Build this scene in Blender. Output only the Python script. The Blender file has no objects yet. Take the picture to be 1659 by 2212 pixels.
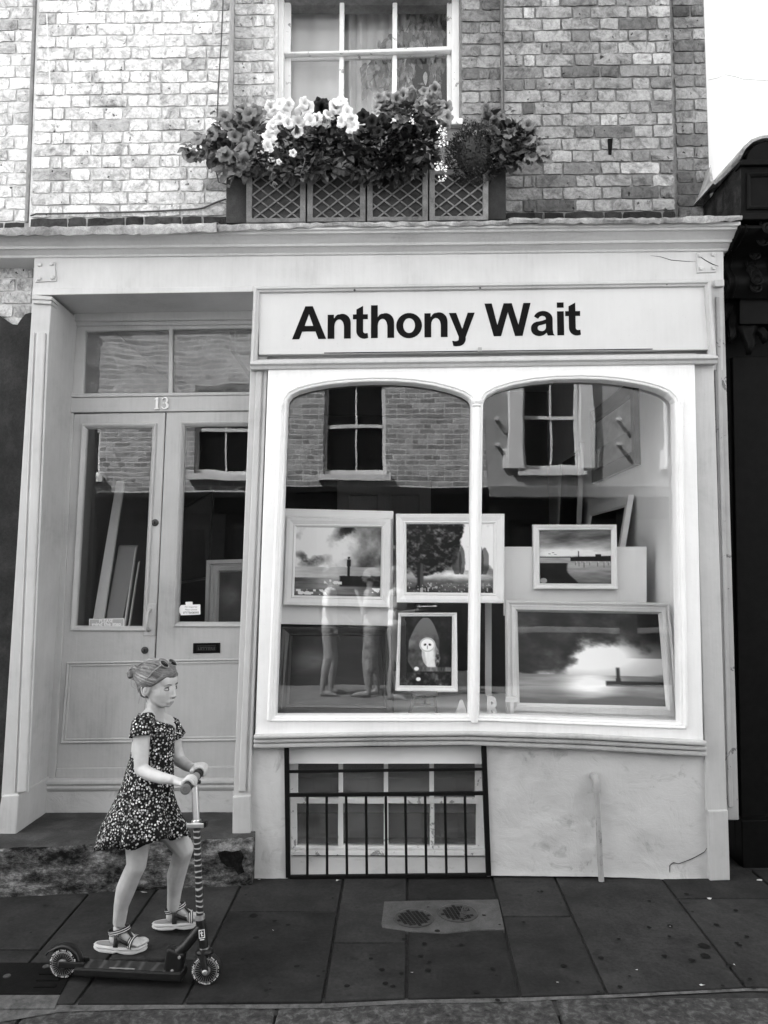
import bpy, bmesh, math, random
import numpy as np
from mathutils import Vector, Matrix, Quaternion
from mathutils.geometry import tessellate_polygon

random.seed(7)
rng = np.random.default_rng(11)
scene = bpy.context.scene
COL = scene.collection
R = math.radians

# ------------------------------------------------------------------ camera, world, sun, exposure
FPX = 1661.0                    # focal length in reference pixels (frame 1659 x 2212)
CX, CY = 829.5, 1106.0
PITCH = R(4.6)
CAMZ = 1.525
cam_d = bpy.data.cameras.new('camera')
cam = bpy.data.objects.new('camera', cam_d)
COL.objects.link(cam)
cam.location = (0, 0, CAMZ)
cam.rotation_euler = (R(90) + PITCH, 0, 0)
cam_d.sensor_fit = 'VERTICAL'
cam_d.sensor_height = 36.0
cam_d.lens = 36.0 * FPX / 2212.0
cam_d.clip_start = 0.05
cam_d.clip_end = 500
scene.camera = cam

SUN_FROM = Vector((-0.55, 0.35, 0.76)).normalized()     # direction towards the sun: behind the shop, from the left
world = bpy.data.worlds.new('World')
scene.world = world
world.use_nodes = True
nt = world.node_tree
nt.nodes.clear()
wo = nt.nodes.new('ShaderNodeOutputWorld')
bg = nt.nodes.new('ShaderNodeBackground')
bw = nt.nodes.new('ShaderNodeRGBToBW')
sky = nt.nodes.new('ShaderNodeTexSky')
sky.sky_type = 'NISHITA'
sky.sun_disc = False
sky.sun_elevation = math.asin(SUN_FROM.z)
sky.sun_rotation = math.atan2(SUN_FROM.x, SUN_FROM.y)
sky.dust_density = 2.0
nt.links.new(sky.outputs['Color'], bw.inputs['Color'])      # the photograph is black and white
nt.links.new(bw.outputs['Val'], bg.inputs['Color'])
bg.inputs['Strength'].default_value = 0.15
nt.links.new(bg.outputs['Background'], wo.inputs['Surface'])

sun_d = bpy.data.lights.new('sun', 'SUN')
sun_d.energy = 4.5
sun_d.angle = R(0.5)
sun_d.color = (1, 1, 1)
sun = bpy.data.objects.new('sun', sun_d)
COL.objects.link(sun)
sun.location = (0, 0, 20)
sun.rotation_euler = (-SUN_FROM).to_track_quat('-Z', 'Y').to_euler()

scene.view_settings.view_transform = 'Standard'
scene.view_settings.look = 'None'
scene.view_settings.exposure = 2.75
scene.view_settings.gamma = 1.0
scene.view_settings.use_curve_mapping = False
scene.cycles.use_denoising = True
scene.cycles.max_bounces = 10
scene.cycles.diffuse_bounces = 5
scene.cycles.glossy_bounces = 4
scene.cycles.transparent_max_bounces = 12
scene.cycles.sample_clamp_indirect = 6.0
scene.cycles.caustics_reflective = False
scene.cycles.caustics_refractive = False

# ------------------------------------------------------------------ geometry helpers
COSP, SINP = math.cos(PITCH), math.sin(PITCH)


def U(px, py, Y):
    """World point at depth Y whose place in the frame is (px, py) - used to survey the facade."""
    dx, dy = (px - CX) / FPX, (CY - py) / FPX
    vy, vz = COSP - dy * SINP, SINP + dy * COSP
    t = Y / vy
    return Vector((dx * t, Y, CAMZ + vz * t))


CROSSFALL = 0.02


def G(px, py, lift=0.0):
    """World point of (px, py) on the pavement plane, which falls gently to the kerb."""
    dx, dy = (px - CX) / FPX, (CY - py) / FPX
    vy, vz = COSP - dy * SINP, SINP + dy * COSP
    # CAMZ + vz t = (vy t - 4) * c
    t = (CAMZ + 4 * CROSSFALL) / (CROSSFALL * vy - vz)
    return Vector((dx * t, vy * t, CAMZ + vz * t + lift))


class MB:
    def __init__(self):
        self.v, self.f = [], []

    def add(self, vs, fs):
        o = len(self.v)
        self.v += [Vector(v) for v in vs]
        self.f += [tuple(i + o for i in f) for f in fs]
        return self

    def hexa(self, front, back):
        """front, back: 4 points each, counter clockwise seen from the front."""
        return self.add(list(front) + list(back), [(0, 1, 2, 3), (7, 6, 5, 4), (4, 5, 1, 0), (5, 6, 2, 1), (6, 7, 3, 2), (7, 4, 0, 3)])

    def box(self, x0, x1, y0, y1, z0, z1):
        return self.hexa([(x0, y0, z0), (x1, y0, z0), (x1, y0, z1), (x0, y0, z1)], [(x0, y1, z0), (x1, y1, z0), (x1, y1, z1), (x0, y1, z1)])

    def quad_px(self, tl, tr, br, bl, Yf, Yb):
        """a slab whose front outline is surveyed from four frame points, running straight back to Yb."""
        fr = [U(*bl, Yf), U(*br, Yf), U(*tr, Yf), U(*tl, Yf)]
        return self.hexa(fr, [Vector((p.x, Yb, p.z)) for p in fr])

    def bar_px(self, p0, p1, wpx, Yf, Yb):
        a, b = Vector(p0), Vector(p1)
        d = (b - a).normalized()
        n = Vector((-d.y, d.x)) * wpx / 2
        q = [a - n, b - n, b + n, a + n]
        fr = [U(c.x, c.y, Yf) for c in q]
        # orientation: make it counter clockwise from the front (x right, z up)
        ar = sum(fr[i].x * fr[(i + 1) % 4].z - fr[(i + 1) % 4].x * fr[i].z for i in range(4))
        if ar < 0:
            fr.reverse()
        return self.hexa(fr, [Vector((p.x, Yb, p.z)) for p in fr])

    def tube(self, pts, rad, seg=8, cap=True, flat=None):
        pts = [Vector(p) for p in pts]
        n = len(pts)
        if not hasattr(rad, '__len__'):
            rad = [rad] * n
        o = len(self.v)
        up = None
        for i, p in enumerate(pts):
            t = (pts[min(i + 1, n - 1)] - pts[max(i - 1, 0)]).normalized()
            if up is None:
                up = Vector((0, 0, 1)) if abs(t.z) < 0.9 else Vector((0, 1, 0))
            a = t.cross(up)
            if a.length < 1e-5:
                a = t.cross(Vector((1, 0, 0)))
            a.normalize()
            b = a.cross(t).normalized()
            up = b
            for k in range(seg):
                an = 2 * math.pi * k / seg
                self.v.append(p + a * math.cos(an) * rad[i] + b * math.sin(an) * rad[i] * (flat or 1))
        for i in range(n - 1):
            for k in range(seg):
                k2 = (k + 1) % seg
                self.f.append((o + i * seg + k, o + i * seg + k2, o + (i + 1) * seg + k2, o + (i + 1) * seg + k))
        if cap:
            self.f.append(tuple(o + k for k in reversed(range(seg))))
            self.f.append(tuple(o + (n - 1) * seg + k for k in range(seg)))
        return self

    def sweep(self, pl, pr, prof):
        """closed profile of (dy, dz) run straight from pl to pr."""
        pl, pr = Vector(pl), Vector(pr)
        n = len(prof)
        vs = [pl + Vector((0, a, b)) for a, b in prof] + [pr + Vector((0, a, b)) for a, b in prof]
        fs = [(i, (i + 1) % n, n + (i + 1) % n, n + i) for i in range(n)]
        fs += [tuple(range(n))[::-1], tuple(range(n, 2 * n))]
        return self.add(vs, fs)

    def ring(self, poly, prof, Y):
        """closed moulding round a polygon given as world (x, z) pairs; prof: list of (inset, dy), first and last rings are left open or joined."""
        rings = []
        for ins, dy in prof:
            q = inset(poly, ins)
            rings.append([Vector((x, Y + dy, z)) for x, z in q])
        n = len(poly)
        vs = [p for r in rings for p in r]
        fs = []
        for i in range(len(rings) - 1):
            for k in range(n):
                k2 = (k + 1) % n
                fs.append((i * n + k, i * n + k2, (i + 1) * n + k2, (i + 1) * n + k))
        return self.add(vs, fs)

    def lathe(self, centre, axis, prof, seg=24, ref=None):
        """prof: (radius, along axis)."""
        c, ax = Vector(centre), Vector(axis).normalized()
        a = ax.orthogonal().normalized() if ref is None else Vector(ref).normalized()
        b = ax.cross(a)
        vs = []
        for r, h in prof:
            for k in range(seg):
                an = 2 * math.pi * k / seg
                vs.append(c + ax * h + (a * math.cos(an) + b * math.sin(an)) * r)
        fs = []
        for i in range(len(prof) - 1):
            for k in range(seg):
                k2 = (k + 1) % seg
                fs.append((i * seg + k, i * seg + k2, (i + 1) * seg + k2, (i + 1) * seg + k))
        if prof[0][0] > 1e-6:
            fs.append(tuple(range(seg))[::-1])
        if prof[-1][0] > 1e-6:
            fs.append(tuple((len(prof) - 1) * seg + k for k in range(seg)))
        return self.add(vs, fs)

    def ball(self, c, r, seg=12, rings=8, M=None):
        """ellipsoid; r scalar or 3-vector, M optional 3x3 rotation."""
        c = Vector(c)
        if not hasattr(r, '__len__'):
            r = (r, r, r)
        vs, fs = [], []
        for i in range(rings + 1):
            th = math.pi * i / rings
            for k in range(seg):
                ph = 2 * math.pi * k / seg
                p = Vector((r[0] * math.sin(th) * math.cos(ph), r[1] * math.sin(th) * math.sin(ph), r[2] * math.cos(th)))
                vs.append(c + (M @ p if M else p))
        for i in range(rings):
            for k in range(seg):
                k2 = (k + 1) % seg
                fs.append((i * seg + k, (i + 1) * seg + k, (i + 1) * seg + k2, i * seg + k2))
        return self.add(vs, fs)

    def merge(self, other):
        return self.add(other.v, other.f)


def inset(poly, d):
    n = len(poly)
    ar = sum(poly[i][0] * poly[(i + 1) % n][1] - poly[(i + 1) % n][0] * poly[i][1] for i in range(n))
    s = 1 if ar > 0 else -1
    out = []
    for i in range(n):
        p0, p1, p2 = poly[i - 1], poly[i], poly[(i + 1) % n]
        e1 = Vector((p1[0] - p0[0], p1[1] - p0[1])).normalized()
        e2 = Vector((p2[0] - p1[0], p2[1] - p1[1])).normalized()
        n1 = Vector((-e1.y, e1.x)) * s
        n2 = Vector((-e2.y, e2.x)) * s
        m = n1 + n2
        k = max(0.35, m.length_squared / 2)
        m = m / k
        out.append((p1[0] + m.x * d, p1[1] + m.y * d))
    return out


def xz(pts, Y):
    return [(lambda p: (p.x, p.z))(U(x, y, Y)) for x, y in pts]


W = {}          # world origin of every object made


def mesh_of(name, mb, m, origin=Vector((0, 0, 0)), smooth=False, weld=True):
    me = bpy.data.meshes.new(name)
    me.from_pydata([tuple(v - origin) for v in mb.v], [], mb.f)
    bm = bmesh.new()
    bm.from_mesh(me)
    if weld:
        bmesh.ops.remove_doubles(bm, verts=bm.verts, dist=1e-5)
    bmesh.ops.recalc_face_normals(bm, faces=bm.faces)
    bm.to_mesh(me)
    bm.free()
    if m:
        me.materials.append(m)
    if smooth:
        me.polygons.foreach_set('use_smooth', [True] * len(me.polygons))
    return me


def link(name, data, parent=None, origin=Vector((0, 0, 0))):
    o = bpy.data.objects.new(name, data)
    COL.objects.link(o)
    if parent is not None:
        o.parent = parent
        o.location = origin - W[parent]
        W[o] = origin.copy()
    else:
        o.location = origin
        W[o] = Vector(origin)
    return o


def part(name, mb, m, parent, bevel=0.0, smooth=False, segs=2):
    origin = W[parent]
    o = link(name, mesh_of(name, mb, m, origin, smooth), parent, origin)
    if bevel:
        b = o.modifiers.new('bevel', 'BEVEL')
        b.width = bevel
        b.segments = segs
        b.limit_method = 'ANGLE'
        b.angle_limit = R(35)
        b.harden_normals = False
    if smooth:
        o.data.set_sharp_from_angle(angle=R(50))
    return o


def mpart(name, me, parent, origin=None):
    """part from a ready mesh whose vertices are in world space (origin None) or local about origin."""
    if origin is None:
        me.transform(Matrix.Translation(-W[parent]))
        return link(name, me, parent, W[parent].copy())
    return link(name, me, parent, Vector(origin))


def tag(o, label=None, cat=None, group=None, kind=None):
    if label: o['label'] = label
    if cat: o['category'] = cat
    if group: o['group'] = group
    if kind: o['kind'] = kind
    return o


def thing(name, label, cat, loc, group=None):
    o = link(name, None, None, Vector(loc))
    o.empty_display_size = 0.1
    return tag(o, label, cat, group)


def solo(name, mb, m, label=None, cat=None, group=None, kind=None, origin=None, bevel=0, smooth=False):
    if origin is None:
        lo = [min(v[i] for v in mb.v) for i in range(3)]
        hi = [max(v[i] for v in mb.v) for i in range(3)]
        origin = Vector(((lo[0] + hi[0]) / 2, (lo[1] + hi[1]) / 2, lo[2]))
    o = link(name, mesh_of(name, mb, m, origin, smooth), None, origin)
    if bevel:
        b = o.modifiers.new('bevel', 'BEVEL'); b.width = bevel; b.segments = 2; b.limit_method = 'ANGLE'; b.angle_limit = R(35)
    if smooth:
        o.data.set_sharp_from_angle(angle=R(50))
    return tag(o, label, cat, group, kind)


def plate_mesh(name, polys, Yf, depth, m, bevel=0.0):
    """flat board with holes: polys = world (x, z) outlines, outer first; front face at Yf, back at Yf + depth."""
    cu = bpy.data.curves.new(name, 'CURVE')
    cu.dimensions = '2D'
    cu.fill_mode = 'BOTH'
    for poly in polys:
        sp = cu.splines.new('POLY')
        sp.points.add(len(poly) - 1)
        for i, (x, z) in enumerate(poly):
            sp.points[i].co = (x, z, 0, 1)
        sp.use_cyclic_u = True
    cu.extrude = max(depth / 2 - bevel, 1e-4)
    cu.bevel_depth = bevel
    cu.bevel_resolution = 1
    if bevel: cu.offset = -bevel
    tmp = bpy.data.objects.new('tmp', cu)
    me = bpy.data.meshes.new_from_object(tmp)
    bpy.data.objects.remove(tmp)
    bpy.data.curves.remove(cu)
    # curve plane x,y -> world x,z ; curve z -> world -y
    me.transform(Matrix(((1, 0, 0, 0), (0, 0, -1, Yf + depth / 2), (0, 1, 0, 0), (0, 0, 0, 1))))
    me.name = name
    me.materials.clear()
    if m: me.materials.append(m)
    return me


def plate(name, polys, Yf, depth, m, parent, bevel=0.0):
    return mpart(name, plate_mesh(name, polys, Yf, depth, m, bevel), parent)


def text_mesh(name, body, m, size, extrude=0.002, offset=0.0, spacing=1.0, align='LEFT', shear=0.0):
    cu = bpy.data.curves.new(name, 'FONT')
    cu.body = body
    cu.size = size
    cu.extrude = extrude
    cu.offset = offset
    cu.space_character = spacing
    cu.align_x = align
    cu.shear = shear
    cu.resolution_u = 4
    tmp = bpy.data.objects.new('tmp', cu)
    me = bpy.data.meshes.new_from_object(tmp)
    bpy.data.objects.remove(tmp)
    bpy.data.curves.remove(cu)
    me.name = name
    me.materials.clear()
    me.materials.append(m)
    return me


def me_bounds(me):
    co = np.empty(len(me.vertices) * 3)
    me.vertices.foreach_get('co', co)
    co = co.reshape(-1, 3)
    return co.min(0), co.max(0)


def organic(name, balls, m, voxel=0.004, smooth_it=6, factor=0.5):
    """one continuous skin grown round a list of (point, radius) and (point, (rx, ry, rz), matrix) lumps."""
    mb = MB()
    for b in balls:
        if len(b) == 2:
            mb.ball(b[0], b[1], 14, 9)
        else:
            mb.ball(b[0], b[1], 18, 12, b[2])
    me = bpy.data.meshes.new(name)
    me.from_pydata([tuple(v) for v in mb.v], [], mb.f)
    bm = bmesh.new(); bm.from_mesh(me)
    bmesh.ops.remove_doubles(bm, verts=bm.verts, dist=1e-6)
    bm.to_mesh(me); bm.free()
    tmp = bpy.data.objects.new('tmp', me)
    COL.objects.link(tmp)
    r = tmp.modifiers.new('r', 'REMESH'); r.mode = 'VOXEL'; r.voxel_size = voxel; r.use_smooth_shade = True
    s = tmp.modifiers.new('s', 'SMOOTH'); s.factor = factor; s.iterations = smooth_it
    dg = bpy.context.evaluated_depsgraph_get()
    out = bpy.data.meshes.new_from_object(tmp.evaluated_get(dg))
    bpy.data.objects.remove(tmp)
    bpy.data.meshes.remove(me)
    out.name = name
    out.materials.clear()
    out.materials.append(m)
    out.polygons.foreach_set('use_smooth', [True] * len(out.polygons))
    return out


def limb(chain, step=0.2):
    """chain of (point, radius): the lumps between them."""
    out = []
    for (p, r), (q, s) in zip(chain, chain[1:]):
        p, q = Vector(p), Vector(q)
        n = max(2, int((q - p).length / (min(r, s) * step)))
        for i in range(n):
            t = i / n
            out.append((p.lerp(q, t), r + (s - r) * t))
    out.append((Vector(chain[-1][0]), chain[-1][1]))
    return out


# ------------------------------------------------------------------ value noise for printed pictures
def vnoise(x, y, seed=0):
    g = np.random.default_rng(seed).random((64, 64))
    xi, yi = np.floor(x).astype(int), np.floor(y).astype(int)
    fx, fy = x - xi, y - yi
    fx, fy = fx * fx * (3 - 2 * fx), fy * fy * (3 - 2 * fy)
    a = g[yi % 64, xi % 64]; b = g[yi % 64, (xi + 1) % 64]
    c = g[(yi + 1) % 64, xi % 64]; d = g[(yi + 1) % 64, (xi + 1) % 64]
    return (a * (1 - fx) + b * fx) * (1 - fy) + (c * (1 - fx) + d * fx) * fy


def fbm(x, y, seed=0, octv=5):
    s, a, t = 0, 0.5, 0
    for k in range(octv):
        s = s + a * vnoise(x * 2 ** k, y * 2 ** k, seed + k)
        t += a
        a *= 0.55
    return s / t


def sst(a, b, x):
    t = np.clip((x - a) / (b - a), 0, 1)
    return t * t * (3 - 2 * t)
# ------------------------------------------------------------------ materials (the photograph is black and white: every colour is a grey)
def newmat(name):
    m = bpy.data.materials.new(name)
    m.use_nodes = True
    n = m.node_tree
    b = n.nodes['Principled BSDF']
    return m, n, b


def nd(n, t, **k):
    x = n.nodes.new(t)
    for a, v in k.items():
        if a in x.inputs:
            x.inputs[a].default_value = v
        else:
            setattr(x, a, v)
    return x


def ramp(n, src, stops):
    r = n.nodes.new('ShaderNodeValToRGB')
    e = r.color_ramp.elements
    while len(e) < len(stops):
        e.new(0.5)
    for i, (p, v) in enumerate(stops):
        e[i].position = p
        e[i].color = (v, v, v, 1)
    n.links.new(src, r.inputs['Fac'])
    return r.outputs['Color']


def math_(n, op, a, b=None, clamp=False):
    x = n.nodes.new('ShaderNodeMath')
    x.operation = op
    x.use_clamp = clamp
    for i, v in enumerate((a, b)):
        if v is None: continue
        if isinstance(v, (int, float)): x.inputs[i].default_value = v
        else: n.links.new(v, x.inputs[i])
    return x.outputs[0]


def mixv(n, fac, a, b):
    x = n.nodes.new('ShaderNodeMix')
    x.data_type = 'FLOAT'
    for i, v in ((0, fac), (2, a), (3, b)):
        if isinstance(v, (int, float)): x.inputs[i].default_value = v
        else: n.links.new(v, x.inputs[i])
    return x.outputs[0]


def coords(n, scale=(1, 1, 1), kind='Object', rand=False):
    tc = n.nodes.new('ShaderNodeTexCoord')
    mp = n.nodes.new('ShaderNodeMapping')
    mp.inputs['Scale'].default_value = scale
    n.links.new(tc.outputs[kind], mp.inputs['Vector'])
    if rand:
        oi = n.nodes.new('ShaderNodeObjectInfo')
        mu = n.nodes.new('ShaderNodeVectorMath'); mu.operation = 'SCALE'
        mu.inputs[0].default_value = (37, 53, 71)
        n.links.new(oi.outputs['Random'], mu.inputs['Scale'])
        n.links.new(mu.outputs[0], mp.inputs['Location'])
    return mp.outputs['Vector']


def noise(n, vec, scale, detail=4, rough=0.6, dist=0.0):
    x = n.nodes.new('ShaderNodeTexNoise')
    x.inputs['Scale'].default_value = scale
    x.inputs['Detail'].default_value = detail
    x.inputs['Roughness'].default_value = rough
    x.inputs['Distortion'].default_value = dist
    n.links.new(vec, x.inputs['Vector'])
    return x.outputs['Fac']


def bump(n, b, h, strength=0.3, dist=0.01):
    x = n.nodes.new('ShaderNodeBump')
    x.inputs['Strength'].default_value = strength
    x.inputs['Distance'].default_value = dist
    n.links.new(h, x.inputs['Height'])
    n.links.new(x.outputs['Normal'], b.inputs['Normal'])


def plain(name, v, rough=0.5, metal=0.0, spec=0.5, var=0.0, vscale=40, bmp=0.0):
    m, n, b = newmat(name)
    b.inputs['Base Color'].default_value = (v, v, v, 1)
    b.inputs['Roughness'].default_value = rough
    b.inputs['Metallic'].default_value = metal
    b.inputs['Specular IOR Level'].default_value = spec
    if var or bmp:
        f = noise(n, coords(n), vscale, 5)
        if var:
            n.links.new(ramp(n, f, [(0.25, v * (1 - var)), (0.75, v * (1 + var))]), b.inputs['Base Color'])
        if bmp:
            bump(n, b, f, bmp, 0.004)
    return m


def paint(name, v, dirt=0.35, wear=0.0, rough=0.42, brush=0.25, scale=1.0, under=0.12, streak=1.0):
    """brushed gloss paint on old timber or render: uneven tone, grime, brush marks, optional flaked patches."""
    m, n, b = newmat(name)
    c = coords(n)
    big = noise(n, c, 2.2 * scale, 6, 0.65, 0.3)
    fine = noise(n, coords(n, (60 * scale, 60 * scale, 4 * scale)), 1.0, 4, 0.6)       # vertical streaks
    tone = math_(n, 'ADD', math_(n, 'MULTIPLY', big, 0.75), math_(n, 'MULTIPLY', fine, 0.25 * streak))
    col = ramp(n, tone, [(0.30, v * (1 - dirt)), (0.46, v * (1 - dirt * 0.25)), (0.62, v * 1.03)])
    # small specks of grime
    sp = noise(n, c, 95 * scale, 3, 0.7)
    spots = ramp(n, sp, [(0.66, 0.0), (0.76, 0.35)])
    val = mixv(n, spots, col, v * 0.45)
    if wear:
        ch = noise(n, c, 9 * scale, 7, 0.7, 0.6)
        k = ramp(n, ch, [(0.64 - 0.12 * wear, 0.0), (0.645 - 0.12 * wear, 1.0)])
        val = mixv(n, k, val, under)
    n.links.new(val, b.inputs['Base Color'])
    b.inputs['Roughness'].default_value = rough
    n.links.new(ramp(n, big, [(0.3, rough + 0.15), (0.7, rough - 0.08)]), b.inputs['Roughness'])
    h = math_(n, 'ADD', math_(n, 'MULTIPLY', fine, 0.6), math_(n, 'MULTIPLY', noise(n, c, 30 * scale, 5, 0.6), 0.8))
    bump(n, b, h, brush, 0.004)
    return m


def brick_mat(name):
    """stock brick: the tone of each brick is its own object colour, mottled and stained."""
    m, n, b = newmat(name)
    oi = n.nodes.new('ShaderNodeObjectInfo')
    base = math_(n, 'MULTIPLY', oi.outputs['Color'], 1.0)
    tc = coords(n, (1, 1, 1), 'Object', True)
    a = noise(n, tc, 13, 7, 0.74, 1.0)
    f = noise(n, tc, 60, 5, 0.7)
    mott = ramp(n, a, [(0.30, 0.30), (0.42, 0.72), (0.50, 1.0), (0.66, 1.28)])
    st = noise(n, tc, 4.5, 5, 0.75, 1.6)
    stain = ramp(n, st, [(0.53, 1.0), (0.66, 0.52)])
    v = math_(n, 'MULTIPLY', math_(n, 'MULTIPLY', base, mott), stain)
    v = math_(n, 'MULTIPLY', v, ramp(n, f, [(0.3, 0.72), (0.6, 1.12)]))
    pits = ramp(n, noise(n, tc, 32, 2, 0.5), [(0.25, 0.12), (0.31, 1.0)])
    v = math_(n, 'MULTIPLY', v, pits)
    n.links.new(v, b.inputs['Base Color'])
    b.inputs['Roughness'].default_value = 0.9
    b.inputs['Specular IOR Level'].default_value = 0.2
    h = math_(n, 'ADD', math_(n, 'MULTIPLY', a, 0.8), math_(n, 'MULTIPLY', f, 0.5))
    bump(n, b, math_(n, 'MULTIPLY', h, pits), 0.6, 0.014)
    return m


def rough_mat(name, v, dark=0.5, light=1.3, scale=12, bmp=0.5, dist=0.01, rough=0.9, spots=0.0, spec=0.25, rand=False):
    m, n, b = newmat(name)
    c = coords(n, rand=rand)
    a = noise(n, c, scale, 8, 0.68, 0.4)
    l = noise(n, c, scale * 0.14, 4, 0.6, 0.5)
    f = noise(n, c, scale * 14, 4, 0.7)
    v1 = ramp(n, a, [(0.3, v * dark), (0.5, v), (0.7, v * light)])
    v2 = math_(n, 'MULTIPLY', v1, ramp(n, l, [(0.3, 0.72), (0.65, 1.15)]))
    v2 = math_(n, 'MULTIPLY', v2, ramp(n, f, [(0.3, 0.75), (0.65, 1.15)]))
    if spots:
        s = ramp(n, noise(n, c, scale * 2.2, 2, 0.5), [(0.68, 0.0), (0.71, 1.0)])
        v2 = mixv(n, math_(n, 'MULTIPLY', s, spots), v2, v * 0.3)
    if rand:
        oi = n.nodes.new('ShaderNodeObjectInfo')
        v2 = math_(n, 'MULTIPLY', v2, math_(n, 'ADD', .78, math_(n, 'MULTIPLY', oi.outputs['Random'], .48)))
    n.links.new(v2, b.inputs['Base Color'])
    b.inputs['Roughness'].default_value = rough
    b.inputs['Specular IOR Level'].default_value = spec
    bump(n, b, math_(n, 'ADD', math_(n, 'MULTIPLY', a, 0.7), math_(n, 'MULTIPLY', f, 0.35)), bmp, dist)
    return m


def glass_mat(name, ior=1.8, wav=0.02, tint=0.93, dirt=0.0, wscale=2.5):
    """window pane: clear, with the reflection of both of its faces; old glass is a little wavy."""
    m = bpy.data.materials.new(name)
    m.use_nodes = True
    n = m.node_tree
    n.nodes.clear()
    out = n.nodes.new('ShaderNodeOutputMaterial')
    tr = n.nodes.new('ShaderNodeBsdfTransparent'); tr.inputs['Color'].default_value = (tint, tint, tint, 1)
    gl = n.nodes.new('ShaderNodeBsdfGlossy'); gl.inputs['Roughness'].default_value = 0.0
    gl.inputs['Color'].default_value = (1, 1, 1, 1)
    fr = n.nodes.new('ShaderNodeFresnel'); fr.inputs['IOR'].default_value = ior
    geo = n.nodes.new('ShaderNodeNewGeometry')
    mx = n.nodes.new('ShaderNodeMixShader')
    bp = n.nodes.new('ShaderNodeBump')
    bp.inputs['Strength'].default_value = wav
    bp.inputs['Distance'].default_value = 0.05
    f = noise(n, coords(n, (1, 1, 0.6)), wscale, 2, 0.4)
    n.links.new(f, bp.inputs['Height'])
    n.links.new(bp.outputs['Normal'], gl.inputs['Normal'])
    n.links.new(math_(n, 'MULTIPLY', fr.outputs[0], math_(n, 'SUBTRACT', 1.0, geo.outputs['Backfacing'])), mx.inputs[0])
    n.links.new(tr.outputs[0], mx.inputs[1])
    n.links.new(gl.outputs[0], mx.inputs[2])
    last = mx.outputs[0]
    if dirt:
        df = n.nodes.new('ShaderNodeBsdfDiffuse'); df.inputs['Color'].default_value = (0.6, 0.6, 0.6, 1)
        m2 = n.nodes.new('ShaderNodeMixShader')
        d = noise(n, coords(n, (3, 3, 8)), 1.2, 6, 0.65)
        n.links.new(ramp(n, d, [(0.3, dirt * 0.25), (0.75, dirt)]), m2.inputs[0])
        n.links.new(last, m2.inputs[1]); n.links.new(df.outputs[0], m2.inputs[2])
        last = m2.outputs[0]
    n.links.new(last, out.inputs['Surface'])
    return m


def print_mat(name, rough=0.35):
    """a flat printed or painted picture stored as a colour attribute."""
    m, n, b = newmat(name)
    at = n.nodes.new('ShaderNodeAttribute'); at.attribute_name = 'ink'
    n.links.new(at.outputs['Color'], b.inputs['Base Color'])
    b.inputs['Roughness'].default_value = rough
    b.inputs['Specular IOR Level'].default_value = 0.3
    return m


def leaf_mat(name, v, light=1.6):
    m, n, b = newmat(name)
    oi = n.nodes.new('ShaderNodeNewGeometry')
    r = ramp(n, oi.outputs['Random Per Island'], [(0.0, v * 0.55), (0.6, v), (1.0, v * light)])
    f = noise(n, coords(n), 60, 3)
    n.links.new(math_(n, 'MULTIPLY', r, ramp(n, f, [(0.3, 0.75), (0.7, 1.2)])), b.inputs['Base Color'])
    b.inputs['Roughness'].default_value = 0.5
    b.inputs['Specular IOR Level'].default_value = 0.35
    return m


def petal_mat(name, v, throat):
    m, n, b = newmat(name)
    at = n.nodes.new('ShaderNodeAttribute'); at.attribute_name = 'rim'
    f = noise(n, coords(n), 180, 3)
    rr = math_(n, 'ADD', at.outputs['Fac'], math_(n, 'MULTIPLY', math_(n, 'SUBTRACT', f, 0.5), 0.5))
    n.links.new(ramp(n, rr, [(0.0, throat), (0.42, (throat + v) / 2), (0.7, v), (1.0, min(0.85, v * 1.15))]), b.inputs['Base Color'])
    b.inputs['Roughness'].default_value = 0.6
    b.inputs['Specular IOR Level'].default_value = 0.2
    b.inputs['Subsurface Weight'].default_value = 0.0
    return m


M = {}
M['grey'] = paint('grey woodwork paint', 0.47, 0.34, 0.0, .45, .35, 1, .16)
M['grey_pale'] = paint('pale grey fascia paint', 0.56, 0.26, 0.0, .45, .3, 1, .2)
M['grey_door'] = paint('grey door paint', 0.45, 0.30, 0.0, 0.42, 0.35, 1, .15)
M['grey_old'] = paint('old grey paint', 0.36, 0.4, 0.25, 0.6, 0.5)
M['white'] = paint('white gloss paint', 0.80, 0.14, 0.0, 0.36, 0.25, 1, .35)
M['white_old'] = paint('flaking white paint', 0.80, 0.16, 0.35, 0.5, 0.4, 1.5, 0.3)
M['sign'] = paint('sign board paint', 0.56, 0.07, 0.0, 0.45, 0.08)
M['letter'] = plain('black sign lettering', 0.004, 0.6, 0, 0.08)


def plaster_mat(name, v):
    m, n, b = newmat(name)
    c = coords(n)
    big = noise(n, c, 3.0, 5, .6, .6)
    st = noise(n, coords(n, (9, 9, 20)), 1.3, 6, .65, .8)          # trowel and brush strokes
    blot = noise(n, c, 7, 6, .7, .8)
    col = math_(n, 'MULTIPLY', ramp(n, big, [(.3, v * .84), (.5, v), (.7, v * 1.05)]), ramp(n, blot, [(.30, .66), (.43, 1.0)]))
    spots = ramp(n, noise(n, c, 48, 2, .5), [(.24, 1.0), (.27, 0.0)])
    n.links.new(mixv(n, math_(n, 'MULTIPLY', spots, ramp(n, big, [(.45, 0.0), (.7, .8)])), col, v * .4), b.inputs['Base Color'])
    b.inputs['Roughness'].default_value = .65
    bump(n, b, math_(n, 'ADD', math_(n, 'MULTIPLY', st, .35), math_(n, 'MULTIPLY', blot, 1.0)), .36, .014)
    return m


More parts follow.
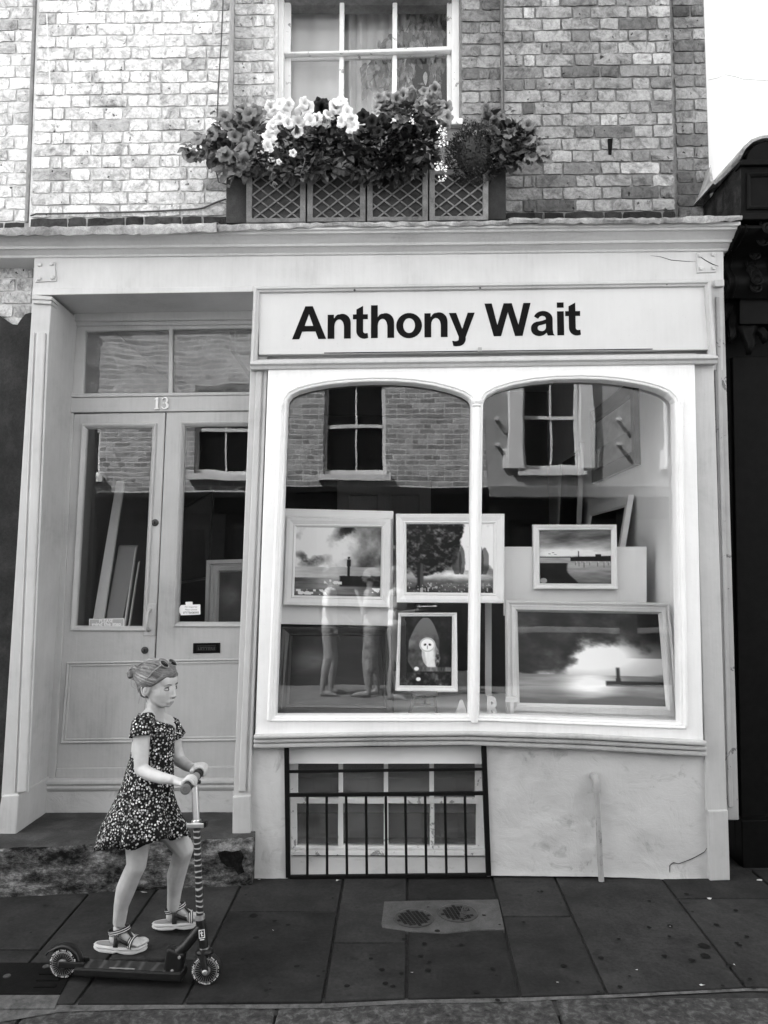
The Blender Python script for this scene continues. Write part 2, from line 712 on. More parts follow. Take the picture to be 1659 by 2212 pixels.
def step_mat(name):
    m, n, b = newmat(name)
    c = coords(n, (1, 1, 1.9))
    a = noise(n, c, 11, 10, .76, .15)
    l = noise(n, c, 2.6, 5, .6, .2)
    f = noise(n, c, 70, 4, .7)
    mix = math_(n, 'ADD', math_(n, 'MULTIPLY', a, .8), math_(n, 'MULTIPLY', l, .35))
    col = ramp(n, mix, [(.455, .003), (.505, .014), (.545, .05), (.59, .09), (.635, .17), (.69, .32)])
    n.links.new(math_(n, 'MULTIPLY', col, ramp(n, f, [(.3, .55), (.65, 1.25)])), b.inputs['Base Color'])
    b.inputs['Roughness'].default_value = .85
    b.inputs['Specular IOR Level'].default_value = .15
    bump(n, b, math_(n, 'ADD', a, math_(n, 'MULTIPLY', f, .3)), 1.0, .025)
    return m


M['riser'] = plaster_mat('painted render', .50)
M['mortar'] = rough_mat('old lime mortar', 0.225, 0.7, 1.25, 25, 0.7, 0.01)
M['mortar_pale_glare'] = rough_mat('pale lime mortar with glare', 0.56, 0.8, 1.15, 25, 0.6, 0.01)  # lightened to imitate lens glare over the upper left wall
M['brick'] = brick_mat('stock brick')
M['lead'] = rough_mat('weathered lead', 0.30, 0.35, 1.9, 9, 0.5, 0.01, 0.55, 0.0, 0.4)
M['black'] = plain('black paint', 0.0035, 0.6, 0, 0.08, 0.5, 30, 0.1)
M['black_dull'] = rough_mat('worn black boarding', 0.016, 0.3, 2.6, 14, 0.5, 0.01, 0.8, 0, 0.1)
M['charcoal'] = rough_mat('charcoal painted render', 0.026, 0.55, 1.6, 6, 0.6, 0.015, 0.7, 0, 0.15)
M['iron'] = plain('black iron', 0.005, 0.55, 0.0, 0.12, 0.4, 60, 0.15)
M['white_wall'] = plain('white painted render', .84, .75, var=.015, vscale=3, bmp=.05)
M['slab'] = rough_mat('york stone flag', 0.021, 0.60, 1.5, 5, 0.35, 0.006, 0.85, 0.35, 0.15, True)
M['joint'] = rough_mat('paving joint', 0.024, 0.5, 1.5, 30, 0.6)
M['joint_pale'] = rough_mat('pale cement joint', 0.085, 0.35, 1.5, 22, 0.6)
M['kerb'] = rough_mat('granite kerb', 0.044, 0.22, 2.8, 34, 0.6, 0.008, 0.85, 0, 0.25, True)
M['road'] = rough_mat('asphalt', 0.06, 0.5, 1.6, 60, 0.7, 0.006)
M['pave_far'] = rough_mat('sunlit pavement opposite', 0.16, 0.7, 1.3, 6, 0.3)
M['concrete'] = rough_mat('concrete patch', 0.072, 0.7, 1.3, 12, 0.5, 0.006)
M['step'] = step_mat('worn painted stone step')
M['step_top'] = rough_mat('worn step tread', 0.040, 0.5, 1.9, 8, 0.5, 0.01, 0.7, 0.25)
M['cast'] = rough_mat('cast iron cover', 0.009, 0.6, 1.6, 30, 0.4, 0.004, 0.6, 0, 0.2)
M['cast_light'] = plain('worn cast iron rim', 0.06, 0.5, 0.3)
M['glass'] = glass_mat('shop window glass', 1.74, 0.02, 1.0)
M['glass_door'] = glass_mat('door glass', 1.8, 0.02, .96)
M['glass_old'] = glass_mat('old wavy glass', 1.6, 0.05, 0.92, 0.02)
M['glass_dirty'] = glass_mat('dusty glass', 1.7, 0.06, 0.85, 0.22)
M['wall_in'] = plain('shop wall', 0.85, 0.8, var=0.06, vscale=3)
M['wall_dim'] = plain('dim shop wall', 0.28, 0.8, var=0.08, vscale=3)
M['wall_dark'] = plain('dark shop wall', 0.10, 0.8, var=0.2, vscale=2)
M['floor_in'] = plain('shop floor', 0.10, 0.6, var=0.3, vscale=8)
M['board_white'] = plain('white display board', 0.86, 0.6, var=0.04, vscale=4)
M['frame_white'] = paint('limed white picture frame', 0.86, 0.10, 0.0, 0.4, 0.15)
M['frame_pale'] = paint('pale moulded picture frame', 0.60, 0.2, 0.0, 0.4, 0.15)
M['frame_grey'] = paint('grey picture frame', 0.42, 0.15, 0.0, 0.4, 0.15)
M['frame_dark'] = plain('dark picture frame', 0.03, 0.4, var=0.3, vscale=20)
M['picture'] = print_mat('painted picture')
M['curtain'] = plain('pale curtain', 0.72, 0.8, var=0.05, vscale=8)
M['wood_mid'] = plain('mid wood', 0.14, 0.5, var=0.35, vscale=12)
M['lattice'] = rough_mat('weathered lattice timber', 0.165, 0.6, 1.35, 18, 0.4, 0.006, 0.75)
M['planter'] = rough_mat('dark shaded box timber', 0.035, 0.6, 1.5, 10, 0.4, 0.006, 0.7)  # dark tone also paints the recess shade at the box ends
M['leaf'] = leaf_mat('petunia leaf', 0.060)
M['leaf_mid'] = leaf_mat('lighter leaf', 0.11)  # lightened partly to imitate haze over the left clump
M['leaf_dark'] = leaf_mat('dark leaf', 0.026)
M['ficus'] = leaf_mat('house plant leaf', 0.34, 1.8)
M['petal_white'] = petal_mat('white petals', 0.82, 0.55)
M['petal_grey_haze'] = petal_mat('mauve petals with haze', 0.19, 0.06)  # mauve lightened to imitate haze over the left plant
M['petal_pink'] = petal_mat('pink petals', 0.28, 0.09)
M['petal_dark'] = petal_mat('almost black petals', 0.016, 0.006)
M['cable'] = plain('dark cable', 0.06, 0.6)
M['cord'] = plain('white cord', 0.75, 0.6)
# ------------------------------------------------------------------ ground: pavement of flags, kerb stones, road
def ground_slab(pts, thick=0.05, lift=0.0, inset_m=0.0):
    """prism under a polygon of frame points lying on the pavement."""
    w = [G(x, y, lift) for x, y in pts]
    if inset_m:
        q = inset([(p.x, p.y) for p in w], inset_m)
        w = [Vector((a, b, p.z)) for (a, b), p in zip(q, w)]
    mb = MB()
    n = len(w)
    lo = [p - Vector((0, 0, thick)) for p in w]
    mb.add(w + lo, [tuple(range(n)), tuple(range(n, 2 * n))[::-1]] + [(i, n + i, n + (i + 1) % n, (i + 1) % n) for i in range(n)])
    return mb


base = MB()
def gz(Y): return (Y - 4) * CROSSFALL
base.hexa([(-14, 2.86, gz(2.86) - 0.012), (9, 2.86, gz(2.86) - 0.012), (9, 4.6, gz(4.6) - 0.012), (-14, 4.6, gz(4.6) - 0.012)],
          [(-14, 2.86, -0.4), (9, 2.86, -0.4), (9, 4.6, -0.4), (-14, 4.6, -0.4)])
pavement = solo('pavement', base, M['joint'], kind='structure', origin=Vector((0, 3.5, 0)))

KY = lambda x: np.interp(x, [-200, 0, 128, 350, 560, 700, 880, 1124, 1312, 1611, 1660, 1900], [2182, 2178, 2168, 2167.5, 2167, 2165, 2157, 2152, 2146, 2132, 2134, 2134])
def jt(a, b, y): return a[0] + (b[0] - a[0]) * (y - a[1]) / (b[1] - a[1])
J = [((-60, 1938), (-330, 2180)), ((186, 1937), (-25, 2180)), ((328, 1936), (163, 2167)), ((514, 1924), (397, 2168)), ((742, 1899), (697, 2165)),
     ((880, 1899), (878, 2157)), ((1064, 1899), (1124, 2152)), ((1200, 1899), (1312, 2147)), ((1430, 1899), (1611, 2133)), ((1646, 1899), (1935, 2130)), ((1880, 1899), (2300, 2125))]
cross = {2: [2072], 3: [1970], 4: [2037], 6: [1979], 8: [1940], 1: [], 5: [], 7: [], 0: [2050], 9: [2020]}
srng = random.Random(4)
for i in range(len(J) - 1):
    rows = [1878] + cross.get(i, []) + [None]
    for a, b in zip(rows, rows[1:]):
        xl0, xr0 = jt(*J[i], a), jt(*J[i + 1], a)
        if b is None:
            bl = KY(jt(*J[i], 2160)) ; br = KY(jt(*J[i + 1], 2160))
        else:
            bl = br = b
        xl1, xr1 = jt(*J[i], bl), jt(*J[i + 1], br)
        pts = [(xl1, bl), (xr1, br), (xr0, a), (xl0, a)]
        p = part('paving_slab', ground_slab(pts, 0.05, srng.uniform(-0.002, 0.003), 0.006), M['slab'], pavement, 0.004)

# pale cement strip between flags and kerb, then the rough granite kerb
strip = MB()
xs = [-300, 0, 130, 350, 480, 560, 700, 800, 880, 1000, 1124, 1200, 1312, 1450, 1611, 1800]
wd = [16, 26, 14, 8, 7, 8, 9, 8, 7, 8, 8, 6, 6, 5, 5, 5]
top = [G(x, KY(x) + 0.5, -0.004) for x in xs]
bot = [G(x, KY(x) + w, -0.006) for x, w in zip(xs, wd)]
strip.add(top + bot, [(i, len(xs) + i, len(xs) + i + 1, i + 1) for i in range(len(xs) - 1)])
part('cement_strip', strip, M['joint_pale'], pavement)

kerb_root = link('kerb', None, None, Vector((0, 2.8, 0)))
tag(kerb_root, kind='structure')
kx = [-9.0, -7.6, -6.1, -4.7, -3.3, -2.35, -1.28, -0.385, 0.62, 1.75, 2.9, 4.2, 5.6, 7.0]
for a, b in zip(kx, kx[1:]):
    k = MB()
    yb = 2.968; z1 = gz(2.88) - 0.006
    k.hexa([(a + .003, 2.62, -0.16), (b - .003, 2.62, -0.16), (b - .003, 2.60, z1 - .012), (a + .003, 2.60, z1 - .012)],
           [(a + .003, yb, -0.16), (b - .003, yb, -0.16), (b - .003, yb, z1), (a + .003, yb, z1)])
    part('kerb_stone', k, M['kerb'], kerb_root, 0.012)
road = MB().box(-40, 40, -60, 2.66, -0.6, -0.135)
solo('road', road, M['road'], kind='structure')
# far kerb and pavement, on the other side of the lane
far = MB().box(-30, 30, -3.3, -1.05, -0.5, -0.02)
solo('far_pavement', far, M['pave_far'], kind='structure')
fk = MB().box(-30, 30, -1.05, -0.9, -0.5, -0.015)
solo('far_kerb', fk, M['kerb'], kind='structure', bevel=0.01)

# ------------------------------------------------------------------ the shop building
shop = thing('shop_building', 'narrow brick shop building with pale painted shopfront and double doors numbered 13', 'building', (0, 4, 0))


def slab(name, q, Yf, Yb, m, parent=shop, bevel=0.004, smooth=False):
    return part(name, MB().quad_px(*q, Yf, Yb), m, parent, bevel, smooth)


def strip_px(name, tops, bots, Yf, Yb, m, parent=shop, bevel=0.003):
    """long moulding that follows surveyed upper and lower edges."""
    mb = MB()
    t = [U(x, y, Yf) for x, y in tops]
    b = [U(x, y, Yf) for x, y in bots]
    n = len(t)
    vs = t + b + [Vector((p.x, Yb, p.z)) for p in t] + [Vector((p.x, Yb, p.z)) for p in b]
    fs = []
    for i in range(n - 1):
        fs += [(n + i, n + i + 1, i + 1, i), (i, i + 1, 2 * n + i + 1, 2 * n + i), (3 * n + i, 3 * n + i + 1, n + i + 1, n + i)]
        fs.append((2 * n + i, 2 * n + i + 1, 3 * n + i + 1, 3 * n + i))
    fs += [(0, 2 * n, 3 * n, n), (2 * n - 1, 4 * n - 1, 3 * n - 1, n - 1)]
    mb.add(vs, fs)
    return part(name, mb, m, parent, bevel)


# --- bricks
def brick_mesh(L, seed):
    r = random.Random(seed)
    h, d = 0.0655, 0.035
    nx, nz = (5, 3) if L > 0.15 else (4, 3)
    vs, fs = [], []
    def outline(u, v):      # worn arrises
        return Vector(((u - .5) * L, 0, (v - .5) * h))
    for j in range(nz + 1):
        for i in range(nx + 1):
            u, v = i / nx, j / nz
            p = outline(u, v)
            edge = (i in (0, nx)) + (j in (0, nz))
            p.x += r.uniform(-.004, .004) if 0 < i < nx else r.uniform(-.004, .003) * (1 if i else -1)
            p.z += r.uniform(-.0035, .0035)
            p.y = r.uniform(-.0022, .0022) + (0.0012 if edge == 1 else 0.0030 if edge == 2 else 0)
            if edge == 2:
                p.x *= 0.985 if L > .15 else .97; p.z *= 0.95
            vs.append(p)
    for j in range(nz):
        for i in range(nx):
            a = j * (nx + 1) + i
            fs.append((a, a + 1, a + nx + 2, a + nx + 1))
    ring = [i for i in range(nx + 1)] + [(j + 1) * (nx + 1) - 1 for j in range(1, nz + 1)] + [nz * (nx + 1) + i for i in reversed(range(nx))] + [j * (nx + 1) for j in reversed(range(1, nz))]
    o = len(vs)
    vs += [Vector((vs[i].x, d, vs[i].z)) for i in ring]
    for k in range(len(ring)):
        k2 = (k + 1) % len(ring)
        fs.append((ring[k2], ring[k], o + k, o + k2))
    me = bpy.data.meshes.new('brick')
    me.from_pydata([tuple(v) for v in vs], [], fs)
    me.materials.append(M['brick'])
    me.polygons.foreach_set('use_smooth', [True] * len(me.polygons))
    me.set_sharp_from_angle(angle=R(40))
    return me


STRETCH = [brick_mesh(0.215, 100 + i) for i in range(8)]
HEADER = [brick_mesh(0.103, 200 + i) for i in range(8)]
COURSE = 0.0741
TILT = 0.0125
brng = random.Random(21)


def edge(a, b, Y):
    p, q = U(*a, Y), U(*b, Y)
    return lambda z: p.x + (q.x - p.x) * (z - p.z) / (q.z - p.z)


def lay(parent, Y, left, right, zb, zt, tone, phase=0, skip=None):
    """Flemish bond courses between two leaning edges."""
    k = 0
    while True:
        zc = zb + (k + .5) * COURSE
        if zc > zt: break
        zm = zc
        xl, xr = left(zm) + 0.004, right(zm) - 0.004
        x = xl
        kind = (k + phase) % 2
        i = 0
        while x < xr - 0.03:
            st = (i % 2 == 0) == (kind == 0)
            w = (0.215 if st else 0.103) + brng.uniform(-.008, .008)
            if kind == 1 and i == 1: w, st = 0.06, False           # closer next to the quoin header
            if kind == 1 and i >= 1:
                st = (i % 2 == 0)
                w = 0.06 if i == 1 else (0.215 if st else 0.103) + brng.uniform(-.008, .008)
            if xr - (x + w) < 0.06: w = xr - x
            if w > 0.26:
                w = w / 2 ; st = False
            st = w > 0.15
            cx = x + w / 2
            z = zc + TILT * (cx - xl)
            if skip is None or not skip(cx, z, w):
                me = brng.choice(STRETCH if st else HEADER)
                o = bpy.data.objects.new('brick', me)
                COL.objects.link(o)
                o.parent = parent
                p = Vector((cx, Y + brng.uniform(-.0025, .0025), z + brng.uniform(-.0015, .0015)))
                o.location = p - W[parent]
                o.rotation_euler = (brng.uniform(-.01, .01), -TILT + brng.uniform(-.008, .008), brng.uniform(-.008, .008))
                o.scale = (w / (0.215 if st else 0.103), 1, 1)
                if brng.random() < .5: o.scale.x *= -1
                t = tone(k, cx)
                o.color = (t, t, t, 1)
            x += w + 0.0105
            i += 1
        k += 1


def tone_right(k, x):
    if k == 0: return brng.uniform(.016, .04)
    r = brng.random()
    if r < .08: return brng.uniform(.10, .16)
    if r < .28: return brng.uniform(.18, .25)
    if r < .88: return brng.uniform(.25, .35)
    return brng.uniform(.37, .47)


def tone_left_glare(k, x):  # left bricks lightened in colour to imitate lens glare
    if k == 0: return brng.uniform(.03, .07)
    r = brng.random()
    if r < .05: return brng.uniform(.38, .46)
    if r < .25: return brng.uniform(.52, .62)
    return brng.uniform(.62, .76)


def tone_mid(k, x): return (tone_left_glare(k, x) * .85 if x < 0 else tone_right(k, x))
def tone_side_shade(k, x): return tone_right(k, x) * .75  # set-back pier: its shade is put into the brick colour


ZB = U(1090, 472, 4.30).z - COURSE * .50          # bed of the tarred bottom course
ZBL = U(70, 476, 4.30).z - COURSE * .80
ZT = U(1000, -40, 4.30).z

lp = part('brick_pier', MB().quad_px((83, -60), (499, -60), (489.5, 500), (62, 500), 4.3095, 4.42), M['mortar_pale_glare'], shop)
lay(lp, 4.30, edge((83, 0), (64, 474), 4.30), edge((497, 0), (489.5, 474), 4.30), ZBL, ZT, tone_left_glare)
rp = part('brick_pier', MB().quad_px((1086, -60), (1445, -60), (1461, 500), (1091, 500), 4.3095, 4.42), M['mortar'], shop)
lay(rp, 4.30, edge((1087, 0), (1090.6, 464), 4.30), edge((1447, 0), (1460, 464), 4.30), ZB, ZT, tone_right)
es = part('brick_pier', MB().quad_px((1440, -60), (1518, -60), (1536, 500), (1455, 500), 4.3895, 4.5), M['mortar'], shop)
lay(es, 4.38, edge((1452, 0), (1465, 464), 4.38), edge((1521, 0), (1536, 464), 4.38), ZB, ZT, tone_side_shade, 1)
# the set back panel that holds the window: masonry either side of it and below
pl = part('window_bay_wall', MB().quad_px((497, -60), (600, -60), (600, 500), (489, 500), 4.4295, 4.6), M['mortar_pale_glare'], shop)
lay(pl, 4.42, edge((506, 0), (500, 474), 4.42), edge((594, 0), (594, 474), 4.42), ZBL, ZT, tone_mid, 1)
pr = part('window_bay_wall', MB().quad_px((993, -60), (1092, -60), (1096, 500), (993, 500), 4.4295, 4.6), M['mortar'], shop)
lay(pr, 4.42, edge((996, 0), (996, 474), 4.42), edge((1082, 0), (1086, 474), 4.42), ZB, ZT, tone_mid, 0)
slab('window_bay_wall', ((590, 262), (1000, 262), (1000, 500), (590, 500)), 4.44, 4.62, M['mortar'])

# walls, floors and roof that the street cannot see but the light can
body = MB()
zt = U(1000, -50, 4.31).z
XL, XR = -1.98, 1.86
body.box(XL, XR, 4.31, 4.62, zt + .002, 9.2)
part('front_wall_above', body, M['mortar'], shop)
part('party_wall', MB().box(XL - .12, XL, 4.34, 11, 0, 9.2), M['wall_dim'], shop)
part('party_wall', MB().box(XR, XR + .05, 4.40, 11, 0, 9.2), M['wall_in'], shop)
part('back_wall', MB().box(XL, XR, 8.6, 8.8, 0, 9.2), M['wall_dark'], shop)
part('roof', MB().box(XL - .12, XR + .05, 4.3, 11, 9.21, 9.4), M['lead'], shop)
part('shop_ceiling', MB().box(XL, XR, 4.36, 8.6, 3.30, 3.36), M['wall_dim'], shop)
part('shop_floor', MB().box(XL, XR, 4.36, 8.6, 0.30, 0.40), M['floor_in'], shop)

# --- cornice, lead, fascia
cp = [(0, 0), (0, -.020), (.012, -.024), (.016, -.034), (.030, -.037), (.048, -.050), (.066, -.066), (.070, -.078), (.082, -.080), (.094, -.088), (.108, -.098), (.112, -.108), (.122, -.110), (.42, -.110), (.42, .0)]
cornice = part('cornice', MB().sweep(U(-260, 497, 3.88), U(1600, 478.5, 3.88), cp), M['grey_pale'], shop, 0.002)


def lead_strip(name, xs, ytop, ybot, Yl, rise, seed):
    """dressed lead sheet: a rounded lip that hangs over the cornice edge and runs back up to the wall."""
    r = random.Random(seed)
    mb = MB()
    n = 0
    rows = None
    for i, x in enumerate(xs):
        yt, yb = np.interp(x, *ytop) + r.uniform(-1.6, 1.6), np.interp(x, *ybot) + r.uniform(-2.4, 2.4)
        Y = Yl + r.uniform(-.006, .006)
        a, b = U(x, yt, Y), U(x, yb, Y - .002)
        h = a.z - b.z
        pr_ = [Vector((b.x, b.y + .012, b.z + .004)), b, Vector((b.x, Y - .008 + r.uniform(-.004, .004), b.z + h * .45)), Vector((a.x, Y - .004, a.z - h * .12)), Vector((a.x, Y + .012, a.z + .002)),
               Vector((a.x, Y + .16, a.z + .05 + r.uniform(-.004, .004))), Vector((a.x, Y + .43, a.z + rise))]
        m = len(pr_)
        mb.v += pr_
        if i:
            o = (i - 1) * m
            for k in range(m - 1):
                mb.f.append((o + k, o + k + 1, o + m + k + 1, o + m + k))
    p = part(name, mb, M['lead'], shop, 0, True)
    s = p.modifiers.new('thick', 'SOLIDIFY'); s.thickness = 0.004
    return p


lead_strip('lead_flashing', list(range(-120, 470, 14)) + [468], ([-120, 0, 462], [494, 491, 480]), ([-120, 0, 300, 462], [512, 508, 507, 500]), 3.862, .17, 3)
lead_strip('lead_flashing', list(range(460, 1106, 14)), ([460, 1106], [484, 476]), ([460, 700, 1106], [500, 490, 486]), 3.872, .17, 4)
lead_strip('lead_flashing', list(range(1099, 1608, 12)), ([1099, 1110, 1150, 1480, 1495, 1606], [470, 467, 471, 469, 464, 466]), ([1099, 1500, 1606], [484, 481, 477]), 3.860, .17, 5)

slab('fascia', ((75, 540), (1563, 528), (1563.5, 617), (70, 637)), 4.0, 4.335, M['grey_pale'], bevel=0.003)
slab('fascia_moulding', ((70, 623), (547, 618), (546, 630), (69, 637.5)), 3.990, 4.02, M['grey_pale'], bevel=0.004)
strip_px('fascia_moulding', [(74, 548), (800, 543.5), (1562, 537)], [(74, 551.5), (800, 547), (1562, 541)], 3.995, 4.01, M['grey_pale'], bevel=0.002)


def corner_plate(tl, tr, br, bl, bolts):
    p = slab('corner_plate', (tl, tr, br, bl), 3.992, 4.004, M['grey_pale'], bevel=0.002)
    for b in bolts:
        c = U(*b, 3.992)
        part('bolt', MB().lathe(c, (0, -1, 0), [(0.013, -.002), (0.013, .006), (.010, .010), (0, .011)], 6), M['grey_pale'], p)
corner_plate((78, 567), (118, 565), (121, 607), (76, 609), [(86, 572), (112, 570), (85, 602), (114, 600)])
corner_plate((1505, 546), (1546, 545), (1548, 587), (1506, 589), [(1512, 552), (1540, 550), (1514, 580), (1541, 579)])
# crack across the right end of the fascia
ck = MB()
cpts = [(1405, 552), (1428, 555), (1450, 562), (1480, 564.5), (1503, 565.5)]
ck.tube([U(x, y, 3.9995) for x, y in cpts], [.0006, .0014, .0018, .0014, .0008], 5)
part('crack', ck, M['black_dull'], shop)
ck = MB().tube([U(x, y, 3.991) for x, y in [(1513, 555), (1525, 563), (1540, 571), (1552, 575)]], [.001, .002, .0024, .001], 5)
part('crack', ck, M['black_dull'], shop)

# --- pilasters
lpil = slab('pilaster', ((70, 636), (112, 640), (39, 1722), (2, 1722)), 3.985, 4.33, M['grey'], bevel=0.005)
part('pilaster_panel', MB().quad_px((78, 718), (98, 717), (57, 1712), (36, 1714), 3.972, 3.99), M['grey'], lpil, 0.011, segs=4)
part('pilaster_rib', MB().quad_px((101, 718), (106, 717), (62, 1712), (58, 1713), 3.979, 3.99), M['grey'], lpil, 0.004)
part('pilaster_rib', MB().quad_px((71, 718), (75, 717), (33, 1713), (29, 1713), 3.979, 3.99), M['grey'], lpil, 0.004)
part('capital', MB().quad_px((68, 639), (113, 641), (112, 648), (68, 646), 3.962, 4.05).quad_px((70, 646.5), (111, 648.5), (110, 657), (70, 655), 3.970, 4.05), M['grey'], lpil, 0.004)
slab('pilaster_base', ((3, 1719), (40.5, 1717), (34, 1809), (-14, 1813)), 3.970, 4.34, M['grey'], bevel=0.006)

mpil = slab('pilaster', ((547, 632), (583, 632), (542, 1722), (504, 1722)), 3.985, 4.33, M['grey'], bevel=0.005)
part('pilaster_panel', MB().quad_px((553, 800), (567, 800), (530, 1712), (514, 1712), 3.972, 3.99), M['grey'], mpil, 0.010, segs=4)
part('pilaster_rib', MB().quad_px((571, 800), (577, 800), (541, 1712), (535, 1712), 3.976, 3.99), M['grey'], mpil, 0.004)
slab('pilaster_base', ((502.5, 1721), (541.5, 1718), (541, 1801), (501.5, 1804)), 3.970, 4.34, M['grey'], bevel=0.006)

slab('pilaster', ((1498, 776), (1542, 774), (1571, 1753), (1526, 1753)), 3.985, 4.22, M['grey'], bevel=0.005)
rp2 = slab('pilaster', ((1541, 612), (1564, 610), (1597, 1772), (1567, 1772)), 4.005, 4.22, M['grey_old'], bevel=0.006)
part('pilaster_rib', MB().quad_px((1546, 640), (1555, 640), (1585, 1745), (1574, 1745), 3.995, 4.01), M['grey_old'], rp2, 0.006)
part('capital', MB().quad_px((1543, 604), (1565, 603), (1565.5, 618), (1544, 619), 3.98, 4.1), M['grey'], rp2, 0.005)
slab('pilaster_base', ((1531.5, 1752), (1573, 1750), (1577.5, 1902), (1534, 1903)), 3.970, 4.23, M['grey'], bevel=0.005)

# --- door recess
slab('door_head', ((158, 672), (562, 667), (562, 689), (159, 694)), 4.295, 4.38, M['grey_door'], bevel=0.006)
slab('door_head', ((159, 693), (562, 688), (562, 700), (160, 704)), 4.315, 4.38, M['grey_door'], bevel=0.004)
DF = 4.33
transom = plate('transom_window', [xz([(160, 699), (564, 694), (562, 856), (151, 862)], DF), xz([(184.6, 715), (364.5, 711.5), (363.5, 848), (178.5, 849.5)], DF), xz([(373, 711), (548, 708), (545, 846), (372.5, 848)], DF)], DF, 0.045, M['grey_door'], shop, 0.005)
plate('pane', [xz([(180, 711), (367, 708), (366, 851), (174, 853)], DF)], DF + .02, .004, M['glass_dirty'], transom)
plate('pane', [xz([(370, 708), (552, 705), (549, 849), (370, 851)], DF)], DF + .02, .004, M['glass_dirty'], transom)
slab('transom_sill', ((150, 849.8), (562, 846.5), (562, 852.5), (150, 858.5)), 4.312, 4.37, M['grey_door'], bevel=0.004)
slab('transom_bar', ((150, 859.5), (562, 853), (560, 886.5), (148, 891)), 4.318, 4.38, M['grey_door'], bevel=0.004)
slab('door_post', ((143, 892), (159, 892), (119, 1684), (101, 1684)), 4.32, 4.40, M['grey_door'], bevel=0.004)


def bead(name, poly, Y, parent, m, prof):
    return part(name, MB().ring(xz(poly, Y), prof, Y), m, parent)


def door_leaf(outer, hole, panel):
    d = plate('door', [xz(outer, DF), xz(hole, DF)], DF, 0.045, M['grey_door'], shop, 0.004)
    hp = xz(hole, DF)
    part('glazing_bead', MB().ring(hp, [(-.022, .001), (-.022, -.007), (-.016, -.011), (-.009, -.008), (-.004, -.003), (.004, .006), (.006, .02), (.006, .03)], DF), M['grey_door'], d)
    plate('pane', [inset(hp, -.012)], DF + .018, .004, M['glass_door'], d)
    part('panel_bead', MB().ring(xz(panel, DF), [(0, .001), (0, -.006), (.006, -.010), (.012, -.006), (.014, -.002), (.020, -.006), (.026, -.004), (.027, .001)], DF), M['grey_door'], d)
    return d


dl = door_leaf([(160, 894), (357, 890.5), (322.8, 1681), (120, 1683)], [(185, 924), (330.7, 923), (308.7, 1355), (160.7, 1354)], [(145, 1430), (325, 1427), (316, 1604), (131, 1606)])
dr = door_leaf([(359.5, 890.5), (562, 887.5), (537, 1680), (325, 1681)], [(398, 919.5), (548, 918), (530, 1346), (383, 1345.5)], [(345, 1425), (528, 1422), (520, 1600), (333, 1603)])
part('kick_board', MB().quad_px((121, 1660), (323, 1658), (322.5, 1680), (120, 1682), DF - .010, DF + .002), M['grey_door'], dl, 0.003)
part('kick_board', MB().quad_px((326, 1658), (538, 1656), (537, 1679), (325, 1680), DF - .010, DF + .002), M['grey_door'], dr, 0.003)


def lock(p, parent, r=0.020):
    c = U(*p, DF)
    l = part('lock', MB().lathe(c, (0, -1, 0), [(r, -.001), (r, .004), (r * .86, .007), (r * .6, .0075), (r * .55, .010), (0, .011)], 20), M['cast_light'], parent, smooth=True)
    l.data.materials[0] = M['brass']
    part('keyhole', MB().box(c.x - .002, c.x + .002, c.y - .0125, c.y - .0108, c.z - .008, c.z + .006), M['black'], l)


M['brass'] = plain('dark brass', 0.05, 0.4, 0.4, 0.5, 0.3, 60)
lock((335, 1129), dl)
lock((313, 1404.5), dl)
hp = part('handle_plate', MB().quad_px((312.5, 1304), (338, 1303), (335, 1373), (309, 1374), DF - .006, DF + .002), M['grey_door'], dl, 0.003)
hA, hB = U(324, 1317, DF - .006), U(321.5, 1362, DF - .006)
hm = MB()
hm.tube([hA, hA + Vector((0, -.035, -.012)), hA + Vector((-.001, -.042, -.035)), (hA + hB) / 2 + Vector((0, -.044, 0)), hB + Vector((.001, -.042, .03)), hB + Vector((0, -.035, .012)), hB], [.010, .008, .008, .0095, .008, .008, .010], 10)
part('handle', hm, M['frame_grey'], dl, smooth=True)
lb = part('letterbox', MB().quad_px((417, 1389.5), (475.5, 1388.5), (475, 1410.5), (416.5, 1411.5), DF - .005, DF + .002), M['black'], dr, 0.002)
part('letterbox_flap', MB().quad_px((425, 1394), (467, 1393.3), (466.6, 1406), (424.6, 1406.7), DF - .009, DF - .003), M['cast'], lb, 0.002)
tm = text_mesh('letterbox_word', 'LETTERS', M['brass'], .021, .0008, 0.0006, 1.1)
lo, hi = me_bounds(tm)
c = U(427.5, 1404, DF - .0095)
tm.transform(Matrix.Translation(c) @ Matrix.Rotation(R(90), 4, 'X') @ Matrix.Diagonal((.094 / (hi[0] - lo[0]), 1.0, 1, 1)))
mpart('letterbox_word', tm, lb)

# house number
num = text_mesh('house_number', '13', M['white'], 0.1, 0.004, 0.0028, 1.0)
def slab_numeral():
    """fat-face 1 and 3 with flat serifs, as cut-out figures."""
    mb = []
    one = [(0.0, 0), (.40, 0), (.40, .09), (.31, .12), (.31, 1.0), (.20, 1.0), (.0, .86), (.0, .78), (.10, .80), (.10, .12), (.0, .09)]
    three = []
    def arc(cx, cy, rx, ry, a0, a1, n=10):
        return [(cx + rx * math.cos(R(a0 + (a1 - a0) * i / n)), cy + ry * math.sin(R(a0 + (a1 - a0) * i / n))) for i in range(n + 1)]
    outer = arc(.26, .73, .27, .27, 165, -62, 14) + arc(.25, .29, .32, .29, 62, -165, 16)
    inner = arc(.20, .29, .17, .21, -150, 75, 12) + [(.10, .53), (.10, .47)][::1] + arc(.22, .72, .15, .20, -75, 150, 10)
    three = outer + inner
    return one, three
one, three = slab_numeral()
nb = U(334, 884.5, 4.316); ht = U(334, 858.5, 4.316).z - nb.z
bpy.data.meshes.remove(num)
d1 = plate('house_number', [[(nb.x + a * ht * .95, nb.z + b * ht) for a, b in one]], 4.308, .010, M['white'], shop, .0012)
